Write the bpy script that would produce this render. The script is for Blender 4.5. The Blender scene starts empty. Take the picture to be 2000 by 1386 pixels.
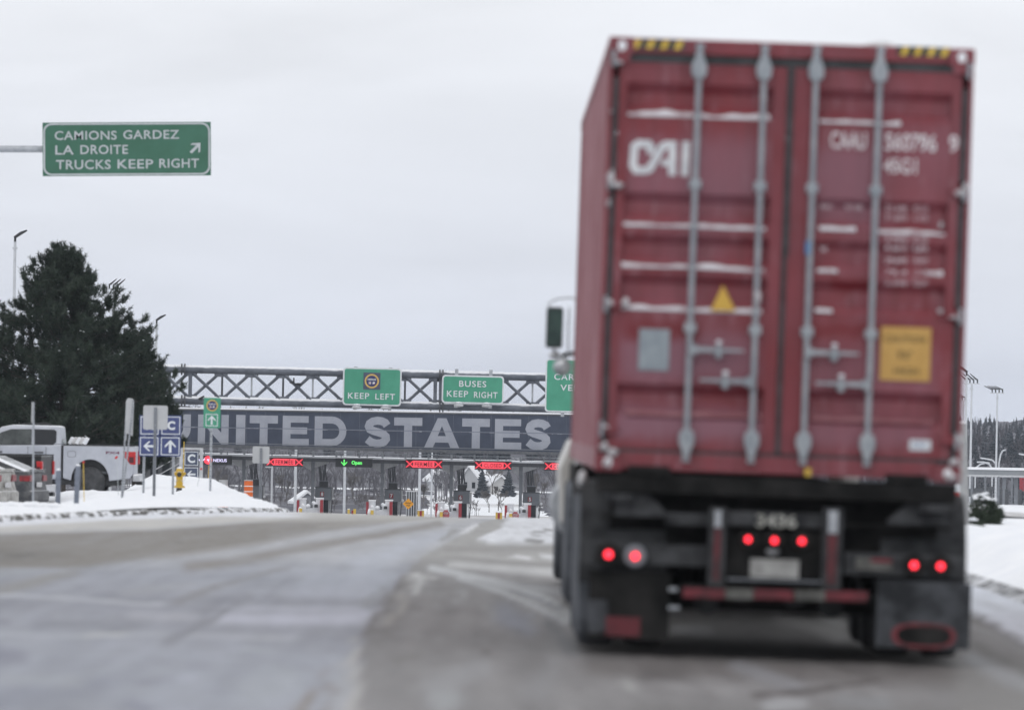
import bpy, math, random
import numpy as np
from mathutils import Vector, Matrix, noise
random.seed(7)
rad = math.radians
S = bpy.context.scene
C = S.collection

# ---------------------------------------------------------------- camera
F = 12600.0                       # focal length in pixels of the 2000 px wide photograph
CAMZ = 1.573
cam = bpy.data.objects.new('camera', bpy.data.cameras.new('camera'))
C.objects.link(cam)
S.camera = cam
cam.data.sensor_width = 36.0
cam.data.lens = F / 2000 * 36.0
cam.data.clip_start = 0.5
cam.data.clip_end = 6000
ROLL = rad(1.0)
YAW = -math.atan(54.97 / F)
PITCH = math.atan(116.98 / F)
RM = (Matrix.Rotation(YAW, 3, 'Z') @ Matrix.Rotation(rad(90) + PITCH, 3, 'X') @ Matrix.Rotation(ROLL, 3, 'Z'))
cam.matrix_world = Matrix.Translation((0, 0, CAMZ)) @ RM.to_4x4()
cam.data.dof.use_dof = True
cam.data.dof.focus_distance = 480
cam.data.dof.aperture_fstop = 3.6

def P(px, py, D):
    d = RM @ Vector(((px - 1000) / F, -(py - 693) / F, -1))
    d *= D / d.y
    return Vector((d.x, d.y, d.z + CAMZ))

# ---------------------------------------------------------------- world, sun, exposure
W = bpy.data.worlds.new('World'); S.world = W; W.use_nodes = True
nt = W.node_tree; nt.nodes.clear()
out = nt.nodes.new('ShaderNodeOutputWorld')
SUN_EL, SUN_AZ = rad(38), rad(200)
sky = nt.nodes.new('ShaderNodeTexSky'); sky.sky_type = 'NISHITA'; sky.sun_disc = False
sky.sun_elevation = SUN_EL; sky.sun_rotation = SUN_AZ
b1 = nt.nodes.new('ShaderNodeBackground'); b1.inputs[1].default_value = 0.07
nt.links.new(sky.outputs[0], b1.inputs[0])
tc = nt.nodes.new('ShaderNodeTexCoord')
sep = nt.nodes.new('ShaderNodeSeparateXYZ'); nt.links.new(tc.outputs['Generated'], sep.inputs[0])
ramp = nt.nodes.new('ShaderNodeValToRGB'); nt.links.new(sep.outputs[2], ramp.inputs[0])
e = ramp.color_ramp.elements
e[0].position = 0.0; e[0].color = (0.745, 0.79, 0.90, 1)
e[1].position = 0.07; e[1].color = (0.93, 0.95, 1.0, 1)
x = e.new(0.35); x.color = (0.95, 0.965, 1.0, 1)
x = e.new(0.9); x.color = (1.04, 1.05, 1.08, 1)
mp = nt.nodes.new('ShaderNodeMapping'); mp.inputs['Scale'].default_value = (9, 9, 42)
mp.inputs['Rotation'].default_value = (0.0, 0.25, 0)
nt.links.new(tc.outputs['Generated'], mp.inputs[0])
nz = nt.nodes.new('ShaderNodeTexNoise'); nz.inputs['Scale'].default_value = 1.3; nz.inputs['Detail'].default_value = 5
nz.inputs['Distortion'].default_value = 0.4
nt.links.new(mp.outputs[0], nz.inputs[0])
mr = nt.nodes.new('ShaderNodeMapRange'); mr.inputs[1].default_value = 0.3; mr.inputs[2].default_value = 0.7
mr.inputs[3].default_value = 0.92; mr.inputs[4].default_value = 1.06
nt.links.new(nz.outputs[0], mr.inputs[0])
vm = nt.nodes.new('ShaderNodeVectorMath'); vm.operation = 'SCALE'
nt.links.new(ramp.outputs[0], vm.inputs[0]); nt.links.new(mr.outputs[0], vm.inputs[3])
b2 = nt.nodes.new('ShaderNodeBackground'); b2.inputs[1].default_value = 1.0
nt.links.new(vm.outputs[0], b2.inputs[0])
mx = nt.nodes.new('ShaderNodeMixShader'); mx.inputs[0].default_value = 0.94
nt.links.new(b1.outputs[0], mx.inputs[1]); nt.links.new(b2.outputs[0], mx.inputs[2])
nt.links.new(mx.outputs[0], out.inputs[0])
sd = bpy.data.lights.new('sun', 'SUN'); sd.energy = 0.5; sd.angle = rad(40); sd.color = (1, 0.98, 0.95)
sun = bpy.data.objects.new('sun', sd); C.objects.link(sun)
sun.rotation_euler = (rad(90) - SUN_EL, 0, rad(180) - SUN_AZ)
S.view_settings.view_transform = 'Standard'; S.view_settings.look = 'None'
S.view_settings.exposure = 0.0; S.view_settings.gamma = 1.0; S.view_settings.use_curve_mapping = False
S.cycles.max_bounces = 6; S.cycles.diffuse_bounces = 3; S.cycles.glossy_bounces = 3
S.cycles.transparent_max_bounces = 12; S.cycles.volume_bounces = 0
S.cycles.use_denoising = True

# ---------------------------------------------------------------- materials
MATS = {}
def mat(name, col, col2=None, scale=4.0, rough=0.6, metal=0.0, bump=0.0, bscale=60.0, emit=0.0, snow=0.0, stretch=(1, 1, 1), snow_at=0.55, trans=0.0, detail=6, spec=0.5, lohi=(0.38, 0.62)):
    if name in MATS: return MATS[name]
    m = bpy.data.materials.new(name); m.use_nodes = True
    n = m.node_tree.nodes; l = m.node_tree.links
    b = n['Principled BSDF']
    b.inputs['Roughness'].default_value = rough; b.inputs['Metallic'].default_value = metal
    b.inputs['Specular IOR Level'].default_value = spec
    colout = None
    tc = n.new('ShaderNodeTexCoord')
    mp = n.new('ShaderNodeMapping'); mp.inputs['Scale'].default_value = stretch
    l.new(tc.outputs['Object'], mp.inputs[0])
    if col2 is not None:
        nz = n.new('ShaderNodeTexNoise'); nz.inputs['Scale'].default_value = scale; nz.inputs['Detail'].default_value = detail
        nz.inputs['Roughness'].default_value = 0.65
        l.new(mp.outputs[0], nz.inputs[0])
        r = n.new('ShaderNodeValToRGB'); l.new(nz.outputs[0], r.inputs[0])
        r.color_ramp.elements[0].position = lohi[0]; r.color_ramp.elements[0].color = (*col, 1)
        r.color_ramp.elements[1].position = lohi[1]; r.color_ramp.elements[1].color = (*col2, 1)
        colout = r.outputs[0]
    if snow > 0:
        g = n.new('ShaderNodeNewGeometry'); sp = n.new('ShaderNodeSeparateXYZ'); l.new(g.outputs['Normal'], sp.inputs[0])
        nz2 = n.new('ShaderNodeTexNoise'); nz2.inputs['Scale'].default_value = scale * 1.7; nz2.inputs['Detail'].default_value = 3
        l.new(tc.outputs['Object'], nz2.inputs[0])
        a = n.new('ShaderNodeMath'); a.operation = 'MULTIPLY_ADD'; a.inputs[1].default_value = 0.5
        l.new(nz2.outputs[0], a.inputs[0]); l.new(sp.outputs[2], a.inputs[2])
        q = n.new('ShaderNodeMapRange'); q.inputs[1].default_value = snow_at + 0.15; q.inputs[2].default_value = snow_at + 0.4
        q.inputs[4].default_value = snow
        l.new(a.outputs[0], q.inputs[0])
        mixn = n.new('ShaderNodeMix'); mixn.data_type = 'RGBA'
        l.new(q.outputs[0], mixn.inputs[0])
        if colout: l.new(colout, mixn.inputs[6])
        else: mixn.inputs[6].default_value = (*col, 1)
        mixn.inputs[7].default_value = (0.82, 0.84, 0.87, 1)
        colout = mixn.outputs[2]
    if colout: l.new(colout, b.inputs['Base Color'])
    else: b.inputs['Base Color'].default_value = (*col, 1)
    if bump > 0:
        nb = n.new('ShaderNodeTexNoise'); nb.inputs['Scale'].default_value = bscale; nb.inputs['Detail'].default_value = 4
        l.new(mp.outputs[0], nb.inputs[0])
        bp = n.new('ShaderNodeBump'); bp.inputs['Strength'].default_value = bump; bp.inputs['Distance'].default_value = 0.02
        l.new(nb.outputs[0], bp.inputs['Height']); l.new(bp.outputs[0], b.inputs['Normal'])
    if emit > 0:
        b.inputs['Emission Color'].default_value = (*col, 1); b.inputs['Emission Strength'].default_value = emit
    if trans > 0:
        o = n['Material Output']; t = n.new('ShaderNodeBsdfTransparent'); ms = n.new('ShaderNodeMixShader')
        ms.inputs[0].default_value = trans; l.new(b.outputs[0], ms.inputs[1]); l.new(t.outputs[0], ms.inputs[2]); l.new(ms.outputs[0], o.inputs[0])
    MATS[name] = m
    return m

M = dict(
 snow=mat('snow', (0.80, 0.82, 0.86), (0.88, 0.89, 0.91), 1.5, 0.75, bump=0.35, bscale=6, spec=0.2),
 snowcap=mat('snow_cap', (0.80, 0.82, 0.86), (0.88, 0.89, 0.91), 8, 0.8, bump=0.3, bscale=30, spec=0.2),
 dirtysnow=mat('dirty_snow', (0.45, 0.44, 0.43), (0.72, 0.72, 0.74), 6, 0.8, bump=0.4, bscale=25, spec=0.2),
 kerb=mat('kerb_dirt', (0.09, 0.085, 0.075), (0.82, 0.83, 0.86), 3.2, 0.9, bump=0.4, bscale=20, stretch=(2.2, .45, 3), lohi=(0.47, 0.53), detail=9),
 steel=mat('galvanised_steel', (0.33, 0.35, 0.38), (0.44, 0.46, 0.49), 7, 0.5, 0.35),
 gantry=mat('gantry_steel', (0.085, 0.097, 0.12), (0.15, 0.165, 0.195), 1.5, 0.55, 0.3, snow=0.9, snow_at=0.62),
 lightpole=mat('pale_pole', (0.50, 0.52, 0.55), (0.58, 0.6, 0.63), 2, 0.5, 0.1),
 black=mat('black_plastic', (0.012, 0.013, 0.015), (0.03, 0.032, 0.035), 8, 0.5),
 darkgrey=mat('dark_grey_metal', (0.06, 0.065, 0.075), (0.10, 0.105, 0.115), 5, 0.55),
 midgrey=mat('mid_grey_metal', (0.155, 0.168, 0.188), (0.20, 0.213, 0.235), 3, 0.6),
 bollard=mat('slate_bollard', (0.13, 0.15, 0.19), (0.17, 0.19, 0.235), 9, 0.6),
 lightgrey=mat('light_grey_metal', (0.42, 0.43, 0.45), (0.52, 0.53, 0.55), 3, 0.55),
 signback=mat('sign_back', (0.42, 0.43, 0.44), (0.47, 0.48, 0.49), 2, 0.5, 0.2),
 green=mat('sign_green', (0.030, 0.118, 0.072), (0.040, 0.145, 0.095), 1.2, 0.5),
 greenfar=mat('sign_green_bright', (0.05, 0.28, 0.18), (0.065, 0.32, 0.21), 1.2, 0.5),
 teal=mat('sign_teal', (0.05, 0.28, 0.17), (0.06, 0.32, 0.2), 3, 0.5),
 signwhite=mat('sign_white', (0.62, 0.65, 0.68), (0.70, 0.73, 0.76), 5, 0.5),
 signgrey=mat('sign_dull_white', (0.42, 0.46, 0.47), (0.5, 0.53, 0.55), 5, 0.5),
 blue=mat('sign_blue', (0.04, 0.055, 0.16), (0.055, 0.075, 0.2), 3, 0.5),
 slate=mat('sign_slate', (0.05, 0.065, 0.11), (0.07, 0.085, 0.14), 3, 0.5),
 navy=mat('emblem_navy', (0.02, 0.025, 0.12), rough=0.5),
 gold=mat('emblem_gold', (0.62, 0.42, 0.12), rough=0.5),
 board=mat('mesh_board', (0.030, 0.041, 0.072), (0.044, 0.058, 0.096), 0.6, 0.6, trans=0.10),
 boardletter=mat('board_letter', (0.33, 0.35, 0.41), (0.39, 0.41, 0.465), 0.8, 0.6, trans=0.10),
 boardrail=mat('board_seam', (0.16, 0.18, 0.23), rough=0.6),
 orange=mat('drum_orange', (0.72, 0.13, 0.02), (0.8, 0.18, 0.03), 3, 0.5),
 yellow=mat('safety_yellow', (0.62, 0.42, 0.05), (0.72, 0.5, 0.08), 6, 0.55),
 hydrant=mat('hydrant_yellow', (0.50, 0.31, 0.02), (0.62, 0.4, 0.035), 9, 0.5, snow=0.9, snow_at=0.75),
 diamond=mat('warning_orange', (0.75, 0.32, 0.01), (0.8, 0.36, 0.02), 3, 0.5),
 redstripe=mat('red_panel', (0.25, 0.012, 0.022), (0.33, 0.02, 0.03), 6, 0.55),
 red=mat('bright_red', (0.55, 0.02, 0.02), rough=0.4),
 whiteplastic=mat('white_cabinet', (0.6, 0.62, 0.66), (0.7, 0.72, 0.76), 3, 0.5, snow=0.9),
 glass=mat('dark_glass', (0.012, 0.014, 0.018), (0.025, 0.03, 0.035), 1.5, 0.2, spec=.3),
 ledred=mat('led_red', (1.0, 0.06, 0.09), emit=1.0),
 ledpink=mat('led_pink_panel', (1.0, 0.075, 0.11), emit=0.85),
 leddark=mat('led_dark_letter', (0.10, 0.0, 0.004), emit=0.3),
 leddim=mat('led_dim_red', (0.16, 0.0, 0.008), emit=0.5),
 ledgreen=mat('led_green', (0.15, 1.0, 0.18), emit=1.0),
 ledwhite=mat('led_white', (0.75, 0.7, 1.0), emit=1.0),
)

# ---------------------------------------------------------------- object helpers
def nm_tag(o, label=None, cat=None, group=None, kind=None):
    if label: o['label'] = label
    if cat: o['category'] = cat
    if group: o['group'] = group
    if kind: o['kind'] = kind
    return o

def thing(name, label, cat, loc=(0, 0, 0), rot=(0, 0, 0), group=None):
    o = bpy.data.objects.new(name, None); C.objects.link(o); o.empty_display_size = 0.2
    o.location = loc; o.rotation_euler = rot
    return nm_tag(o, label, cat, group)

def copy_tree(o, parent=None):
    c = o.copy(); C.objects.link(c); c.parent = parent
    for ch in o.children: copy_tree(ch, c)
    return c

class MB:
    def __init__(s): s.v = []; s.f = []; s.sm = []
    def add(s, vs, fs, smooth=False):
        k = len(s.v); s.v += [tuple(v) for v in vs]; s.f += [tuple(i + k for i in f) for f in fs]; s.sm += [smooth] * len(fs); return s
    def box(s, a, b, R=None):
        """a, b opposite corners"""
        (x0, y0, z0), (x1, y1, z1) = a, b
        vs = [(x, y, z) for z in (z0, z1) for y in (y0, y1) for x in (x0, x1)]
        if R is not None:
            c = Vector(((x0 + x1) / 2, (y0 + y1) / 2, (z0 + z1) / 2)); vs = [c + R @ (Vector(v) - c) for v in vs]
        return s.add(vs, [(0, 2, 3, 1), (4, 5, 7, 6), (0, 1, 5, 4), (2, 6, 7, 3), (0, 4, 6, 2), (1, 3, 7, 5)])
    def cbox(s, c, d, R=None):
        return s.box([c[i] - d[i] / 2 for i in range(3)], [c[i] + d[i] / 2 for i in range(3)], R)
    def cyl(s, p0, p1, r0, r1=None, n=10, caps=True, smooth=True):
        p0 = Vector(p0); p1 = Vector(p1); r1 = r0 if r1 is None else r1
        d = (p1 - p0).normalized(); a = d.orthogonal().normalized(); b = d.cross(a)
        vs = []
        for p, r in ((p0, r0), (p1, r1)):
            for i in range(n):
                t = 2 * math.pi * i / n; vs.append(p + a * math.cos(t) * r + b * math.sin(t) * r)
        s.add(vs, [(i, (i + 1) % n, n + (i + 1) % n, n + i) for i in range(n)], smooth)
        if caps:
            s.add(vs[:n], [tuple(range(n))[::-1]]); s.add(vs[n:], [tuple(range(n))])
        return s
    def tube(s, pts, r, n=8):
        for i in range(len(pts) - 1):
            ra = r[i] if isinstance(r, (list, tuple)) else r; rb = r[i + 1] if isinstance(r, (list, tuple)) else r
            s.cyl(pts[i], pts[i + 1], ra, rb, n, caps=(i == 0 or i == len(pts) - 2))
        return s
    def lathe(s, prof, c=(0, 0, 0), axis='Z', n=16, smooth=True):
        """prof list of (r, h)"""
        vs = []
        for r, h in prof:
            for i in range(n):
                t = 2 * math.pi * i / n; a, b = r * math.cos(t), r * math.sin(t)
                vs.append({'Z': (c[0] + a, c[1] + b, c[2] + h), 'X': (c[0] + h, c[1] + a, c[2] + b), 'Y': (c[0] + a, c[1] + h, c[2] - b)}[axis])
        fs = []
        for k in range(len(prof) - 1):
            for i in range(n):
                fs.append((k * n + i, k * n + (i + 1) % n, (k + 1) * n + (i + 1) % n, (k + 1) * n + i))
        s.add(vs, fs, smooth)
        s.add(vs[:n], [tuple(range(n))[::-1]]); s.add(vs[-n:], [tuple(range(n))])
        return s
    def prism(s, poly, y0, y1):
        """poly list of (x,z), counter-clockwise seen from -y; extruded along y"""
        n = len(poly)
        vs = [(x, y0, z) for x, z in poly] + [(x, y1, z) for x, z in poly]
        fs = [tuple(range(n)), tuple(range(n, 2 * n))[::-1]] + [((i + 1) % n, i, n + i, n + (i + 1) % n) for i in range(n)]
        return s.add(vs, fs)
    def blob(s, c, r, seed=0, n=8, rough=0.25):
        c = Vector(c); r = Vector(r) if not isinstance(r, (int, float)) else Vector((r, r, r))
        vs = []; m = n // 2
        for j in range(m + 1):
            ph = math.pi * j / m
            for i in range(n):
                t = 2 * math.pi * i / n
                d = Vector((math.sin(ph) * math.cos(t), math.sin(ph) * math.sin(t), math.cos(ph)))
                k = 1 + rough * noise.noise(d * 1.7 + Vector((seed * 3.1, seed, 0)))
                vs.append(c + Vector((d.x * r.x, d.y * r.y, d.z * r.z)) * k)
        return s.add(vs, [(j * n + i, (j + 1) * n + i, (j + 1) * n + (i + 1) % n, j * n + (i + 1) % n) for j in range(m) for i in range(n)], True)
    def mesh(s, name, material):
        me = bpy.data.meshes.new(name); me.from_pydata(s.v, [], s.f); me.materials.append(material)
        me.polygons.foreach_set('use_smooth', s.sm); me.update(); return me
    def build(s, name, material, parent=None, label=None, bevel=0, loc=None, kind=None):
        o = bpy.data.objects.new(name, s.mesh(name, material)); C.objects.link(o); o.parent = parent
        if loc is not None: o.location = loc
        if label: o['label'] = label
        if kind: o['kind'] = kind
        if bevel:
            m = o.modifiers.new('bevel', 'BEVEL'); m.width = bevel; m.segments = 2; m.limit_method = 'ANGLE'; m.angle_limit = rad(35)
        return o

def link(name, me, parent=None, loc=None, label=None, kind=None):
    o = bpy.data.objects.new(name, me); C.objects.link(o); o.parent = parent
    if loc is not None: o.location = loc
    if label: o['label'] = label
    if kind: o['kind'] = kind
    return o

def npmesh(name, V, T, material, smooth=False):
    """fast triangle mesh"""
    V = np.asarray(V, np.float32); T = np.asarray(T, np.int32)
    me = bpy.data.meshes.new(name); me.vertices.add(len(V)); me.vertices.foreach_set('co', V.ravel())
    me.loops.add(T.size); me.loops.foreach_set('vertex_index', T.ravel())
    me.polygons.add(len(T)); me.polygons.foreach_set('loop_start', np.arange(0, T.size, 3, dtype=np.int32))
    me.polygons.foreach_set('use_smooth', np.full(len(T), smooth))
    me.materials.append(material); me.update(calc_edges=True); return me

_TC = {}
def text_raw(s, bold=0.0, space=1.0):
    key = (s, bold, space)
    if key in _TC: return _TC[key]
    cu = bpy.data.curves.new('t', 'FONT'); cu.body = s; cu.size = 1.0; cu.offset = bold; cu.space_character = space; cu.resolution_u = 4
    ob = bpy.data.objects.new('t', cu); C.objects.link(ob)
    dg = bpy.context.evaluated_depsgraph_get(); me = bpy.data.meshes.new_from_object(ob.evaluated_get(dg))
    vs = [v.co.copy() for v in me.vertices]; fs = [tuple(p.vertices) for p in me.polygons]
    bpy.data.objects.remove(ob); bpy.data.curves.remove(cu); bpy.data.meshes.remove(me)
    _TC[key] = (vs, fs); return vs, fs

def text_into(mb, s, x0, x1, z0, z1, y, bold=0.02, space=1.0, shear=0.0, keep=False):
    """fit the text into the box x0..x1, z0..z1 in the plane y, reading from -y; keep = keep natural width"""
    vs, fs = text_raw(s, bold, space)
    ax = min(v.x for v in vs); bx = max(v.x for v in vs); az = min(v.y for v in vs); bz = max(v.y for v in vs)
    kz = (z1 - z0) / (bz - az); kx = kz if keep else (x1 - x0) / (bx - ax)
    mb.add([(x0 + (v.x - ax) * kx + shear * (v.y - az) * kz, y, z0 + (v.y - az) * kz) for v in vs], fs); return mb

def rrect(x0, x1, z0, z1, r, n=5):
    pts = []
    for cx, cz, a in ((x1 - r, z1 - r, 0), (x0 + r, z1 - r, 90), (x0 + r, z0 + r, 180), (x1 - r, z0 + r, 270)):
        for i in range(n + 1):
            t = rad(a + 90 * i / n); pts.append((cx + r * math.cos(t), cz + r * math.sin(t)))
    return pts[::-1][::-1]

def ring_into(mb, outer, inner, y):
    n = len(outer)
    mb.add([(x, y, z) for x, z in outer] + [(x, y, z) for x, z in inner], [(i, (i + 1) % n, n + (i + 1) % n, n + i) for i in range(n)]); return mb

def disc(mb, cx, cz, r, y, n=20, ry=None):
    mb.add([(cx + r * math.cos(2 * math.pi * i / n), y, cz + (ry or r) * math.sin(2 * math.pi * i / n)) for i in range(n)], [tuple(range(n))]); return mb

def poly(mb, pts, y):
    mb.add([(x, y, z) for x, z in pts], [tuple(range(len(pts)))]); return mb

def arrow_pts(cx, cz, size, ang):
    """arrow pointing along ang (degrees, 0 = up)"""
    w = size
    p = [(0, .5), (.42, .05), (.42, -.12), (.1, .18), (.1, -.5), (-.1, -.5), (-.1, .18), (-.42, -.12), (-.42, .05)]
    c, s_ = math.cos(rad(ang)), math.sin(rad(ang))
    return [(cx + w * (x * c - z * s_), cz + w * (x * s_ + z * c)) for x, z in p]

def arrow(mb, cx, cz, size, ang, y):
    p = arrow_pts(cx, cz, size, ang)
    k = len(mb.v)
    mb.v += [(x, y, z) for x, z in p]
    # tip halves, shaft
    for f in ((0, 8, 7, 6), (0, 3, 2, 1), (0, 6, 3), (6, 5, 4, 3)):
        mb.f.append(tuple(i + k for i in f)); mb.sm.append(False)
    return mb

def stroke(mb, pts, w, y):
    """ribbon with mitred corners"""
    n_ = len(pts); L = []; Rr = []
    for i, p_ in enumerate(pts):
        p_ = Vector((*p_, 0)); a_ = (p_ - Vector((*pts[i - 1], 0))).normalized() if i else None; b_ = (Vector((*pts[i + 1], 0)) - p_).normalized() if i < n_ - 1 else None
        if a_ is None: nrm = Vector((-b_.y, b_.x, 0)); k_ = 1
        elif b_ is None: nrm = Vector((-a_.y, a_.x, 0)); k_ = 1
        else:
            na, nb = Vector((-a_.y, a_.x, 0)), Vector((-b_.y, b_.x, 0)); nrm = (na + nb).normalized(); k_ = min(1.8, 1 / max(.35, nrm.dot(na)))
        L.append(p_ + nrm * w / 2 * k_); Rr.append(p_ - nrm * w / 2 * k_)
    vs = [(q.x, y, q.y) for q in L] + [(q.x, y, q.y) for q in Rr]
    mb.add(vs, [(i, i + 1, n_ + i + 1, n_ + i) for i in range(n_ - 1)])
# ================================================================ SETTING
def road_g(y):
    if y < 60: return 0.0
    if y < 140.4: return -0.000107 * (y - 60) ** 2
    if y < 545: return -0.6917 - 0.0172 * (y - 140.4)
    return -7.651
def road_z(x, y):
    k = 1.0 if y < 600 else max(0.0, 1 - (y - 600) / 150)
    return road_g(y) - 0.0175 * max(-30, min(25, x)) * k
def lerp_tab(tab, t):
    if t <= tab[0][0]: return tab[0][1]
    for (a, va), (b, vb) in zip(tab, tab[1:]):
        if t <= b: return va + (vb - va) * (t - a) / (b - a)
    return tab[-1][1]
def fbm(x, y, s, o=4, seed=0.0):
    v = 0; a = 1; t = 0
    for i in range(o):
        v += a * noise.noise(Vector((x * s, y * s, seed + i * 7.3))); t += a; a *= 0.55; s *= 2.1
    return v / t
def sstep(a, b, t):
    t = max(0, min(1, (t - a) / (b - a))); return t * t * (3 - 2 * t)

KERB_PX = [(-700, 1050), (-200, 1027), (0, 1019), (113, 1012), (240, 1005), (380, 1000), (440, 999), (500, 1000), (558, 1001)]
KERB_D = {-700: 66, -200: 79, 0: 86, 113: 92, 240: 99, 380: 108, 440: 114, 500: 121, 558: 128}
KERB = []
for px, _ in KERB_PX:
    D = KERB_D[px]; x = P(px, 1000, D).x; KERB.append((x, D))
def kerb_x(y):      # x of the left kerb at distance y
    return lerp_tab([(d, x) for x, d in KERB], y)

# ---- road sheet; salt film, slush, packed snow, tyre tracks and painted shade under the truck are laid on it as an albedo attribute
def seg(a, b, n): return [a + (b - a) * i / n for i in range(n)]
xs = seg(-45, -13, 12) + seg(-13, -4, 62) + seg(-4, 5.06, 150) + [5.06]
ys = seg(-60, 28, 14) + seg(28, 50, 105) + seg(50, 80, 100) + seg(80, 150, 120) + seg(150, 560, 40) + [560]
V = np.array([(x, y, road_z(x, y)) for y in ys for x in xs])
pc = (V - np.array([0, 0, CAMZ])) @ np.array(RM)
zc = np.maximum(-pc[:, 2], .5)
U = 1000 + F * pc[:, 0] / zc; Vv = 693 - F * pc[:, 1] / zc
NX = np.array([fbm(x * 1.3, y * .35, .8, 4, 1) for y in ys for x in xs])          # streaky noise
NS = np.array([fbm(x * 4.5, y * .10, 1.0, 4, 5) for y in ys for x in xs])          # long wheel streaks
NF_ = np.array([fbm(x * 5, y * 1.6, 1.0, 3, 2) for y in ys for x in xs])          # finer
NL = np.array([fbm(x, y * .6, .35, 3, 3) for y in ys for x in xs])
def ss(a, b, t):
    t = np.clip((t - a) / (b - a), 0, 1); return t * t * (3 - 2 * t)
def lin(c): c = np.array(c) / 255.0; return np.where(c < .04045, c / 12.92, ((c + .055) / 1.055) ** 2.4)
LREF = 1.22
def alb(c): return lin(c) / LREF
Wb = U + 14 * NX + 9 * NF_; Wv = Vv + (2.5 * NX + 2.0 * NF_) * np.clip((Vv - 1000) / 150, .25, 2.2)
bd = np.interp(Wv, [1000, 1008, 1022, 1049, 1089, 1124, 1173, 1232, 1241, 1286, 1340, 1500], [1000, 985, 932, 892, 819, 787, 749, 711, 708, 705, 698, 680])
sw_ = np.clip((Vv - 1000) / 20, 1, 9)
left = ss(sw_, -sw_, U - bd - 3 * NF_ * sw_ / 3)
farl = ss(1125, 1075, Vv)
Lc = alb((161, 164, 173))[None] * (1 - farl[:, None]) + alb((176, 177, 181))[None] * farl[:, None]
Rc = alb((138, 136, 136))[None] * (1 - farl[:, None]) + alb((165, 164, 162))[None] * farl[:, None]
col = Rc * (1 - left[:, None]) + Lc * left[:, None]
col *= (1 + .30 * NS * np.clip((Vv - 1000) / 60, .4, 1) + .20 * NX + .14 * NF_ + .14 * NL)[:, None]
def lay(m, c, a=1.0):
    global col
    m = np.clip(m * a * (1 + .5 * NS + .25 * NX), 0, 1)[:, None]; col = col * (1 - m) + alb(c)[None] * m
def stroke_(pts, h0, h1, c, a=.9, uu=None, soft=.85):
    best = np.full(len(U), 1e9); n_ = len(pts)
    if n_ == 1: pts = [pts[0], (pts[0][0] + 1, pts[0][1])]; n_ = 2
    for i in range(n_ - 1):
        ax, ay = pts[i]; bx, by = pts[i + 1]; dx, dy = bx - ax, by - ay
        t = np.clip(((Wb - ax) * dx + (Wv - ay) * dy) / (dx * dx + dy * dy), 0, 1)
        d = np.hypot(Wb - ax - t * dx, Wv - ay - t * dy) / (h0 + (h1 - h0) * (i + t) / (n_ - 1)); best = np.minimum(best, d)
    lay(ss(1 + soft, 1 - soft, best), c, a)
right = 1 - left
# far tan sheet, brown sand band, snow in the gutter
vt = np.interp(U, [-400, 0, 300, 450, 600, 760], [1052, 1042, 1034, 1023, 1010, 1004]); vb = np.interp(U, [-400, 0, 170, 300, 400, 500, 600, 720, 850], [1150, 1112, 1110, 1089, 1077, 1062, 1042, 1024, 1008])
m = ss(-4, 5, Wv - vt) * ss(4, -8, Wv - vb) * left
lay(m, (136, 132, 127), .95); lay(m * ss(200, 20, U) * np.exp(-((Wv - 1082) / 16) ** 2), (120, 117, 113), .8)
lay(ss(1026, 1010, Wv) * ss(330, 520, U) * ss(960, 850, U), (190, 188, 184), .75)
m = ss(4, -9, Wv - vt) * left * ss(700, 500, U); lay(m, (200, 198, 194), .9)
vk = np.interp(U, [-700, -200, 0, 240, 440, 558], [1050, 1027, 1019, 1005, 999, 1001])
lay(ss(13, 5, Wv - vk - 2 * NX) * ss(620, 540, U), (230, 232, 238), 1.0)
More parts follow.
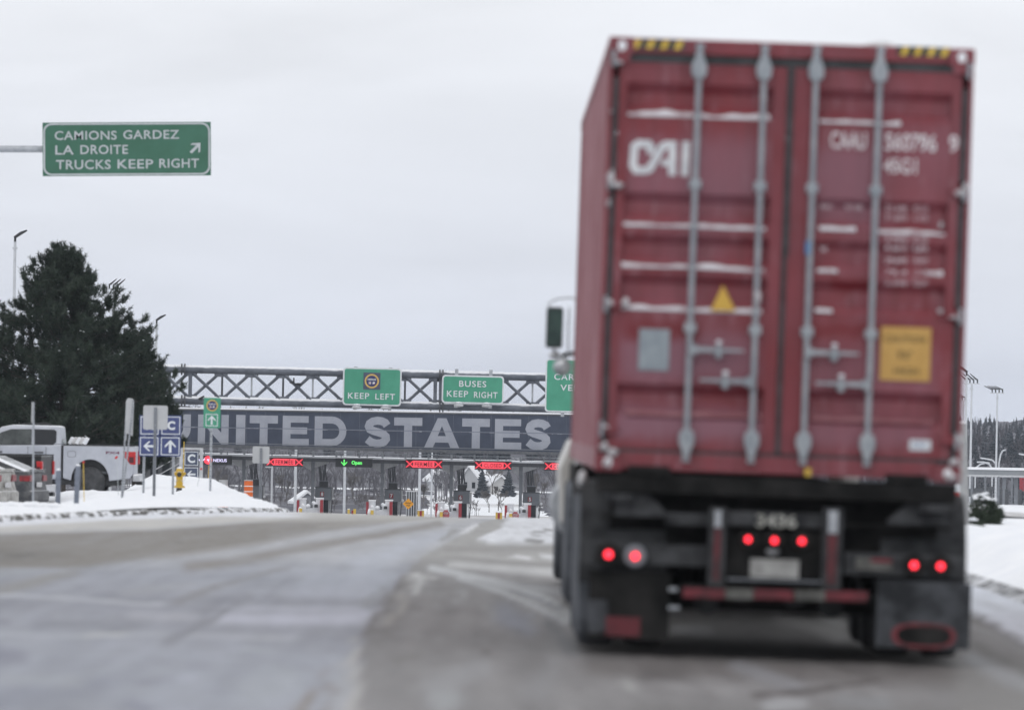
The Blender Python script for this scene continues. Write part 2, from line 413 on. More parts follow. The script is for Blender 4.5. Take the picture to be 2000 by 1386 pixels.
for pts, h0, h1, c, a in (
 ([(370, 1106), (450, 1098), (540, 1080), (600, 1068), (680, 1055), (760, 1040), (860, 1022)], 10, 6, (141, 137, 133), .85),
 ([(620, 1028), (740, 1018), (860, 1010)], 3, 2, (160, 157, 152), .6),
 ([(300, 1090), (500, 1062), (640, 1035), (760, 1020)], 4, 2, (146, 141, 135), .5),
 ([(0, 1152), (60, 1138), (150, 1117)], 12, 7, (148, 147, 145), .8),
 ([(-50, 1124), (70, 1113)], 6, 4, (164, 168, 174), .8), ([(15, 1088), (60, 1078)], 4, 2, (92, 90, 86), .8), ([(345, 1059), (355, 1058)], 2, 2, (105, 102, 98), .7),
 ([(0, 1162), (120, 1166), (260, 1178), (320, 1180)], 3, 3, (190, 193, 200), .9), ([(255, 1200), (380, 1204)], 8, 8, (186, 188, 196), .7),
 ([(420, 1206), (560, 1209), (722, 1206)], 8, 11, (197, 200, 212), .95), ([(440, 1186), (560, 1188), (705, 1190)], 6, 7, (188, 191, 202), .8), ([(560, 1156), (720, 1154)], 10, 12, (182, 185, 196), .6),
 ([(-60, 1234), (100, 1241), (170, 1241), (320, 1237)], 4, 4, (180, 184, 191), .85), ([(170, 1240), (240, 1238)], 5, 5, (190, 192, 194), .9), ([(380, 1240), (580, 1245)], 4, 4, (184, 187, 194), .8), ([(470, 1266), (530, 1267)], 4, 3, (176, 180, 186), .8),
 ([(325, 1254), (400, 1217), (460, 1182), (485, 1163)], 7, 4, (142, 144, 150), .85), ([(345, 1175), (380, 1160), (440, 1141), (500, 1122), (560, 1108)], 6, 3, (148, 148, 150), .85),
 ([(70, 1220), (200, 1216)], 9, 5, (146, 149, 157), .8), ([(-20, 1212), (20, 1214)], 5, 4, (140, 142, 152), .8), ([(-60, 1278), (40, 1282)], 24, 12, (136, 138, 151), .8), ([(-30, 1368), (120, 1350), (210, 1330)], 20, 10, (143, 146, 157), .75), ([(245, 1372), (285, 1384)], 8, 8, (138, 140, 153), .8), ([(265, 1331), (335, 1325)], 5, 4, (143, 145, 156), .8), ([(380, 1303), (410, 1300)], 6, 4, (148, 150, 160), .7),
 ([(380, 1140), (300, 1150), (240, 1156)], 6, 8, (172, 174, 180), .6), ([(0, 1322), (150, 1332)], 12, 12, (168, 171, 178), .7), ([(500, 1355), (560, 1325)], 30, 25, (174, 178, 184), .6), ([(690, 1390), (690, 1300), (694, 1250)], 14, 6, (181, 179, 177), .85), ([(660, 1386), (668, 1300)], 14, 10, (174, 175, 178), .6), ([(585, 1390), (622, 1348), (642, 1308)], 12, 4, (144, 137, 131), .8), ([(636, 1390), (652, 1340)], 5, 3, (150, 144, 140), .7),
 ([(700, 1106), (800, 1064), (866, 1044)], 20, 8, (186, 190, 200), .7), ([(600, 1142), (740, 1132)], 18, 14, (180, 184, 195), .6), ([(712, 1178), (730, 1170), (745, 1146)], 9, 5, (150, 152, 156), .8), ([(725, 1200), (738, 1186)], 7, 4, (186, 189, 198), .8),
 ([(716, 1236), (742, 1196), (770, 1154), (792, 1130)], 9, 6, (117, 114, 113), .9), ([(730, 1255), (770, 1225), (800, 1180)], 14, 10, (126, 124, 123), .7), ([(788, 1168), (780, 1190), (763, 1216)], 6, 7, (160, 157, 153), .9), ([(820, 1130), (816, 1156)], 10, 5, (184, 184, 184), .95), ([(798, 1128), (806, 1150)], 7, 4, (164, 163, 162), .8),
 ([(838, 1164), (810, 1230), (795, 1270)], 10, 12, (146, 144, 144), .7), ([(900, 1152), (896, 1182)], 6, 4, (163, 163, 165), .8), ([(952, 1186), (962, 1216)], 6, 5, (163, 163, 162), .8),
 ([(806, 1119), (850, 1129)], 3, 3, (204, 204, 204), .9), ([(830, 1122), (856, 1136)], 3, 2, (125, 122, 120), .7),
 ([(840, 1108), (920, 1125), (1000, 1145), (1080, 1175), (1120, 1205)], 6, 7, (192, 194, 196), .9), ([(900, 1130), (980, 1155), (1040, 1180), (1110, 1214)], 4, 7, (188, 190, 193), .85), ([(1000, 1152), (1060, 1170), (1100, 1190)], 2, 3, (128, 130, 136), .85),
 ([(880, 1100), (960, 1108), (1040, 1115), (1130, 1118)], 6, 9, (194, 194, 194), .85), ([(870, 1087), (960, 1096), (1110, 1103)], 3, 4, (148, 146, 144), .8), ([(900, 1080), (1000, 1092), (1110, 1098)], 2, 3, (178, 177, 175), .7), ([(870, 1072), (980, 1072), (1090, 1070)], 7, 5, (150, 148, 146), .8), ([(940, 1134), (1060, 1150), (1110, 1158)], 6, 8, (172, 173, 176), .7),
 ([(985, 1196), (1030, 1225)], 20, 16, (143, 147, 158), .8), ([(1075, 1216), (1115, 1262)], 12, 16, (114, 115, 118), .8), ([(943, 1256), (949, 1276)], 4, 4, (106, 102, 101), .9), ([(865, 1196), (895, 1190)], 7, 5, (120, 118, 118), .7), ([(840, 1240), (860, 1235)], 9, 6, (126, 124, 124), .6), ([(1013, 1231)], 5, 5, (112, 111, 113), .8), ([(1035, 1200)], 5, 5, (158, 162, 170), .7),
 ([(940, 1300), (850, 1342)], 18, 24, (156, 156, 158), .7), ([(860, 1372), (890, 1362)], 22, 14, (166, 168, 170), .7), ([(1050, 1345), (1080, 1290)], 24, 12, (148, 148, 150), .6), ([(1000, 1310), (1050, 1290)], 8, 10, (124, 122, 122), .6), ([(780, 1286), (830, 1275)], 8, 8, (124, 122, 120), .6),
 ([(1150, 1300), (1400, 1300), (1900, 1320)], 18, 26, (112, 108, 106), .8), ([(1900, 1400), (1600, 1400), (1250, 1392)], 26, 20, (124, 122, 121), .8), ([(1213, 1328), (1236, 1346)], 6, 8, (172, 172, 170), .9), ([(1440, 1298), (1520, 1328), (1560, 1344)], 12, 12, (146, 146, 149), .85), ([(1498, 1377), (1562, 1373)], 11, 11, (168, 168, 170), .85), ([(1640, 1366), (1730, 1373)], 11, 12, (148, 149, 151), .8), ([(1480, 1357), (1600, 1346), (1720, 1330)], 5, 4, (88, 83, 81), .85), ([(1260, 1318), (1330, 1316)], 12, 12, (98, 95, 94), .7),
 ([(1200, 1175), (1500, 1180), (1850, 1200)], 70, 70, (100, 98, 96), .9), ([(1150, 1262), (1500, 1265), (1850, 1280)], 18, 18, (78, 76, 74), .8), ([(1315, 1228), (1380, 1231)], 9, 10, (150, 150, 150), .8), ([(1520, 1208), (1590, 1222), (1640, 1240)], 9, 14, (150, 149, 147), .8), ([(1600, 1205), (1640, 1215)], 7, 10, (152, 152, 150), .8),  # ground below the truck: its shade painted into the albedo, plus paler patches
 ([(905, 1038), (928, 1024)], 5, 3, (222, 223, 226), .95), ([(884, 1036), (868, 1052)], 5, 4, (146, 145, 142), .8), ([(1000, 1085), (1038, 1090)], 3, 3, (222, 222, 224), .95), ([(1062, 1086), (1120, 1092)], 4, 6, (224, 225, 227), .95),
): stroke_(pts, h0, h1, c, a)
# unploughed gore in front of the crest
gl_ = np.interp(Wv, [1008, 1035, 1045, 1055, 1066], [990, 982, 955, 932, 956])
m = ss(-5, 6, Wb - gl_) * ss(1067, 1062, Wv) * ss(1240, 1180, U) * ss(1006, 1012, Vv)
lay(m, (226, 228, 233), 1.0); gore = m
lay(m * ss(.05, .35, NF_ + .5 * NX), (176, 176, 178), .75)
for pts in ([(1036, 1044), (1060, 1046)], [(1040, 1051), (1050, 1053)], [(1020, 1061), (1056, 1063)], [(1062, 1040), (1078, 1042)]): stroke_(pts, 2.2, 2, (105, 102, 98), .85)
# snow and slush along the right kerb
m = ss(0, 9, 1200 + (U - 1888) * .56 - Wv + 6 * NX) * ss(1850, 1885, U) * ss(1040, 1060, Vv)
lay(ss(1850, 1890, U) * ss(1100, 1190, Vv) * ss(1450, 1400, Vv), (134, 132, 130), .9)
for pts, h0, h1, c, a in (([(1893, 1282), (1960, 1318), (2040, 1345)], 10, 16, (156, 157, 160), .85), ([(1885, 1250), (1960, 1288), (2040, 1330)], 7, 9, (108, 106, 103), .8), ([(1890, 1220), (1950, 1244), (2040, 1290)], 6, 8, (150, 150, 150), .7)): stroke_(pts, h0, h1, c, a)
lay(m, (216, 220, 229), 1.0); stroke_([(1904, 1212), (1925, 1207)], 3, 2, (112, 110, 108), .8); stroke_([(1936, 1222), (1952, 1226)], 3, 3, (120, 118, 116), .7)
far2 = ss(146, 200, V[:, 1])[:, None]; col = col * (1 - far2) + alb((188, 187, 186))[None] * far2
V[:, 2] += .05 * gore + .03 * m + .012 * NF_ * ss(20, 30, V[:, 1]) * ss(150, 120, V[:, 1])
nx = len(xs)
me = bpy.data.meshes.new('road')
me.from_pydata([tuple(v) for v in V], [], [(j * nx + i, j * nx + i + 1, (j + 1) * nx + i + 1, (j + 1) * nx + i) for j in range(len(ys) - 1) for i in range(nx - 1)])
at = me.attributes.new('wear_shade', 'FLOAT_COLOR', 'POINT')
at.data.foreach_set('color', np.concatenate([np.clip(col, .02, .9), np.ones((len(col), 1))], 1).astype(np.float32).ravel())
me.polygons.foreach_set('use_smooth', [True] * len(me.polygons))
rm = bpy.data.materials.new('wet_slushy_asphalt'); rm.use_nodes = True
n = rm.node_tree.nodes; l = rm.node_tree.links; b = n['Principled BSDF']
a = n.new('ShaderNodeAttribute'); a.attribute_name = 'wear_shade'
tc = n.new('ShaderNodeTexCoord'); mp = n.new('ShaderNodeMapping'); mp.inputs['Scale'].default_value = (3.2, .35, 1); l.new(tc.outputs['Object'], mp.inputs[0])
n1 = n.new('ShaderNodeTexNoise'); n1.inputs['Scale'].default_value = 1.6; n1.inputs['Detail'].default_value = 9; n1.inputs['Roughness'].default_value = .68; l.new(mp.outputs[0], n1.inputs[0])
n2 = n.new('ShaderNodeTexNoise'); n2.inputs['Scale'].default_value = 9; n2.inputs['Detail'].default_value = 9; n2.inputs['Roughness'].default_value = .7; l.new(tc.outputs['Object'], n2.inputs[0])
ad = n.new('ShaderNodeMath'); ad.operation = 'ADD'; l.new(n1.outputs[0], ad.inputs[0]); l.new(n2.outputs[0], ad.inputs[1])
mr_ = n.new('ShaderNodeMapRange'); l.new(ad.outputs[0], mr_.inputs[0]); mr_.inputs[1].default_value = .6; mr_.inputs[2].default_value = 1.4; mr_.inputs[3].default_value = .70; mr_.inputs[4].default_value = 1.30
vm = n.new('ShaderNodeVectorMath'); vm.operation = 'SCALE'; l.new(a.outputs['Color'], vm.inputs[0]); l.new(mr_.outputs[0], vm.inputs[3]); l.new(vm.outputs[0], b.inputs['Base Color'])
rr = n.new('ShaderNodeMapRange'); l.new(n1.outputs[0], rr.inputs[0]); rr.inputs[1].default_value = .35; rr.inputs[2].default_value = .65; rr.inputs[3].default_value = .5; rr.inputs[4].default_value = .8
l.new(rr.outputs[0], b.inputs['Roughness']); b.inputs['Specular IOR Level'].default_value = .15
bp = n.new('ShaderNodeBump'); bp.inputs['Strength'].default_value = .35; bp.inputs['Distance'].default_value = .02; l.new(n2.outputs[0], bp.inputs['Height']); l.new(bp.outputs[0], b.inputs['Normal'])
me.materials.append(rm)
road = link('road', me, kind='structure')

# ---- snow terrace on the left, behind the kerb: columns of (distance, picture row) read as ground heights
COLS = [
 (-900, [(60, 1060), (75, 1030), (120, 1005), (150, 1010), (168, 1010), (178, 985), (200, 975), (240, 985)]),
 (-200, [(79.1, 1014), (92, 1001), (118, 990), (140, 996), (158, 1004), (170, 1000), (177, 976), (200, 968), (240, 975)]),
 (0,    [(86.1, 1007), (98, 996), (118, 983), (140, 992), (156, 1002), (170, 998), (176, 973), (200, 965), (240, 975)]),
 (113,  [(92.1, 1001), (102, 996), (120, 985), (140, 985), (156, 990), (168, 992), (173, 960), (186, 968), (240, 975)]),
 (180,  [(95.6, 998), (110, 988), (124, 978), (140, 975), (156, 975), (168, 968), (172, 959), (186, 966), (240, 972)]),
 (240,  [(99.1, 994), (112, 985), (130, 975), (142, 971), (160, 964), (170, 961), (176, 960), (190, 960), (240, 965)]),
 (300,  [(103.5, 991), (115, 984), (135, 975), (150, 970), (165, 962), (180, 950), (192, 926), (215, 930), (240, 950)]),
 (340,  [(106, 990), (118, 984), (135, 976), (150, 970), (168, 963), (178, 956), (190, 930), (215, 935), (240, 950)]),
 (375,  [(108, 990), (120, 984), (138, 976), (152, 967), (168, 952), (180, 936), (188, 931), (205, 938), (240, 950)]),
 (415,  [(111.6, 990), (122, 982), (138, 972), (152, 963), (164, 948), (174, 938), (182, 933), (195, 945), (240, 965)]),
 (440,  [(114.1, 990), (124, 983), (136, 975), (150, 966), (160, 956), (168, 948), (174, 947), (190, 958), (240, 975)]),
 (475,  [(118, 991), (125, 985), (134, 979), (144, 972), (152, 966), (158, 962), (162, 963), (180, 972), (240, 985)]),
 (510,  [(122, 994), (126, 989), (132, 985), (138, 980), (144, 978), (148, 978), (152, 980), (175, 988), (240, 1000)]),
 (540,  [(126, 997), (128, 993), (131, 991), (134, 989), (138, 988), (141, 988), (144, 990), (170, 1000), (240, 1015)]),
 (556,  [(127.8, 1000), (129, 997), (131, 996), (133, 996), (135, 997), (137, 999), (140, 1003), (170, 1020), (240, 1030)]),
 (564,  [(128, 1005), (129, 1005), (131, 1006), (133, 1007), (135, 1009), (137, 1012), (140, 1016), (170, 1035), (240, 1050)]),
]
def col_y(px, D):
    pr = None
    for a_, b_ in zip(COLS, COLS[1:]):
        if a_[0] <= px <= b_[0]:
            t = (px - a_[0]) / (b_[0] - a_[0]); return lerp_tab(a_[1], D) * (1 - t) + lerp_tab(b_[1], D) * t
    return 1000
def terr(px, D):            # ground point of the left terrace on the sight line of column px
    return P(px, col_y(px, D), D)
pxs = [-900, -700, -500, -350] + list(range(-200, 560, 10)) + [556, 560, 564]
V = []; NF = 90
for px in pxs:
    # column-wise depth samples from kerb to 240 m
    for a_, b_ in zip(COLS, COLS[1:]):
        if a_[0] <= px <= b_[0]:
            t = (px - a_[0]) / (b_[0] - a_[0]); d0 = a_[1][0][0] * (1 - t) + b_[1][0][0] * t; break
    for j in range(NF + 1):
        u = j / NF; D = d0 + (240 - d0) * u ** 1.15
        # interpolate tables in their own index space so ridges stay sharp
        p = None
        y = col_y(px, D) if j else (a_[1][0][1] * (1 - t) + b_[1][0][1] * t)
        p = P(px, y, D)
        k = sstep(0, .06, u) * sstep(1, .9, u)
        p.z += k * (0.10 * fbm(p.x, p.y, .25, 4, 13) + .045 * fbm(p.x, p.y, 1.7, 3, 17) + .05 * max(0, fbm(p.x, p.y, .9, 2, 23)))
        if 66 < D: p.z = max(p.z, road_z(p.x, p.y) - 0.3)
        V.append(p)
me = bpy.data.meshes.new('snow_bank')
N1 = NF + 1
me.from_pydata(V, [], [(i * N1 + j, (i + 1) * N1 + j, (i + 1) * N1 + j + 1, i * N1 + j + 1) for i in range(len(pxs) - 1) for j in range(NF)])
me.polygons.foreach_set('use_smooth', [True] * len(me.polygons)); me.materials.append(M['snow'])
snow_bank = link('snow_bank', me, kind='structure')

# kerb strip: concrete and frozen turf showing through in patches
V = []; Fk = []
kp = []
for (xa, ya), (xb, yb) in zip(KERB, KERB[1:]):
    nn = max(2, int(abs(yb - ya) / .12))
    for i in range(nn): kp.append((xa + (xb - xa) * i / nn, ya + (yb - ya) * i / nn))
kerb_mb = MB(); prev = None
for i, (x, y) in enumerate(kp):
    rz = road_z(x, y); h = .07 + .03 * fbm(x, y, 2.0, 3, 3)
    px = 943 + x / y * F
    hp = terr(px, y + .2).z if -850 < px < 560 else rz + .1
    top = rz + .062 + .025 * fbm(x, y, .8, 2, 6)
    jx = .02 * fbm(x, y, 3, 2, 8)
    ring = [(x + .10 + jx, y, rz - .03), (x + .07 + jx, y, rz + (top - rz) * .55), (x + jx, y, top + .012 * random.random()), (x - .22, y, top - .02)]
    V += ring
    if prev is not None:
        for q in range(3): Fk.append((prev + q, i * 4 + q, i * 4 + q + 1, prev + q + 1))
    prev = i * 4
kerb_mb.add(V, Fk)
kerb_mb.build('kerb', M['kerb'], kind='structure')

# ---- snow ground on the right of the road
def right_z(x, y):
    z = lerp_tab([(0, .10), (60, .12), (70, .20), (85, .10), (100, -.04), (115, -.10), (130, -.26), (160, -.60), (200, -.95), (260, -1.9), (400, -5.0), (545, -7.5), (650, -7.7)], y)
    base = road_z(5.06, y) + .07
    k = sstep(5.1, 6.1, x)
    return base * (1 - k) + z * k + k * (.13 * fbm(x, y, .33, 4, 91) + .05 * fbm(x, y, 1.3, 3, 92)) + .13 * sstep(5.15, 5.7, x) * sstep(7.2, 6.0, x) * (1 + fbm(x, y, .4, 3, 94)) * sstep(96, 84, y) - sstep(14, 60, x) * .5
xs2 = [5.06, 5.2, 5.4, 5.6, 5.8, 6.1, 6.4, 6.8, 7.2] + seg(7.6, 14, 22) + seg(14, 24, 14) + [24, 30, 40, 60]
ys2 = seg(-60, 30, 10) + seg(30, 140, 260) + seg(140, 260, 70) + seg(260, 560, 20) + [560]
V = [(x, y, right_z(x, y)) for y in ys2 for x in xs2]; nx = len(xs2)
me = bpy.data.meshes.new('snow_verge')
me.from_pydata(V, [], [(j * nx + i, j * nx + i + 1, (j + 1) * nx + i + 1, (j + 1) * nx + i) for j in range(len(ys2) - 1) for i in range(nx - 1)])
me.polygons.foreach_set('use_smooth', [True] * len(me.polygons)); me.materials.append(M['snow'])
link('snow_verge', me, kind='structure')
km = MB(); prev = None; V = []; Fk = []
for i in range(700):
    y = 20 + i * .2; rz = road_z(5.0, y); o_ = .03 * fbm(0, y, .9, 3, 4)
    V += [(4.93 + o_, y, rz - .02), (4.96 + o_, y, rz + .03), (5.02 + o_, y, rz + .055 + .01 * fbm(0, y, 2, 3, 1)), (5.12, y, rz + .10)]
    if i:
        for q in range(3): Fk.append(((i - 1) * 4 + q, (i - 1) * 4 + q + 1, i * 4 + q + 1, i * 4 + q))
km.add(V, Fk)
km.build('kerb', mat('kerb_dirt_right', (0.10, 0.10, 0.10), (0.62, 0.63, 0.66), 3.2, 0.9, bump=.4, bscale=20, stretch=(.6, .6, 1), lohi=(0.46, 0.58)), kind='structure')
# side road on the right, rutted slush
V = []; xs3 = seg(6.6, 26, 30) + [26]; ys3 = seg(114, 134, 22) + [134]
for y in ys3:
    for x in xs3: V.append((x, y + (x - 10) * .25, right_z(x, y + (x - 10) * .25) * 1.0 + .02 + .02 * fbm(x, y, 1.0, 3, 5)))
nx = len(xs3); me = bpy.data.meshes.new('side_road')
me.from_pydata(V, [], [(j * nx + i, j * nx + i + 1, (j + 1) * nx + i + 1, (j + 1) * nx + i) for j in range(len(ys3) - 1) for i in range(nx - 1)])
me.materials.append(mat('rutted_slush', (0.36, 0.35, 0.34), (0.74, 0.75, 0.78), 2.2, .8, bump=.4, bscale=8, stretch=(.25, 1.6, 1), lohi=(.42, .6)))
link('side_road', me, kind='structure')

# ---- wide snow ground out to the hills
def field_z(x, y):
    if y < 560: return road_z(x, y) - .12 - .5 * sstep(250, 140, y) * (abs(x) < 60) - (0.35 if 40 < y < 260 else 0)
    z = lerp_tab([(560, -7.77), (700, -7.5), (760, -7.0), (850, -6.6), (1000, -7.2), (1250, -7.8), (1600, -6.5), (2100, -3.5), (3000, -3)], y)
    return z + 1.2 * fbm(x, y, .006, 3, 5) * sstep(700, 900, y)
xs4 = [-1500, -1000, -600, -400, -300, -220, -160, -120, -90, -70, -55, -45] + seg(-40, 40, 16) + [40, 50, 60, 75, 95, 120, 160, 220, 300, 400, 600, 1000, 1500]
ys4 = seg(-60, 560, 62) + seg(560, 1600, 70) + seg(1600, 3000, 14) + [3000]
V = [(x, y, field_z(x, y)) for y in ys4 for x in xs4]; nx = len(xs4)
me = bpy.data.meshes.new('snowy_ground')
me.from_pydata(V, [], [(j * nx + i, j * nx + i + 1, (j + 1) * nx + i + 1, (j + 1) * nx + i) for j in range(len(ys4) - 1) for i in range(nx - 1)])
me.polygons.foreach_set('use_smooth', [True] * len(me.polygons))
me.materials.append(mat('field_snow', (0.42, 0.41, 0.41), (0.84, 0.86, 0.89), .02, .85, bump=.2, bscale=.5, lohi=(.36, .46)))
link('snowy_ground', me, kind='structure')

# wooded hillside: dark rough treetop surface rising behind the snow field
def hill_near(x):
    return 0
def hill_z(x, y):
    t = (y - 700) / 800.0
    return (-7.6 if y > 700 else -7.7) + 6.6 * max(0, t) ** 1.05 + .8 * fbm(x, y, .004, 3, 5)
xs5 = seg(-260, 260, 170) + [260]; ys5 = seg(585, 745, 50) + seg(745, 1560, 100) + [1560]
V = []
for y in ys5:
    for x in xs5:
        r_ = x / y; op = sstep(-.0062, -.0045, r_) * sstep(.0078, .006, r_) * sstep(742, 732, y); op = max(op, sstep(.066, .07, r_) * sstep(640, 600, y), sstep(592, 585, y))
        k = sstep(725, 790, y) + .30 * sstep(740, 725, y) - op * 3.0
        V.append((x + random.uniform(-1, 1), y + random.uniform(-2, 2), hill_z(x, y) - .5 + k * (2.2 + 2.6 * fbm(x, y, .05, 3, 8) + random.uniform(-.9, .9))))
nx = len(xs5); me = bpy.data.meshes.new('wooded_hillside')
me.from_pydata(V, [], [(j * nx + i, j * nx + i + 1, (j + 1) * nx + i + 1, (j + 1) * nx + i) for j in range(len(ys5) - 1) for i in range(nx - 1)])
me.materials.append(mat('wooded_slope', (0.085, 0.088, 0.106), (0.14, 0.137, 0.155), .12, .95, bump=.5, bscale=.8, detail=9, snow=.35, snow_at=1.08))
link('wooded_hillside', me, kind='structure')
# ---------------------------------------------------------------- woods far behind
def tube_np(Vs, Ts, p0, p1, r0, r1, n=3):
    p0 = Vector(p0); p1 = Vector(p1); d = (p1 - p0).normalized(); a = d.orthogonal().normalized(); b = d.cross(a); k = len(Vs)
    for p, r in ((p0, r0), (p1, r1)):
        for i in range(n):
            t = 2 * math.pi * i / n; Vs.append(tuple(p + (a * math.cos(t) + b * math.sin(t)) * r))
    for i in range(n):
        j = (i + 1) % n; Ts.append((k + i, k + j, k + n + j)); Ts.append((k + i, k + n + j, k + n + i))
def bare_tree(rng, H, depth=4, spread=.5, twig=.012):
    Vs = []; Ts = []
    def grow(p, d, L, r, lev):
        q = p + d * L
        tube_np(Vs, Ts, p, q, r, r * .62, 4 if lev < 1 else 3)
        if lev >= depth: return
        nb = 3 if lev < depth - 1 else 4
        for i in range(nb):
            ax = Vector((rng.uniform(-1, 1), rng.uniform(-1, 1), rng.uniform(-.2, .9)))
            nd = (d + ax.normalized() * rng.uniform(spread * .7, spread * 1.5)).normalized()
            st = p + d * L * rng.uniform(.55, 1.0)
            grow(st, nd, L * rng.uniform(.55, .8), max(twig, r * .55), lev + 1)
    grow(Vector((0, 0, -.2)), Vector((rng.uniform(-.06, .06), 0, 1)).normalized(), H * .36, H * .018, 0)
    return np.array(Vs, np.float32), np.array(Ts, np.int32)
def spruce(rng, H, R, tiers=11, blades=9):
    Vs = []; Ts = []
    tube_np(Vs, Ts, (0, 0, -.2), (0, 0, H * .97), H * .018, H * .004, 4)
    for t in range(tiers):
        u = t / tiers; z = H * (.12 + .84 * u); r = R * (1 - u) ** .85 * rng.uniform(.85, 1.1)
        for b in range(blades):
            an = 2 * math.pi * (b + rng.random()) / blades; rr = r * rng.uniform(.7, 1.12)
            c, s_ = math.cos(an), math.sin(an); w = rr * .34
            k = len(Vs)
            Vs += [(0, 0, z + H * .05), (c * rr * .55 - s_ * w, s_ * rr * .55 + c * w, z - rr * .18), (c * rr, s_ * rr, z - rr * .34 + .06 * H * rng.random()), (c * rr * .55 + s_ * w, s_ * rr * .55 - c * w, z - rr * .18), (c * rr * .5, s_ * rr * .5, z - rr * .45)]
            Ts += [(k, k + 1, k + 2), (k, k + 2, k + 3), (k + 1, k + 4, k + 2), (k + 2, k + 4, k + 3)]
    return np.array(Vs, np.float32), np.array(Ts, np.int32)
rng = random.Random(5)
BT = [bare_tree(rng, 10, 4, .55, .03) for _ in range(5)]
SP = [spruce(rng, 10, 2.3, 12, 9) for _ in range(5)]
barkm = mat('bare_branches', (0.095, 0.092, 0.105), (0.15, 0.145, 0.16), .3, .9)
conm = mat('conifer_needles', (0.036, 0.045, 0.055), (0.066, 0.078, 0.092), .25, .85, snow=.25, snow_at=1.0)
def scatter(name, kinds, spots, material):
    Vs = []; Ts = []; k = 0
    for x, y, s_, a_ in spots:
        v, t = kinds[rng.randrange(len(kinds))]
        c, s2 = math.cos(a_), math.sin(a_)
        R_ = np.array([[c, s2, 0], [-s2, c, 0], [0, 0, 1]], np.float32)
        w = v @ R_ * np.array([s_ * 1.0, s_, s_], np.float32) + np.array([x, y, max(field_z(x, y), hill_z(x, y) + 1.0) if y > 780 else field_z(x, y)], np.float32)
        Vs.append(w); Ts.append(t + k); k += len(v)
    return link(name, npmesh(name, np.concatenate(Vs), np.concatenate(Ts), material), kind='stuff')
def band(nn, d0, d1, h0, h1, x0=-.13, x1=.15, excl=None):
    r = []
    while len(r) < nn:
        D = rng.uniform(d0, d1); x = rng.uniform(x0, x1) * D
        if excl and excl(x, D): continue
        r.append((x, D, rng.uniform(h0, h1) / 10, rng.uniform(0, 6.28)))
    return r
openf = lambda x, D: 600 < D < 745 and -.004 < x / D < .0062
scatter('bare_woodland', BT, band(420, 655, 745, 3.5, 6.5, excl=openf) + band(260, 745, 1100, 5, 8, -.12, .14) + band(60, 640, 700, 2.5, 4, -.04, .02, openf), barkm)
scatter('conifer_woodland', SP, band(420, 1150, 1540, 2.2, 3.6) + band(150, 850, 1150, 3.5, 6, -.09, .10) + band(220, 700, 1000, 3.8, 5.8, .055, .12) + band(50, 790, 900, 4, 6.5, -.01, .012) + band(300, 1000, 1500, 3.0, 4.4, .055, .12), conm)
# close brush behind the booths
brush = [bare_tree(rng, 4, 4, .7, .02) for _ in range(3)]
scatter('brushwood', brush, band(230, 590, 645, 2.5, 5, -.045, .02, openf), mat('brush_twigs', (0.13, 0.122, 0.128), (0.20, 0.19, 0.195), .5, .9))
# ================================================================ BORDER PLAZA (about 530 m away)
def sc(D): return F / D
# ---- toll canopy
DC = 530.0
def line_y(x0, y0, x1, y1, x): return y0 + (y1 - y0) * (x - x0) / (x1 - x0)
top_y = lambda px: line_y(330, 884.5, 1090, 903.5, px)           # snow line on the canopy edge
root = P(700, top_y(700), DC); root.z -= 6.0
canopy = thing('plaza_canopy', 'long grey inspection canopy with snow on its edge spanning all the booths', 'canopy', root)
def cl(px, py, D=DC): return P(px, py, D) - root
def slab(mb, pxa, pxb, ya, yb, D0, D1):
    """beam following the canopy slope between two rows measured from the snow line"""
    a0 = P(pxa, top_y(pxa) + ya, DC) - root; a1 = P(pxa, top_y(pxa) + yb, DC) - root
    b0 = P(pxb, top_y(pxb) + ya, DC) - root; b1 = P(pxb, top_y(pxb) + yb, DC) - root
    d0, d1 = D0 - DC, D1 - DC; yb_ = a0.y
    vs = [(a0.x, yb_ + d0, a0.z), (b0.x, yb_ + d0, b0.z), (b1.x, yb_ + d0, b1.z), (a1.x, yb_ + d0, a1.z)]
    vs += [(v[0], v[1] + d1 - d0, v[2]) for v in vs]
    mb.add(vs, [(0, 3, 2, 1), (4, 5, 6, 7), (0, 1, 5, 4), (3, 7, 6, 2), (0, 4, 7, 3), (1, 2, 6, 5)])
    return mb
PX0, PX1 = 250, 1330
slab(MB(), PX0, PX1, 4, 9, DC, DC + 9).build('roof', M['midgrey'], canopy)
slab(MB(), PX0, PX1, 2.4, 9.5, DC - .3, DC - .02).build('fascia', M['darkgrey'], canopy)
m = MB()
for px in range(PX0, PX1, 12):
    w0 = -1.0 - .9 * noise.noise(Vector((px * .03, 0, 0))); slab(m, px, px + 12, w0, 2.2, DC - .35, DC + 8.5)
m.build('snow', M['snowcap'], canopy)
slab(slab(MB(), PX0, PX1, -9.8, -8.2, DC - .1, DC), PX0, PX1, -4.6, -3.9, DC - .1, DC).build('railing', M['steel'], canopy)
for px in range(340, 1320, 45):
    slab(MB(), px, px + 4, -11, 0, DC, DC + .12).build('railing_post', M['lightgrey'], canopy)
BOOTH = [476 - 135.5 * 0, 611.5, 747, 882, 1017, 1152]
colme = None
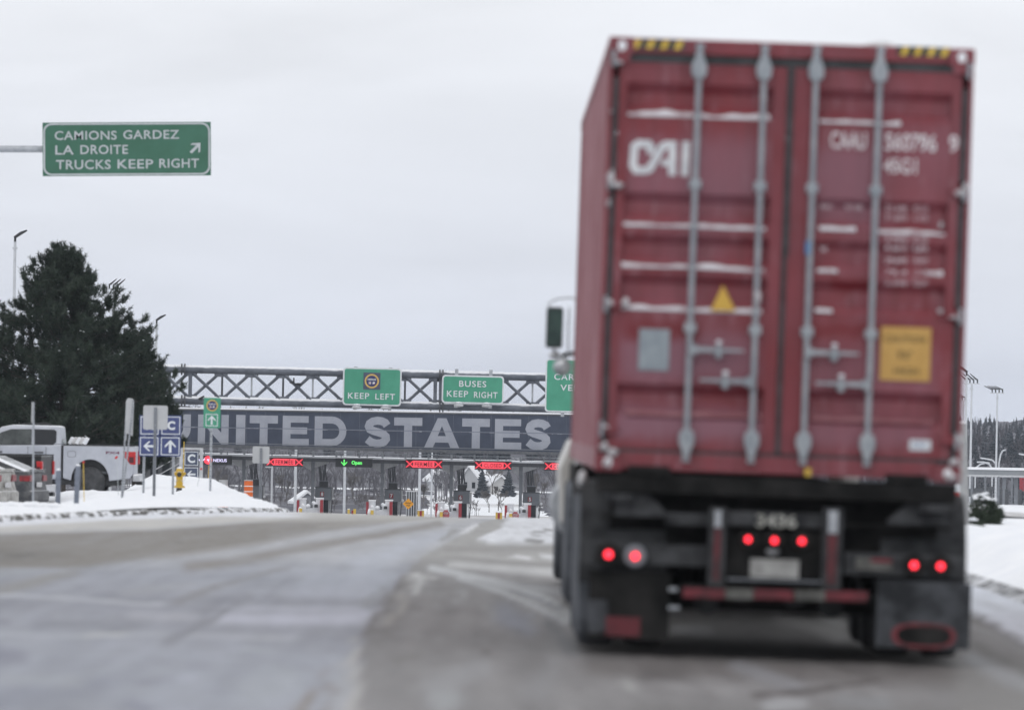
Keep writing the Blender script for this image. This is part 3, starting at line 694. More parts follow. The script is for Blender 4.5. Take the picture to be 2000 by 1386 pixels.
for px in [341, 476.5, 611.5, 747, 882, 1017.5, 1152]:
    a_ = P(px, top_y(px) + 9.6, DC + 1) - root; gz = road_z(a_.x + root.x, DC) - root.z
    MB().box((a_.x - .13, a_.y - .13, gz), (a_.x + .13, a_.y + .13, a_.z)).build('column', M['midgrey'], canopy)
    # haunch brackets beside the column head, overhead duct
    MB().prism([(a_.x + .15, a_.z - .5), (a_.x + 1.3, a_.z - .12), (a_.x + 1.3, a_.z), (a_.x + .15, a_.z)][::1], a_.y - .05, a_.y + .1).build('bracket', M['lightgrey'], canopy)
    MB().prism([(a_.x - 1.2, a_.z), (a_.x - 1.2, a_.z - .12), (a_.x - .15, a_.z - .75), (a_.x - .15, a_.z)], a_.y - .05, a_.y + .1).build('bracket', M['lightgrey'], canopy)

# ---- UNITED STATES board
DB = 527.0
btop = lambda px: line_y(330, 798, 1112, 809.5, px); bbot = lambda px: line_y(330, 867, 1090, 883.5, px)
broot = P(720, bbot(720), DB)
board = thing('border_sign_board', 'huge slate blue mesh board spelling UNITED STATES in pale grey letters above the booths', 'sign board', broot)
bl = lambda px, py, D=DB: P(px, py, D) - broot
bx0, bx1 = 298, 1290
npan = 27; pw = (bx1 - bx0) / npan
for i in range(npan):
    xa, xb = bx0 + i * pw + .12, bx0 + (i + 1) * pw - .12
    for r in range(2):
        f0, f1 = (0.0, .485) if r == 0 else (.515, 1.0)
        q = []
        for px, f in ((xa, f1), (xb, f1), (xb, f0), (xa, f0)):
            yy = btop(px) + 2 + (bbot(px) - btop(px) - 3) * f; v = bl(px, yy); q.append((v.x, v.z))
        MB().prism(q, .0, .04).build('panel', M['board'], board)
def bar(mb, pa, pb, h, D, y0, y1, rt):
    """bar between two picture points, h metres thick"""
    a_ = P(pa[0], pa[1], D) - rt; b_ = P(pb[0], pb[1], D) - rt
    vs = []
    for yy in (y0, y1): vs += [(a_.x, yy, a_.z - h / 2), (b_.x, yy, b_.z - h / 2), (b_.x, yy, b_.z + h / 2), (a_.x, yy, a_.z + h / 2)]
    mb.add(vs, [(0, 1, 2, 3), (4, 7, 6, 5), (0, 4, 5, 1), (3, 2, 6, 7), (0, 3, 7, 4), (1, 5, 6, 2)]); return mb
bar(MB(), (bx0, btop(bx0) + .6), (bx1, btop(bx1) + .6), .16, DB, -.1, .4, broot).build('top_rail', M['darkgrey'], board)
bar(MB(), (bx0, btop(bx0) - 1.8), (bx1, btop(bx1) - 1.8), .12, DB, -.12, .45, broot).build('snow', M['snowcap'], board)
bar(MB(), (bx0, bbot(bx0) + 2.2), (bx1, bbot(bx1) + 2.2), .24, DB, -.9, .4, broot).build('catwalk', M['darkgrey'], board)
bar(MB(), (bx0, bbot(bx0) - 4.5), (bx1, bbot(bx1) - 4.5), .05, DB, -.95, -.9, broot).build('handrail', M['midgrey'], board)
bar(MB(), (bx0, (btop(bx0) + bbot(bx0)) / 2), (bx1, (btop(bx1) + bbot(bx1)) / 2), .05, DB, -.06, .0, broot).build('seam_strip', M['boardrail'], board)
for px in (446.5, 535, 611, 673, 747, 830, 884, 952, 1020.5, 1110):
    a_ = bl(px, btop(px) + 3); b_ = bl(px, bbot(px))
    MB().box((a_.x - .045, .05, b_.z), (a_.x + .045, .25, a_.z)).build('frame_post', M['darkgrey'], board)
for ch, xa, xb in (('U', 312, 372), ('N', 387, 446), ('I', 461.5, 478.5), ('T', 488, 542), ('E', 552.5, 603), ('D', 615, 676), ('S', 711, 763), ('T', 770, 824), ('A', 829, 897), ('T', 903, 956), ('E', 967, 1018), ('S', 1025, 1076)):
    pa = bl(xa, line_y(356, 808, 1050, 818.5, (xa + xb) / 2)); pb = bl(xb, line_y(356, 866, 1050, 878.5, (xa + xb) / 2))
    m = MB()
    if ch == 'I': m.box((pa.x, -.03, pb.z), (pb.x, -.02, pa.z))
    elif ch in 'TEN':
        W_, H_ = pb.x - pa.x, pa.z - pb.z; t = .27 * H_; X, Z = pa.x, pb.z
        if ch == 'T': R_ = [(0, H_ - t, W_, H_), (W_ / 2 - t / 2, 0, W_ / 2 + t / 2, H_ - t)]
        elif ch == 'E': tt = t * .85; R_ = [(0, 0, t, H_), (t, 0, W_, tt), (t, H_ / 2 - tt / 2, W_ * .93, H_ / 2 + tt / 2), (t, H_ - tt, W_ * .98, H_)]
        else: R_ = [(0, 0, t * .93, H_), (W_ - t * .93, 0, W_, H_)]
        for x0, z0, x1, z1 in R_: m.add([(X + x0, -.03, Z + z0), (X + x1, -.03, Z + z0), (X + x1, -.03, Z + z1), (X + x0, -.03, Z + z1)], [(0, 1, 2, 3)])
        if ch == 'N':
            a1 = t * .93
            m.add([(X + a1, -.03, Z + H_), (X + a1, -.03, Z + H_ - a1 * 1.55), (X + W_ - a1, -.03, Z), (X + W_ - a1, -.03, Z + a1 * 1.55)], [(0, 1, 2, 3)])
    elif ch == 'D':
        W_, H_ = pb.x - pa.x, pa.z - pb.z; t = .27 * H_; X, Z = pa.x, pb.z; r = H_ / 2; n_ = 16
        o = [(X, Z + H_), (X + W_ - r, Z + H_)] + [(X + W_ - r + r * math.cos(rad(90 - 180 * i / n_)), Z + r + r * math.sin(rad(90 - 180 * i / n_))) for i in range(1, n_)] + [(X + W_ - r, Z), (X, Z)]
        r2 = r - t * .88
        i_ = [(X + t, Z + r + r2), (X + W_ - r, Z + r + r2)] + [(X + W_ - r + r2 * math.cos(rad(90 - 180 * i / n_)), Z + r + r2 * math.sin(rad(90 - 180 * i / n_))) for i in range(1, n_)] + [(X + W_ - r, Z + r - r2), (X + t, Z + r - r2)]
        ring_into(m, o, i_, -.03)
    elif ch == 'U':
        W_, H_ = pb.x - pa.x, pa.z - pb.z; t = .26 * H_; X, Z = pa.x, pb.z; r = W_ / 2; n_ = 14
        o = [(X, Z + H_)] + [(X + r - r * math.cos(rad(180 * i / n_)), Z + r * .95 - r * .95 * math.sin(rad(180 * i / n_))) for i in range(n_ + 1)] + [(X + W_, Z + H_)]
        q = r - t
        i_ = [(X + t, Z + H_)] + [(X + r - q * math.cos(rad(180 * i / n_)), Z + r * .95 - q * .95 * math.sin(rad(180 * i / n_))) for i in range(n_ + 1)] + [(X + W_ - t, Z + H_)]
        nn = len(o); m.add([(x, -.03, z) for x, z in o + i_], [(i, i + 1, nn + i + 1, nn + i) for i in range(nn - 1)])
    elif ch == 'A':
        W_, H_ = pb.x - pa.x, pa.z - pb.z; X, Z = pa.x, pb.z; t = .29 * H_
        c = W_ / 2
        m.add([(X, -.03, Z), (X + t * 1.02, -.03, Z), (X + c, -.03, Z + H_ * .74), (X + c, -.03, Z + H_), (X + c - t * .5, -.03, Z + H_)], [(0, 1, 2, 3, 4)])
        m.add([(X + W_, -.03, Z), (X + W_ - t * 1.02, -.03, Z), (X + c, -.03, Z + H_ * .74), (X + c, -.03, Z + H_), (X + c + t * .5, -.03, Z + H_)], [(1, 0, 4, 3, 2)])
        m.add([(X + c - W_ * .255, -.031, Z + H_ * .18), (X + c + W_ * .255, -.031, Z + H_ * .18), (X + c + W_ * .16, -.031, Z + H_ * .40), (X + c - W_ * .16, -.031, Z + H_ * .40)], [(0, 1, 2, 3)])
    else:
        W_, H_ = pb.x - pa.x, pa.z - pb.z; t = .265 * H_; X, Z = pa.x + t / 2, pb.z + t / 2; W_ -= t; H_ -= t
        sp_ = [(1.0, .80), (.90, .93), (.72, 1.0), (.5, 1.02), (.26, .98), (.10, .88), (.05, .75), (.12, .62), (.30, .55), (.55, .49), (.80, .42), (.94, .31), (.96, .19), (.85, .06), (.66, -.01), (.44, -.02), (.2, .03), (-.02, .17)]
        stroke(m, [(X + W_ * a_, Z + H_ * b_) for a_, b_ in sp_], t, -.03)
    m.build('letter', M['boardletter'], board)

# ---- lane signals under the canopy edge
def led_sign(px0, px1, y0, y1, kind, label):
    D = DC - 1.2; c = P((px0 + px1) / 2, y1, D); k = sc(D)
    t = thing('lane_signal', label, 'lane signal', c, group='lane signals hanging from the canopy edge')
    w = (px1 - px0) / k; h = (y1 - y0) / k
    MB().box((-w / 2, 0, 0), (w / 2, .25, h)).build('housing', M['black'], t, bevel=.01)
    MB().box((-w / 2 - .03, .02, h + .002), (w / 2 + .03, .25, h + .06)).build('snow', M['snowcap'], t)
    for s_ in (-1, 1): MB().box((s_ * w * .35 - .04, .1, h + .06), (s_ * w * .35 + .04, .18, h + .35)).build('hanger', M['midgrey'], t)
    X = lambda f: -w / 2 + w * f
    if kind in ('FERMÉE', 'CLOSED'):
        zc = h * .49; mm = MB(); mm.add([(X(.205), -.02, h * .12), (X(.78), -.02, h * .12), (X(.78), -.02, h * .86), (X(.205), -.02, h * .86)], [(0, 1, 2, 3)]); mm.build('lit_panel', M['ledpink'], t)
        mm = MB(); text_into(mm, kind, X(.25), X(.735), h * .24, h * (.84 if kind[0] == 'F' else .72), -.035, bold=.018, space=1.12); mm.build('lettering', M['leddark'], t)
        for cx in (.115, .885):
            cx = X(cx); r = h * .36
            mm = MB(); mm.add([(cx - w * .075, -.012, h * .12), (cx + w * .075, -.012, h * .12), (cx + w * .075, -.012, h * .86), (cx - w * .075, -.012, h * .86)], [(0, 1, 2, 3)]); mm.build('dim_panel', M['leddim'], t)
            mm = MB()
            for s_, yy in ((1, -.03), (-1, -.034)):
                q = .055
                mm.add([(cx - r * 1.1 - q, yy, zc - s_ * r), (cx - r * 1.1 + q, yy, zc - s_ * r), (cx + r * 1.1 + q, yy, zc + s_ * r), (cx + r * 1.1 - q, yy, zc + s_ * r)], [(0, 1, 2, 3)])
            mm.build('cross', M['ledred'], t)
    elif kind == 'Open':
        mm = MB(); cx = X(.235); q = .045; zb = h * .18
        mm.box((cx - q, -.03, zb), (cx + q, -.02, h * .86))
        for s_ in (-1, 1): mm.add([(cx, -.034, zb - .02), (cx + s_ * .25, -.034, zb + .24), (cx + s_ * .25, -.034, zb + .33), (cx, -.034, zb + .09)], [(0, 1, 2, 3)])
        mm.build('arrow', M['ledgreen'], t)
        mm = MB(); text_into(mm, kind, X(.435), X(.715), h * .20, h * .74, -.03, bold=.03); mm.build('lettering', M['ledgreen'], t)
    else:
        mm = MB(); cx = X(.06); zb = h * .2; mm.box((cx - .05, -.03, zb), (cx + .05, -.02, h * .85)); mm.add([(cx, -.034, zb), (cx + .3, -.034, zb + .28), (cx + .3, -.034, zb + .4), (cx, -.034, zb + .13)], [(0, 1, 2, 3)]); mm.add([(cx, -.034, zb), (cx - .2, -.034, zb + .22), (cx - .2, -.034, zb + .34), (cx, -.034, zb + .13)], [(0, 1, 2, 3)]); mm.build('arrow', M['ledwhite'], t)
        mm = MB(); disc(mm, X(.27), h * .5, h * .44, -.03); mm.build('emblem', M['ledred'], t)
        mm = MB(); mm.box((X(.235), -.05, h * .46), (X(.305), -.045, h * .6)); mm.box((X(.27), -.05, h * .3), (X(.29), -.045, h * .45)); mm.build('emblem_mark', M['ledwhite'], t)
        mm = MB(); text_into(mm, 'nexus'.upper(), X(.43), X(.84), h * .32, h * .66, -.03, bold=.02); mm.build('lettering', M['ledwhite'], t)
    return t
led_sign(389, 453, 889, 907.5, 'NEXUS', 'black lane signal with white NEXUS lettering and a red round emblem')
led_sign(520, 592, 893, 910.5, 'FERMÉE', 'red lit FERMÉE lane signal left of the green Open one')
led_sign(655, 727.5, 895, 912, 'Open', 'dark lane signal with green arrow and green word Open')
led_sign(792, 864, 897, 915, 'FERMÉE', 'red lit FERMÉE lane signal right of the green Open one')
led_sign(927, 999, 900, 917, 'CLOSED', 'red lit CLOSED lane signal fully in view')
led_sign(1063, 1135, 902, 919, 'CLOSED', 'red lane signal half hidden behind the truck')

# ---- booths
def booth(px, num, where):
    """px = picture column of the canopy column to the left of the booth"""
    D = DC + 1.5; k = sc(D); gx = P(px + 20, 1000, D).x; gz = road_z(gx, D); o = Vector((P(px, 1000, D).x, D, gz))
    t = thing('inspection_booth', 'grey inspection booth with red plate %s, %s' % (num, where), 'booth', o, group='inspection booths under the canopy')
    dy = 18.2 * (px - 611.5) / 1000.0 + (0 if px > 0 else 0)
    z = lambda row: P(px, row + (px - 611.5) * .0253, D).z - gz      # rows measured at booth 8, following the slope
    x = lambda q: q / k
    MB().box((x(3.5), .2, z(976)), (x(35), 2.6, z(952))).build('upper_box', mat('booth_grey', (0.16, 0.178, 0.20), (0.20, 0.215, 0.24), .8, .6), t, bevel=.03)
    MB().box((x(2.5), .1, z(951.8)), (x(36), 2.7, z(950.4))).build('roof_edge', M['darkgrey'], t)
    MB().box((x(18), .5, .1), (x(29), 2.2, z(976.2))).build('window', M['glass'], t)
    MB().box((x(5), .6, 0), (x(17.8), 2.2, z(976.2))).build('wall', M['midgrey'], t)
    MB().box((x(17), .3, 0), (x(36), 2.4, z(1009))).build('wall', M['midgrey'], t)
    for q in (29.2, 32.5): MB().box((x(q), .6, z(1010)), (x(q + 1.6), .8, z(976.2))).build('frame', M['lightgrey'], t)
    MB().box((x(35.4), .4, z(975)), (x(38.6), 1.2, z(954))).build('side_lamp_box', M['lightgrey'], t)
    MB().blob((x(39), .2, z(972.5)), .12, 3).build('lamp', M['snowcap'], t)
    MB().cyl((x(34.6), .3, z(1008)), (x(37), .3, z(976)), .045, n=6).build('stanchion', M['darkgrey'], t)
    MB().box((x(13), .12, z(968.6)), (x(20.6), .17, z(959.6))).build('number_plate', M['redstripe'], t)
    mm = MB(); text_into(mm, num, x(14.6), x(19.2), z(967.8), z(960.4), .1, bold=.04); mm.build('number', M['signwhite'], t)
    m_ = MB().box((x(11), .4, z(950.3)), (x(28), 1.3, z(939.5))); m_.build('monitor_housing', M['black'], t)
    MB().box((x(10.5), .35, z(939.4)), (x(28.5), 1.4, z(937.6))).build('monitor_hood', M['midgrey'], t)
    for xa, xb in ((8, 13), (13, 15), (18, 19), (25.5, 18.5), (27, 19.5), (22, 25)):
        zt = P(px, top_y(px) + 9.5, D).z - gz
        MB().cyl((x(xa * .8 + 2), .8, zt), (x(xb), .8, z(937.6)), .06, n=6).build('strut', M['darkgrey'], t)
    MB().box((x(2.5), .7, z(952)), (x(4.2), .9, zt)).build('conduit', M['lightgrey'], t)
    return t
BL = {'8': 'left of three that show their number well', '7': 'left of the orange diamond sign', '6': 'right of the orange diamond sign', '5': 'beside the truck'}
booth(611.5, '8', 'left of the green Open signal')
booth(747, '7', 'left of the orange diamond sign')
booth(882, '6', 'left of the fully seen CLOSED signal')
booth(1017.5, '5', 'nearest the red container')
def dark_booth(px):
    t = booth(px, '9', 'x'); t['label'] = 'leftmost inspection booth, mostly hidden behind the snow bank and grey sign back'; 
    for c in list(t.children):
        if c.name.split('.')[0] in ('number', 'number_plate'): bpy.data.objects.remove(c)
dark_booth(476.5)

# ---- lane furniture in front of each booth
def lane_set(px, n8, where, stop):
    D = DC - 6; k = sc(D)
    gz = road_z(P(px, 1000, D).x, D)
    row = lambda r: P(px, r + (px - 611.5) * .0253, D).z - gz
    def at(q0): v = P(px + q0, 1000, D); return Vector((v.x, D, gz))
    def cab(q0, q1, r, s0, s1, label, rr=None):
        t = thing('gate_cabinet', label, 'gate cabinet', at((q0 + q1) / 2), group='white gate cabinets before the booths')
        w = (q1 - q0) / k
        MB().box((-w / 2, 0, 0), (w / 2, .7, row(r + 1.2))).build('body', M['whiteplastic'], t, bevel=.02)
        MB().box((-w / 2 - .04, -.05, row(r + 1.1)), (w / 2 + .04, .75, row(r - 1.2))).build('cap', M['snowcap'], t, bevel=.03)
        a_ = (s0 - (q0 + q1) / 2) / k; b_ = (s1 - (q0 + q1) / 2) / k
        MB().box((a_, -.22, 0.0), (b_, -.06, row(r + 2.5 if rr is None else rr))).build('reflector_panel', M['redstripe'], t)
        return t
    cab(-27, -14, 974, -32, -27.3, 'white gate cabinet with red panel on its left, %s' % where)
    cab(5, 19.5, 973, 13.5, 19.6, 'white gate cabinet with red panel on its right, %s' % where)
    # camera on a post
    t = thing('camera_post', 'white hooded camera on a post, %s' % where, 'camera', at(3), group='plate cameras before the booths')
    MB().box((-.16, .1, 0), (.12, .4, row(986))).build('post', M['whiteplastic'], t)
    MB().cyl((-.12, .5, row(982)), (.14, -.3, row(986)), .17, n=10).build('housing', M['whiteplastic'], t)
    MB().box((-.02, -.42, row(990)), (.26, -.3, row(984.5))).build('lens', M['black'], t)
    # low kit under snow
    t = thing('camera_unit', 'snow covered low equipment box, %s' % where, 'equipment box', at(-18), group='snowed-up equipment before the booths')
    MB().box((-.15, .1, 0), (.75, .7, row(992))).build('box', M['whiteplastic'], t, bevel=.03)
    MB().blob((-.1, .2, row(987)), (.26, .3, .25), 1).build('snow', M['snowcap'], t); MB().blob((.32, .2, row(988)), (.24, .3, .18), 5).build('snow', M['snowcap'], t)
    MB().blob((-.32, -.1, row(997)), (.2, .3, .35), 9).build('snow', M['snowcap'], t)
    t = thing('bollard', 'yellow bollard among snowed-up equipment, %s' % where, 'bollard', at(-24 if n8 else -20), group='yellow bollards on the booth islands')
    MB().cyl((0, -.6, 0), (0, -.6, row(992)), .13, n=12).build('post', M['yellow'], t)
    MB().blob((0, -.6, row(992)), (.15, .15, .07), 2).build('snow', M['snowcap'], t)
    if stop:
        t = thing('notice_board', 'dull red octagonal notice behind a yellow bollard, %s' % where, 'sign', at(-11), group='red notices on the booth islands')
        mm = MB(); pts = [(.28 * math.cos(rad(22.5 + 45 * i)) * 1.1, row(998) + .42 * math.sin(rad(22.5 + 45 * i))) for i in range(8)]; mm.prism(pts, -.4, -.36); mm.build('panel', mat('faded_red', (0.34, 0.06, 0.08), (0.42, 0.1, 0.12), 5, .6), t)
        mm = MB(); text_into(mm, 'STOP', -.2, .2, row(997), row(993), -.42, .02); mm.build('lettering', M['signgrey'], t)
        MB().box((-.04, -.34, 0), (.04, -.28, row(1003))).build('post', M['steel'], t)
    # yellow and red bumper posts in the lane centre
    t = thing('bumper_post', 'yellow and red bumper post in the lane %s' % {611.5: 'below the green Open signal', 747: 'right of the orange diamond sign', 882: 'below the fully seen CLOSED signal', 1017.5: 'hidden beside the truck'}[px], 'bumper post', at(75 if px < 870 else 92.5), group='striped bumper posts between the lanes')
    mm = row(993)
    if n8:
        MB().box((-.32, 0, 0), (-.14, .2, row(993))).build('post', M['yellow'], t); MB().box((.0, 0, 0), (.15, .2, row(995))).build('post', M['redstripe'], t, label='red post'); MB().box((.153, -.1, 0), (.36, .2, row(992))).build('post', M['yellow'], t)
        MB().box((-.33, -.01, row(993)), (-.13, .21, row(991.6))).build('snow', M['snowcap'], t)
    else:
        MB().box((-.27, 0, 0), (-.1, .2, row(992))).build('post', M['yellow'], t); MB().box((-.097, -.06, 0), (.08, .2, row(992.5))).build('post', M['redstripe'], t, label='red post'); MB().box((.083, 0, 0), (.26, .2, row(992))).build('post', M['yellow'], t)
        MB().box((-.28, -.07, row(991.9)), (.27, .21, row(990.8))).build('snow', M['snowcap'], t)
lane_set(611.5, True, 'left of the green Open signal', False)
lane_set(747, False, 'left of the orange diamond sign', False)
lane_set(882, False, 'left of the fully seen CLOSED signal', True)
lane_set(1017.5, False, 'nearest the truck', True)

# ---- tall pale poles beyond the canopy
for px, w, D, top, lab in ((530, 3.5, 560, 905, 'thin pale pole right of the small grey sign back, joined by a top arm'), (576, 5.2, 575, 806, 'thick pale pole under the left FERMÉE signal'), (672, 4.8, 575, 808, 'pale pole below the green Open signal'), (818.5, 5, 575, 808, 'left and thicker of two pale poles below the right FERMÉE signal'), (842, 3.2, 575, 818, 'right and thinner of two pale poles below the right FERMÉE signal')):
    b_ = P(px, 1000, D); gz = field_z(b_.x, D); r = w / 2 / sc(D); tp = P(px, top, D).z
    t = thing('light_pole', lab, 'pole', (b_.x, D, gz), group='pale poles beyond the booths')
    MB().cyl((0, 0, 0), (0, 0, tp - gz), r * 1.12, r * .9, n=10).build('pole', M['lightpole'], t)
    MB().cyl((0, 0, tp - gz + .01), (0, 0, tp - gz + .12), r * 1.5, n=10).build('cap', M['lightpole'], t)
    if px == 530: MB().box((-.6, -.04, tp - gz - .35), (-.08, .04, tp - gz - .25)).build('arm', M['lightpole'], t)
b_ = P(1082, 1013, 480); t = thing('leaning_pole', 'slim white pole leaning right just left of the truck', 'pole', (b_.x, 480, road_z(b_.x, 480)))
MB().cyl((-.1, 0, 0), (P(1091, 960, 480).x - b_.x, 0, P(1091, 962, 480).z - road_z(b_.x, 480)), .06, n=8).build('pole', M['lightpole'], t)

# ---- orange diamond and slatted cabinet
D = 505; b_ = P(797, 1010, D); gz = road_z(b_.x, D); k = sc(D)
t = thing('diamond_sign', 'orange diamond warning sign beside booth 7', 'sign', (b_.x, D, gz))
zc = P(797, 983.5, D).z - gz; h = 10.8 / k
MB().prism([(0, zc - h), (h, zc), (0, zc + h), (-h, zc)], 0, .03).build('panel', M['diamond'], t)
mm = MB(); text_into(mm, 'SINGLE', -.24, .24, zc + .02, zc + .13, -.02, .02); text_into(mm, 'FILE', -.13, .13, zc - .18, zc - .06, -.02, .02); mm.build('lettering', M['leddark'] and mat('sign_black', (0.05, 0.03, 0.01)), t)
MB().box((-.03, .035, 0), (.03, .08, zc + .2)).build('post', M['steel'], t)
D = 545; b_ = P(803, 1010, D); gz = road_z(b_.x, D); k = sc(D)
t = thing('slatted_cabinet', 'tall pale cabinet with vertical slats behind the orange diamond sign', 'cabinet', (b_.x, D, gz))
hh = P(803, 960, D).z - gz
MB().box((-.45, .05, 0), (.45, .6, hh)).build('body', M['darkgrey'], t)
for i in range(5): MB().box((-.45 + i * .205, 0, .3), (-.37 + i * .205, .045, hh)).build('slat', M['whiteplastic'], t)
MB().box((-.5, -.05, hh), (.5, .65, hh + .08)).build('cap', M['snowcap'], t)

# ================================================================ OVERHEAD GANTRY (about 320 m away)
DG = 320.0; kg = sc(DG)
gy = lambda px, r: r + (px - 330) * .0225        # rows measured at px 330
groot = P(620, gy(620, 797), DG); groot.z = road_z(groot.x, DG)
gan = thing('sign_gantry', 'grey steel box truss gantry with snow on its chords carrying green signs', 'gantry', groot)
gl = lambda px, r: P(px, gy(px, r), DG) - groot
gx0, gx1 = 316, 1460
DEP = 1.6
def chord(r, y, rad_):
    a_ = gl(gx0, r); b_ = gl(gx1, r); MB().cyl((a_.x, y, a_.z), (b_.x, y, b_.z), rad_, n=14).build('chord', M['gantry'], gan)
    m_ = MB()
    for i in range(60):
        u0, u1 = i / 60, (i + 1) / 60; p_ = a_.lerp(b_, u0); q_ = a_.lerp(b_, u1); th = .045 + .03 * noise.noise(Vector((i * .4, r, y)))
        w_ = rad_ * .62; z0, z1 = p_.z + rad_ * .80, q_.z + rad_ * .80
        m_.add([(p_.x, y - w_, z0), (q_.x, y - w_, z1), (q_.x, y + w_, z1), (p_.x, y + w_, z0), (p_.x, y - w_ * .6, z0 + rad_ * .2 + th), (q_.x, y - w_ * .6, z1 + rad_ * .2 + th), (q_.x, y + w_ * .6, z1 + rad_ * .2 + th), (p_.x, y + w_ * .6, z0 + rad_ * .2 + th)], [(0, 1, 5, 4), (4, 5, 6, 7), (2, 3, 7, 6), (0, 3, 2, 1), (0, 4, 7, 3), (1, 2, 6, 5)])
    m_.build('snow', M['snowcap'], gan)
rc = 7.3 / kg
for r in (720.5, 781.5):
    chord(r, 0, rc); chord(r - .8, DEP, rc * .8)
def member(a_, b_, w, y, name='brace', mt='gantry'):
    MB().cyl((a_.x, y, a_.z), (b_.x, y, b_.z), w, n=6).build(name, M[mt], gan)
nodes = [372 + 59.8 * i for i in range(-1, 9)] + [861 + 59.8 * i for i in range(0, 11)]
nodes = [x for x in nodes if x < 1455]
for i, px in enumerate(nodes):
    nxt = nodes[i + 1] if i + 1 < len(nodes) else None
    joint = abs(px - 850.4) < 1 or abs(px - 861) < 1 or px in (372,) or (nxt and nxt - px < 20)
    if nxt and nxt - px > 20:
        a0, a1 = gl(px + 4, 727), gl(px + 4, 774); b0, b1 = gl(nxt - 4, 727), gl(nxt - 4, 774)
        member(a0, b1, .085, -.02); member(a1, b0, .085, .15)
    # gusset plates and uprights
    for r0, r1 in ((725.5, 733.5), (769, 776)):
        p_, q_ = gl(px - 13, r1), gl(px + 13, r0)
        MB().box((p_.x, -.03, p_.z), (q_.x, .03, q_.z)).build('gusset', M['gantry'], gan)
    a_, b_ = gl(px, 727), gl(px, 776)
    if joint: MB().box((a_.x - .09, -.1, b_.z), (a_.x + .09, .1, a_.z)).build('upright', M['gantry'], gan)
    elif i % 2 == 0: MB().box((a_.x - .05, DEP - .1, b_.z), (a_.x + .05, DEP, a_.z)).build('upright', M['darkgrey'], gan)
    else: MB().box((a_.x - .045, .1, b_.z), (a_.x + .045, .2, a_.z)).build('upright', M['steel'], gan)
    for r in (721, 781): 
        q_ = gl(px, r); MB().box((q_.x - .05, .1, q_.z - .06), (q_.x + .05, DEP, q_.z + .06)).build('cross_tie', M['gantry'], gan)
for px in (358, 862):
    for r in (720.5, 781.5):
        for dx in (-3, 3):
            q_ = gl(px + dx, r); MB().cyl((q_.x - .035, 0, q_.z), (q_.x + .035, 0, q_.z), rc * 1.55, n=14).build('flange', M['darkgrey'], gan)
for px in (322, 1440):
    q_ = gl(px, 714); MB().cyl((q_.x, DEP / 2, 0), (q_.x, DEP / 2, q_.z), .28, n=14).build('column', M['gantry'], gan)
    for s_ in (0, DEP): MB().cyl((q_.x, DEP / 2, gl(px, 740).z), (q_.x, s_, gl(px, 722).z), .1, n=8).build('strut', M['gantry'], gan)
q_ = gl(574, 742); m_ = MB(); m_.cyl((q_.x, -.2, q_.z), (q_.x, -.2, q_.z + .25), .04, n=6); m_.blob((q_.x + .22, -.25, q_.z - .06), (.2, .15, .07), 2); m_.blob((q_.x - .1, -.25, q_.z + .02), (.12, .12, .06), 2); m_.build('camera', M['black'], gan)
q_ = gl(399, 774); m_ = MB().box((q_.x - .28, -.4, q_.z - .05), (q_.x + .02, -.1, q_.z + .02), Matrix.Rotation(rad(-28), 3, 'Y')); m_.build('luminaire', M['black'], gan)

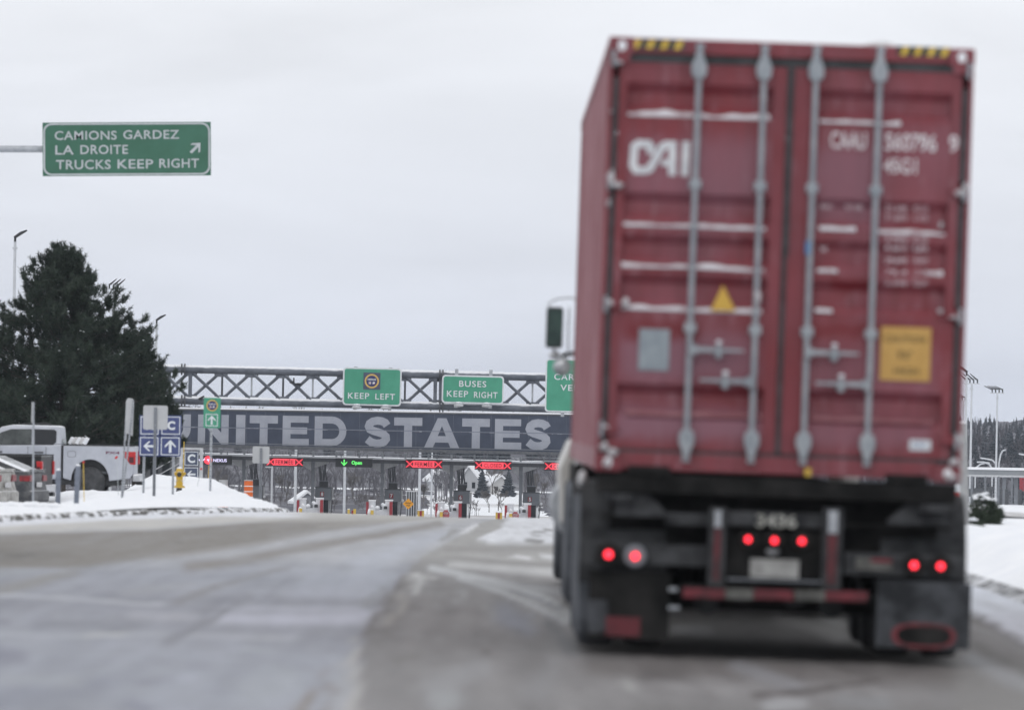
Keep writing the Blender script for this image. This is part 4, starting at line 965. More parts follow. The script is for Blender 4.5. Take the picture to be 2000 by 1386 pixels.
def emblem(t, cx, cz, r, y):
    m_ = MB(); disc(m_, cx, cz, r, y); m_.build('emblem_ring', M['gold'], t)
    m_ = MB(); disc(m_, cx, cz, r * .77, y - .012); m_.build('emblem', M['navy'], t)
    m_ = MB(); text_into(m_, 'NEXUS', cx - r * .58, cx + r * .58, cz + r * .08, cz + r * .36, y - .024, .03); 
    for x0 in (-.42, .12): m_.box((cx + x0 * r, y - .024, cz - r * .42), (cx + (x0 + .32) * r, y - .022, cz - r * .12))
    m_.build('emblem_lettering', M['signwhite'], t)
    m_ = MB(); m_.box((cx - r * .32, y - .034, cz - r * .36), (cx - r * .20, y - .032, cz - r * .18)); m_.box((cx + r * .3, y - .034, cz - r * .42), (cx + r * .44, y - .032, cz - r * .34)); m_.build('emblem_flag', M['red'], t)
def green_sign(x0, x1, y0, y1, label, lines, mt='greenfar', emb=None, lamps=(), hangers=()):
    D = DG - .7; k = sc(D); c = P((x0 + x1) / 2, (y0 + y1) / 2, D); t = thing('overhead_sign', label, 'road sign', c, group='green signs on the gantry')
    w, h = (x1 - x0) / k, (y1 - y0) / k
    t.rotation_euler = (0, rad(.4), 0)
    rr_ = .17
    MB().prism(rrect(-w / 2, w / 2, -h / 2, h / 2, rr_), 0, .06).build('border', M['signwhite'], t)
    q = .075
    m_ = MB(); poly(m_, rrect(-w / 2 + q, w / 2 - q, -h / 2 + q, h / 2 - q, rr_ - .05), -.012); m_.build('face', M[mt], t)
    m_ = MB()
    for s_, a_, b_, ya, yb in lines: text_into(m_, s_, (a_ - (x0 + x1) / 2) / k, (b_ - (x0 + x1) / 2) / k, -(yb - (y0 + y1) / 2) / k, -(ya - (y0 + y1) / 2) / k, -.03, .012, 1.15)
    m_.build('lettering', M['signwhite'], t)
    if emb:
        ex, ey, er = emb; ex = (ex - (x0 + x1) / 2) / k; ez = -(ey - (y0 + y1) / 2) / k; er = er / k
        MB().box((ex - er * 1.18, -.035, ez - er * 1.18), (ex + er * 1.18, -.02, ez + er * 1.18)).build('emblem_plate', M['slate'], t)
        emblem(t, ex, ez, er, -.05)
    for px in lamps:
        x_ = (px - (x0 + x1) / 2) / k
        MB().lathe([(.04, -.02), (.2, .0), (.24, .05), (.23, .1), (.1, .16), (.04, .17)], (x_, -.5, -h / 2 - .16), 'Z', 14).build('sign_lamp', M['lightgrey'], t)
        MB().box((x_ - .03, -.4, -h / 2 + .02), (x_ + .03, .1, -h / 2 + .06)).build('lamp_arm', M['steel'], t)
        MB().blob((x_, -.5, -h / 2 + .03), (.2, .2, .05), 3).build('snow', M['snowcap'], t)
    for px, e_ in hangers:
        x_ = (px - (x0 + x1) / 2) / k
        MB().box((x_ - .085, .065, -h / 2 - .22), (x_ + .085, .16, h / 2 + e_)).build('hanger', M['steel'], t)
    return t
green_sign(669.5, 784, 718, 792, 'green overhead sign reading KEEP LEFT under a round emblem', [('KEEP', 680, 721.5, 767.5, 779), ('LEFT', 733.5, 772, 768, 779.5)], emb=(726, 744, 14), lamps=(698, 754), hangers=((694, .04), (762, .04)))
green_sign(863, 984, 733, 788, 'green overhead sign reading BUSES KEEP RIGHT', [('BUSES', 896.5, 949.5, 743.5, 755.5), ('KEEP', 873, 914.5, 763.5, 775.5), ('RIGHT', 926, 972, 764.5, 776.5)], lamps=(896.5, 951), hangers=((891, .3), (958, .3)))
green_sign(1065, 1236, 702, 806, 'green overhead sign half hidden behind the truck, letters VE showing', [('CARS', 1082, 1130, 731, 743), ('VEHICLES', 1094.5, 1190, 752, 764)], lamps=(), hangers=((1100, .3), (1200, .3)))

# ================================================================ STREET LAMPS
def lamp_head(t, z, n, dirx, D, headlen=.95, tilt=26):
    """n flat heads in a row on a short cross arm"""
    k = 1
    MB().box((-.16 * n, -.05, z), (.16 * n, .05, z + .09)).build('cross_arm', M['lightpole'], t)
    for i in range(n):
        x_ = (i - (n - 1) / 2) * .30
        MB().box((x_ - .05, -.05, z + .09), (x_ + .05, .05, z + .42)).build('knuckle', M['black'], t)
        a_ = rad(tilt); L = headlen
        c, s_ = math.cos(a_), math.sin(a_)
        p0 = (x_, z + .40); p1 = (x_ + dirx * c * L, z + .40 + s_ * L)
        m_ = MB(); y_ = -.2 + .02 * i
        m_.prism([p0, (p0[0] + dirx * .1, p0[1] - .07), (p1[0], p1[1] - .05), p1][::-1 if dirx < 0 else 1], y_, y_ + .35); m_.build('head', M['black'], t)
def street_lamp(px, ytop, w, D, n, dirx, label, group, hl=.95, tilt=26):
    b_ = P(px, ytop, D); gz = min(field_z(b_.x, D), b_.z - 5); H = b_.z - gz; r = w / 2 / sc(D)
    t = thing('street_lamp', label, 'street lamp', (b_.x, D, gz), group=group)
    MB().cyl((0, 0, 0), (0, 0, H), r * 1.25, r * .9, n=12).build('pole', M['lightpole'], t)
    MB().cyl((0, 0, H - .45), (0, 0, H - .35), r * 1.7, n=12).build('collar', M['lightpole'], t)
    if n == 1:
        k = sc(D); x1 = dirx * hl
        m_ = MB().box((-r * .7, -.06, H), (r * .7, .06, H + .35)); m_.build('neck', M['black'], t)
        m_ = MB(); m_.prism([(-.1, H + .30), (dirx * .05, H + .22), (x1, H + .22 + hl * .62), (x1 * .93, H + .30 + hl * .60), (x1 * .4, H + .42 + hl * .25)] if dirx > 0 else [(.1, H + .30), (x1 * .4, H + .42 + hl * .25), (x1 * .93, H + .30 + hl * .60), (x1, H + .22 + hl * .62), (-.05, H + .22)], -.16, .16); m_.build('head', M['black'], t)
    else: lamp_head(t, H, n, dirx, D, hl, tilt)
    return t
gA = 'street lamps on the left beyond the pine'
street_lamp(29.5, 472, 6.2, 400, 1, 1, 'tall pale lamp post with one dark head at the upper left edge', gA, .75, 28)
street_lamp(306, 632, 4.6, 500, 1, 1, 'pale lamp post with one dark head right of the pine', gA, .72, 28)
street_lamp(222, 566, 4.6, 450, 3, 1, 'lamp post with three dark heads just above the pine', gA, .62, 38)
gB = 'lamp posts on the right of the truck'
street_lamp(1948, 768.5, 3.6, 560, 4, -1, 'rightmost lamp post with four dark heads standing alone against the sky', gB, .75, 22)
street_lamp(1898, 750, 4.2, 520, 4, -1, 'lamp post with four dark heads just right of the container', gB, .75, 38)
street_lamp(1888, 733, 4.6, 480, 1, -1, 'lamp post partly hidden by the container edge, single dark head', gB, .9, 25)
street_lamp(1882, 783, 3.2, 640, 2, -1, 'farthest small lamp post peeking from behind the container', gB, .7, 25)
for i, (pts, lab) in enumerate((([(1945, 905), (1938, 898), (1928, 896), (1915, 894)], 'curved pale lamp arm left of the rightmost lamp post'), ([(1951, 905), (1954, 888), (1958, 880), (1964, 878)], 'curved pale lamp arm right of the rightmost lamp post'), ([(1905, 914), (1915, 906), (1926, 903), (1933, 904)], 'low left arched lamp arm above the pale roof'), ([(1938, 915), (1932, 906), (1922, 902), (1908, 902)], 'low right arched lamp arm above the pale roof'), ([(2010, 890), (2002, 888), (1996, 887), (1990, 886)], 'pale lamp arm at the right picture edge'))):
    D = 600; b_ = P(pts[0][0], pts[0][1], D); gz = field_z(b_.x, D)
    t = thing('curved_lamp', lab, 'street lamp', (b_.x, D, gz), group='curved lamps beyond the right fence')
    loc_ = [P(a_, c_, D) - Vector((b_.x, D, gz)) for a_, c_ in pts]
    MB().tube([(0, 0, 0)] + loc_, .075, 8).build('pole', M['lightpole'], t)

# ================================================================ RIGHT BACKGROUND
D = 430; b_ = P(1960, 925, D); gz = -5.6
t = thing('low_canopy', 'low pale snow topped roof beam beyond the right fence', 'canopy', (b_.x, D, gz))
z0, z1 = P(1960, 930, D).z - gz, P(1960, 918, D).z - gz
MB().box((-3.5, 0, z0), (7, 6, z1)).build('roof', mat('pale_fascia', (0.21, 0.225, 0.24), (0.27, 0.285, 0.3), .7, .6), t)
MB().box((-3.6, -.1, z1 + .01), (7.1, 6.1, z1 + .14)).build('snow', M['snowcap'], t)
for i, x_ in enumerate((-3.0, .1, .9, 1.7, 3.2, 5.5)): MB().box((x_ - .12, .5, 0), (x_ + .12, .8, z0)).build('column', M['midgrey'], t)
MB().prism([(-2.2, z0 - 1.4), (-.6, z0 - 1.0), (-.6, z0 - .7), (-2.2, z0 - .9)], 1, 3).build('awning', M['darkgrey'], t)
MB().box((1.05, -.3, z0 - .95), (1.5, -.2, z0 + .05)).build('notice', M['redstripe'], t)
MB().box((-3.4, 4, .0), (6.8, 4.2, 1.2)).build('wall', M['midgrey'], t)
# chain-link fence
D = 196; xa, xb = P(1872, 960, D).x, P(2080, 960, D).x; gzf = lambda x: right_z(x, D)
t = thing('chain_link_fence', 'grey chain-link fence with a snowy top rail on the right', 'fence', (xa, D, gzf(xa)))
Lf = xb - xa; topz = P(1940, 929.5, D).z - gzf(xa)
for i in range(9):
    x_ = i * Lf / 8; MB().cyl((x_, 0, gzf(xa + x_) - gzf(xa)), (x_, 0, topz), .035, n=8).build('post', M['midgrey'], t)
for x_ in (1.05, 1.35, 1.55, 1.95): MB().box((x_ - .06, .9, 0), (x_ + .06, 1.0, topz * .55)).build('stake', M['darkgrey'], t)
MB().cyl((0, 0, topz), (Lf, 0, topz), .03, n=8).build('top_rail', M['lightgrey'], t)
m_ = MB(); st = .11; hh = topz - .05
nn = int(Lf / st)
for i in range(-int(hh / st), nn):
    for s_ in (0, 1):
        x0, x1 = i * st, i * st + hh
        za, zb = (.05, hh) if s_ == 0 else (hh, .05)
        if x0 < 0: f_ = -x0 / (x1 - x0); za = za + (zb - za) * f_; x0 = 0
        if x1 > Lf: f_ = (Lf - x0) / (x1 - x0); zb = za + (zb - za) * f_; x1 = Lf
        if x1 - x0 < .02: continue
        m_.add([(x0, .004 * s_, za), (x1, .004 * s_, zb), (x1, .004 * s_, zb + .006), (x0, .004 * s_, za + .006)], [(0, 1, 2, 3)])
m_.build('wire_mesh', M['midgrey'], t, kind='stuff')
# pylon and striped marker behind the trailer
D = 92; b_ = P(1884, 1014, D); t = thing('concrete_pylon', 'pale grey tapering pylon just behind the trailer', 'pylon', (b_.x, D, right_z(b_.x, D) - .05)); k = sc(D)
hh = P(1880, 826, D).z - t.location.z
MB().add([(-.10, 0, 0), (.07, 0, 0), (.01, 0, hh), (-.11, 0, hh), (-.10, .2, 0), (.07, .2, 0), (.01, .15, hh), (-.11, .15, hh)], [(0, 1, 2, 3), (4, 7, 6, 5), (1, 5, 6, 2), (0, 3, 7, 4), (3, 2, 6, 7), (0, 4, 5, 1)]).build('shaft', mat('weathered_concrete', (0.27, 0.275, 0.28), (0.36, 0.365, 0.37), 6, .8), t)
MB().blob((-.05, .07, hh), (.07, .08, .03), 1).build('snow', M['snowcap'], t)
D = 88; b_ = P(1869, 1010, D); t = thing('delineator_post', 'red and white striped delineator behind the trailer wheel', 'delineator', (b_.x, D, right_z(b_.x, D) - .02))
hh = P(1869, 945, D).z - t.location.z
for i in range(6): MB().cyl((0, 0, hh * i / 6), (-.004, 0, hh * (i + 1) / 6 - .002), .035, n=8).build('band', M['signwhite'] if i % 2 else M['red'], t, label='red band' if not i % 2 else None)
# ================================================================ LEFT SIDE: SIGNS, HYDRANT, BOLLARDS
def base_at(px, D): return terr(px, D)
def up(px, py, D, o): return P(px, py, D) - o

# overhead arm sign
D = 148.0; k = sc(D); c = P(247.5, 291.2, D)
t = thing('overhead_sign', 'green mast arm sign reading CAMIONS GARDEZ LA DROITE, TRUCKS KEEP RIGHT', 'road sign', c, rot=(0, rad(-1.3), rad(0)))
w, h = 328.5 / k, 104.5 / k
MB().box((-w / 2, 0, -h / 2), (w / 2, .05, h / 2)).build('panel', M['green'], t)
q1, q2 = .03, .075
m_ = MB(); ring_into(m_, rrect(-w / 2 + q1 * .5, w / 2 - q1 * .5, -h / 2 + q1 * .5, h / 2 - q1 * .5, .19), rrect(-w / 2 + q2 * .75, w / 2 - q2 * .75, -h / 2 + q2 * .75, h / 2 - q2 * .75, .155), -.008); m_.build('border', M['signgrey'], t)
m_ = MB()
def ln(s_, x0, x1, y0, y1): text_into(m_, s_, (x0 - 247.5) / k, (x1 - 247.5) / k, -(y1 - 291.2) / k, -(y0 - 291.2) / k, -.008, .014, 1.08); m_.build('lettering', M['signgrey'], t); m_.v, m_.f, m_.sm = [], [], []
ln('CAMIONS', 107, 228, 255.5, 273); ln('GARDEZ', 241, 350, 254.5, 272)
ln('LA', 108, 144, 283.5, 301.5); ln('DROITE', 157, 250, 283, 301)
ln('TRUCKS', 109.5, 216, 312, 330.5); ln('KEEP', 229.5, 299, 311.5, 329.5); ln('RIGHT', 311, 388.5, 310.5, 328.5)
arrow(m_, (382 - 247.5) / k, -(289.5 - 291.2) / k, 27 / k, -45, -.008)
m_.build('arrow', M['signgrey'], t)
t2 = thing('mast_arm', 'grey pipe mast arm coming in from the left picture edge', 'mast arm', P(-420, 1000, D + .3))
a_ = P(-420, 290, D + .3) - t2.location; b_ = P(300, 292, D + .3) - t2.location; b_.y += 0
MB().cyl(a_, b_, .085, .075, n=14).build('arm', M['steel'], t2)
MB().cyl((0, 0, -1.5), (0, 0, a_.z + .4), .17, .13, n=14).build('pole', M['steel'], t2)

def uchannel(mb, x, y, z0, z1, w=.06):
    mb.box((x - w / 2, y, z0), (x + w / 2, y + .012, z1)); mb.box((x - w / 2, y + .012, z0), (x - w / 2 + .01, y + .035, z1)); mb.box((x + w / 2 - .01, y + .012, z0), (x + w / 2, y + .035, z1)); return mb
def holes(x, y, z0, z1, par, stp=.05, r=.009):
    mb = MB(); z = z0
    while z < z1: mb.box((x - r, y - .003, z - r * 1.3), (x + r, y - .0015, z + r * 1.3)); z += stp
    return mb.build('bolt_holes', M['black'], par)

# four-part blue direction sign
D = 160.0; k = sc(D); o = base_at(310, D)
t = thing('direction_sign', 'blue four-part sign with A, C, left arrow and up arrow behind a grey sign back', 'road sign', o)
X = lambda px: up(px, 900, D, o).x
Z = lambda px, r: up(px, r, D, o).z
for (xa, xb, ya, yb, what) in ((271, 311, 811, 850.5, 'A'), (312, 353, 810.5, 850, 'C'), (270.5, 311, 851.5, 891, 'L'), (311.5, 352.5, 851, 890.5, 'U')):
    x0, x1, z1, z0 = X(xa), X(xb), Z(312, ya), Z(312, yb)
    pn = MB().prism(rrect(x0, x1, z0, z1, .03), 0, .02).build('panel', M['blue'], t)
    q = .03; m_ = MB(); ring_into(m_, rrect(x0 + q, x1 - q, z0 + q, z1 - q, .012), rrect(x0 + q + .02, x1 - q - .02, z0 + q + .02, z1 - q - .02, .008), -.008); m_.build('border', M['signwhite'], pn)
    m_ = MB(); cx, cz = (x0 + x1) / 2, (z0 + z1) / 2
    if what in 'AC': text_into(m_, what, cx - .095 + .01, cx + .095 + .01, cz - .11, cz + .11, -.008, .045)
    else: arrow(m_, cx, cz, .32 if what == 'U' else .29, 0 if what == 'U' else 90, -.008)
    m_.build('symbol', M['signwhite'], pn)
for px in (281, 338.5):
    g_ = base_at(px, D).z - o.z; uchannel(MB(), X(px), .02, g_ - .4, Z(px, 815)).build('post', M['steel'], t); holes(X(px), .02, g_, Z(px, 893), t)

def back_sign(xa, xb, ya, yb, pxp, D, label, pw=.07, group='grey backs of signs facing away', low=None, stop=None):
    o = base_at(pxp, D); t = thing('back_facing_sign', label, 'road sign', o, group=group)
    X = lambda px: up(px, 900, D, o).x; Z = lambda r: up(pxp, r, D, o).z
    x0, x1, z0, z1 = X(xa), X(xb), Z(yb), Z(ya)
    MB().prism(rrect(x0, x1, z0, z1, .045), 0, .012).build('panel', M['signback'], t)
    uchannel(MB(), X(pxp), -.04, -.5, z1 - .05, pw).build('post', M['midgrey'], t)
    holes(X(pxp), -.041, 0, z0 - .02, t)
    for z in (z0 + .1, z1 - .1): MB().cyl((X(pxp), -.055, z), (X(pxp), -.04, z), .014, n=6).build('bolt', M['steel'], t)
    return t
back_sign(278, 326, 791.5, 838.5, 302, 150, 'square grey sign back on a dark perforated post, in front of the blue sign')
back_sign(493, 526, 871.5, 904.5, 509.5, 190, 'smaller grey sign back left of the first FERMÉE signal')

# slim C sign with light frame behind the bank
D = 238.0; k = sc(D); o = P(372, 975, D)
t = thing('direction_sign', 'slate sign with C above a left arrow, sunk behind the snow bank', 'road sign', o)
X = lambda px: up(px, 900, D, o).x; Z = lambda r: up(372, r, D, o).z
for ya, yb, what in ((880.5, 909.5, 'C'), (911.5, 940, 'L')):
    x0, x1, z0, z1 = X(359.5), X(388), Z(yb), Z(ya)
    pn = MB().box((x0, 0, z0), (x1, .03, z1)).build('panel', M['slate'], t)
    q = .02; m_ = MB(); ring_into(m_, rrect(x0 + q, x1 - q, z0 + q, z1 - q, .01), rrect(x0 + q + .022, x1 - q - .022, z0 + q + .022, z1 - q - .022, .006), -.01); m_.build('border', M['signwhite'], pn)
    m_ = MB(); cx, cz = (x0 + x1) / 2, (z0 + z1) / 2
    if what == 'C': text_into(m_, 'C', cx - .14, cx + .14, cz - .16, cz + .16, -.01, .04)
    else: arrow(m_, cx, cz, .32, 90, -.01)
    m_.build('symbol', M['signwhite'], pn)
for px in (353.5, 393): MB().box((X(px) - .06, .04, 0), (X(px) + .06, .16, Z(874))).build('frame_post', M['lightgrey'], t)
MB().box((X(353.5) + .065, .05, Z(878)), (X(393) - .065, .15, Z(873.8))).build('frame_beam', M['lightgrey'], t)

# teal emblem sign on a pole
D = 156.0; k = sc(D); o = base_at(411, D)
t = thing('emblem_sign', 'narrow green sign with round emblem over a white up arrow on a slim pole', 'road sign', o)
X = lambda px: up(px, 900, D, o).x; Z = lambda r: up(412, r, D, o).z
x0, x1, z0, z1 = X(396), X(429), Z(835.5), Z(776.5); cx = (x0 + x1) / 2
MB().prism(rrect(x0, x1, z0, z1, .03), 0, .015).build('panel', M['teal'], t)
emblem(t, cx, Z(791.5), 11.3 / k, -.008)
m_ = MB(); a0, a1, b0, b1 = X(400.3), X(424), Z(832), Z(808); ring_into(m_, rrect(a0, a1, b0, b1, .015), rrect(a0 + .018, a1 - .018, b0 + .018, b1 - .018, .01), -.008); arrow(m_, (a0 + a1) / 2, (b0 + b1) / 2, .225, 0, -.008); m_.build('symbol', M['signwhite'], t)
uchannel(MB(), X(411.5), .016, -.3, Z(778), .055).build('post', M['steel'], t); holes(X(411.5), .014, 0, Z(838), t, .12)

# leaning pair of posts with an edge-on sign
D = 142.0; k = sc(D); o = base_at(238, D)
t = thing('leaning_sign', 'edge-on grey sign on two leaning perforated posts beside the white pickup', 'road sign', o)
L_ = lambda px, r, y=0: (lambda v: (v.x, y, v.z))(up(px, r, D, o))
m_ = MB(); pts = [(245, 845), (259, 851), (262, 783), (259, 778), (250, 777), (246, 783)]
m_.add([L_(a, b, 0) for a, b in pts] + [L_(a, b, .03) for a, b in pts], [(0, 1, 2, 3, 4, 5), (11, 10, 9, 8, 7, 6)] + [((i + 1) % 6, i, 6 + i, 6 + (i + 1) % 6) for i in range(6)]); m_.build('panel', M['signback'], t)
m_ = MB(); m_.add([L_(241.5, 860, .5), (L_(244.5, 860, .5)), L_(248.5, 777, .5), L_(246, 780, .5)] + [L_(241.5, 860, .52), (L_(244.5, 860, .52)), L_(248.5, 777, .52), L_(246, 780, .52)], [(0, 1, 2, 3), (7, 6, 5, 4), (1, 5, 6, 2), (0, 3, 7, 4)]); m_.build('panel', M['signback'], t)
for (xa, ra, xb, rb, y) in ((235.5, 974, 246, 784, .4), (239, 974, 261, 781, -.03)):
    a_, b_ = Vector(L_(xa, ra, y)), Vector(L_(xb, rb, y)); d = (b_ - a_).normalized()
    MB().cyl(a_ - d * .4, b_, .026, n=4).build('post', M['steel'], t)
    m_ = MB()
    for i in range(36):
        p_ = a_ + (b_ - a_) * (i + .5) / 36; m_.box((p_.x - .007, y - .03, p_.z - .01), (p_.x + .007, y - .028, p_.z + .01))
    m_.build('bolt_holes', M['black'], t)

# lone slim post with edge-on sign, bollards, snow markers
D = 124.0; o = base_at(65, D); t = thing('narrow_post', 'slim steel post with an edge-on sign in front of the dark sedan', 'post', o)
zt = up(65, 785, D, o).z; xt = up(65.5, 785, D, o).x
MB().cyl((0, 0, -.3), (xt, 0, zt), .021, n=6).build('post', M['steel'], t)
MB().box((xt - .027, -.12, up(65, 825, D, o).z), (xt - .005, .12, zt)).build('panel', M['signback'], t)
for px, w_, r, lean, lab in ((113, 9.5, 915, 0, 'left and lower of two slate bollards on the snow bank'), (149, 9.5, 906, .03, 'right and taller of two slate bollards on the snow bank')):
    D = 121.0; o = base_at(px, D); t = thing('bollard', lab, 'bollard', o, rot=(0, lean, 0), group='slate bollards on the left snow bank')
    hh = up(px, r, D, o).z; w2 = w_ / 2 / sc(D)
    MB().box((-w2, -w2, -.4), (w2, w2, hh - .03)).build('post', M['bollard'], t, bevel=.008)
    MB().box((-w2 - .012, -.02, hh * .62), (-w2 - .001, .02, hh * .76)).build('side_plate', M['bollard'], t)
    MB().blob((0, 0, hh - .03), (w2 * .98, w2 * .98, .035), px).build('snow', M['snowcap'], t)
for px, rt, D, col, lab, bx, rod in ((163, 903, 128, 'red', 'yellow snow marker rod with a red ball, right of the bollards', 165, 'yellow'), (228, 893, 152, 'red', 'thin snow marker with red ball against the pickup bed', 232.5, 'signgrey'), (393, 916, 168, 'red', 'thin snow marker with red tip right of the slim C sign', 382, 'signgrey')):
    o = base_at(bx, D); t = thing('snow_marker', lab, 'snow marker', o, group='thin snow markers on the bank'); v = up(px, rt, D, o); k = sc(D)
    MB().cyl((0, 0, -.2), (v.x, 0, v.z), .75 / k if rod == 'yellow' else .55 / k, n=6).build('rod', M[rod], t)
    MB().blob((v.x, -.01, v.z + .01), 2.4 / k, 1, rough=.05).build('ball', M[col], t)
D = 200; o = P(358, 935, D); t = thing('snow_marker', 'tall yellow snow marker rod left of the slim C sign', 'snow marker', o, group='thin snow markers on the bank'); v = up(359.5, 862, D, o)
MB().cyl((0, 0, -.3), (v.x, 0, v.z), .013, n=6).build('rod', M['yellow'], t)
D = 235; o = P(405, 950, D); t = thing('snow_marker', 'olive snow marker rod below the black NEXUS lane signal', 'snow marker', o, group='thin snow markers on the bank'); v = up(408, 908, D, o)
MB().cyl((0, 0, -.3), (v.x, 0, v.z), .012, n=6).build('rod', M['hydrant'], t)

# hydrant
D = 168.0; o = base_at(350, D); k = sc(D)
t = thing('fire_hydrant', 'yellow fire hydrant with black cap standing in the snow', 'fire hydrant', o)
R_ = 7.0 / k; hh = up(348, 913, D, o).z
MB().lathe([(R_ * .95, -.1), (R_ * .95, .02), (R_ * .8, .05), (R_ * .8, .10)], (0, 0, 0), 'Z', 18).build('boot', M['black'], t)
MB().lathe([(R_ * 1.6, .105), (R_ * 1.6, .14), (R_ * 1.0, .16), (R_ * .98, .24), (R_ * .9, hh * .42), (R_ * .98, hh * .62), (R_ * 1.0, hh * .80), (R_ * .92, hh * .84)], (0, 0, 0), 'Z', 20).build('barrel', M['hydrant'], t)
MB().lathe([(R_ * 1.0, hh * .845), (R_ * .95, hh * .93), (R_ * .7, hh * .97), (R_ * .3, hh)], (0, 0, 0), 'Z', 20).build('bonnet', M['hydrant'], t)
MB().lathe([(R_ * .8, hh * .955), (R_ * .7, hh * .99), (R_ * .3, hh * 1.015)], (0, 0, .01), 'Z', 16).build('snow', M['snowcap'], t)
for s_ in (-1, 1):
    MB().lathe([(R_ * .55, R_ * .9 * s_), (R_ * .6, R_ * 1.35 * s_), (R_ * .5, R_ * 1.55 * s_), (R_ * .25, R_ * 1.6 * s_), (R_ * .2, R_ * 1.8 * s_)], (0, 0, hh * .76), 'X', 14).build('side_outlet', M['hydrant'], t)
MB().lathe([(R_ * .8, -R_ * .8), (R_ * .85, -R_ * 1.2), (R_ * .7, -R_ * 1.35)], (0, 0, hh * .72), 'Y', 18).build('pumper_flange', M['hydrant'], t)
MB().lathe([(R_ * .68, -R_ * 1.36), (R_ * .66, -R_ * 1.6), (R_ * .2, -R_ * 1.65)], (0, 0, hh * .72), 'Y', 18).build('pumper_cap', M['black'], t)
for s_ in (-1, 1): m_ = MB(); m_.tube([(s_ * R_ * 1.6, -.02, hh * .7), (s_ * R_ * 1.5, -.1, hh * .5), (s_ * R_ * .9, -.12, hh * .42), (s_ * R_ * .3, -.13, hh * .5)], .006, 5); m_.build('chain', M['steel'], t)

# orange drums beyond the bank
for px, w_, yt, D, lab, top in ((436, 9.5, 938, 300, 'orange traffic drum with white top, low behind the snow bank', 'lightgrey'), (485.5, 9.2, 938, 300, 'orange traffic drum with snowy bands, right one on the slope', 'orange')):
    k = sc(D); zt = P(px, yt, D); t = thing('traffic_drum', lab, 'traffic drum', (zt.x, D, zt.z - 1.25), group='orange drums beyond the snow bank')
    prof = []; r = w_ / k
    for i in range(5):
        z0 = i * .25; prof = [(r * (1.02 - i * .02), z0 + .012), (r * (1.0 - i * .02), z0 + .24)]
        MB().lathe(prof, (0, 0, 0), 'Z', 18).build('band', M['lightgrey'] if (top == 'lightgrey' and i == 4) else M['orange'], t)
        if i < 4: MB().lathe([(r * (1.03 - i * .02), z0 + .22), (r * 1.05, z0 + .235), (r * (.99 - i * .02), z0 + .262)], (0, 0, 0), 'Z', 18).build('snow', M['snowcap'], t)
    MB().box((-r * .9, -.2, 1.24), (r * .9, .2, 1.28)).build('lid', M['lightgrey'], t)
    for s_ in (-1, 1): MB().cyl((0, 0, -1.2), (.001, 0, 0), .1, n=6).build('stand', M['darkgrey'], t) if s_ > 0 else None

# low dark hut behind the bank, left of the hydrant
D = 262; o = P(305, 935, D); o.z -= 1.2; t = thing('low_hut', 'low dark hut with railing behind the snow bank under the blue sign', 'hut', o); k = sc(D)
MB().box((-.9, 0, 0), (.75, 2, 1.2 + 42 / k)).build('wall', M['darkgrey'], t)
MB().box((-1.0, -.1, 1.205 + 42 / k), (.85, 2.1, 1.28 + 42 / k)).build('roof', M['snowcap'], t)
for i in range(3): MB().box((-.72 + i * .48, -.03, 1.35), (-.42 + i * .48, -.005, 1.2 + 36 / k)).build('window', M['glass'], t)
for a0, b0 in (((.0, 1.3), (1.2, 2.0)), ((.0, 1.6), (1.2, 2.3))): MB().cyl((a0[0], -.3, a0[1]), (b0[0], -.3, b0[1]), .02, n=6).build('handrail', M['lightgrey'], t)

# ================================================================ VEHICLES IN THE LEFT LOT
def wheel(par, x, y, z, R, w, hub='black', parts=True):
    """wheel with its axle along y"""
    ty = MB().lathe([(R * .66, -w / 2), (R * .93, -w / 2), (R, -w * .32), (R, w * .32), (R * .93, w / 2), (R * .66, w / 2)], (x, y, z), 'Y', 28)
    wh = ty.build('wheel', M['tyre'] if 'tyre' in M else M['black'], par)
    rim = MB().lathe([(R * .64, -w * .42), (R * .6, -w * .30), (R * .2, -w * .34), (R * .12, -w * .44)], (x, y, z), 'Y', 20); rim.build('rim', M['midgrey'], wh)
    sp_ = MB()
    for i in range(6):
        a_ = i * math.pi / 3; c, s_ = math.cos(a_), math.sin(a_)
        sp_.add([(x + c * R * .15 - s_ * R * .07, y - w * .46, z + s_ * R * .15 + c * R * .07), (x + c * R * .15 + s_ * R * .07, y - w * .46, z + s_ * R * .15 - c * R * .07), (x + c * R * .6 + s_ * R * .05, y - w * .45, z + s_ * R * .6 - c * R * .05), (x + c * R * .6 - s_ * R * .05, y - w * .45, z + s_ * R * .6 + c * R * .05)], [(0, 1, 2, 3)])
    sp_.build('spoke', M['darkgrey'], wh)
    return wh
M['tyre'] = mat('tyre_rubber', (0.03, 0.031, 0.033), (0.07, 0.072, 0.076), 4, .85, bump=.4, bscale=40)
M['whitepaint'] = mat('dusty_white_paint', (0.39, 0.41, 0.46), (0.48, 0.50, 0.55), 1.3, .35, snow=.85, snow_at=.72)
M['blackpaint'] = mat('black_paint', (0.008, 0.009, 0.010), (0.022, 0.022, 0.023), 1.5, .45, snow=.6, snow_at=.8, spec=.25)
M['greypaint'] = mat('salty_grey_paint', (0.045, 0.049, 0.055), (0.15, 0.15, 0.15), 3.6, .5, snow=.5, snow_at=.8, lohi=(.42, .7), spec=.3)
M['whitedirty'] = mat('salty_white_paint', (0.20, 0.19, 0.17), (0.50, 0.49, 0.46), 4.0, .5, snow=.6, snow_at=.7)
M['sideglass'] = mat('side_glass', (0.012, 0.015, 0.020), rough=.15, spec=.18)
M['tail'] = mat('tail_lens', (0.42, 0.012, 0.015), (0.5, 0.03, 0.03), 12, .2)
M['seddull'] = mat('grimy_tail_lens', (0.13, 0.010, 0.014), (0.30, 0.02, 0.025), 9, .4)
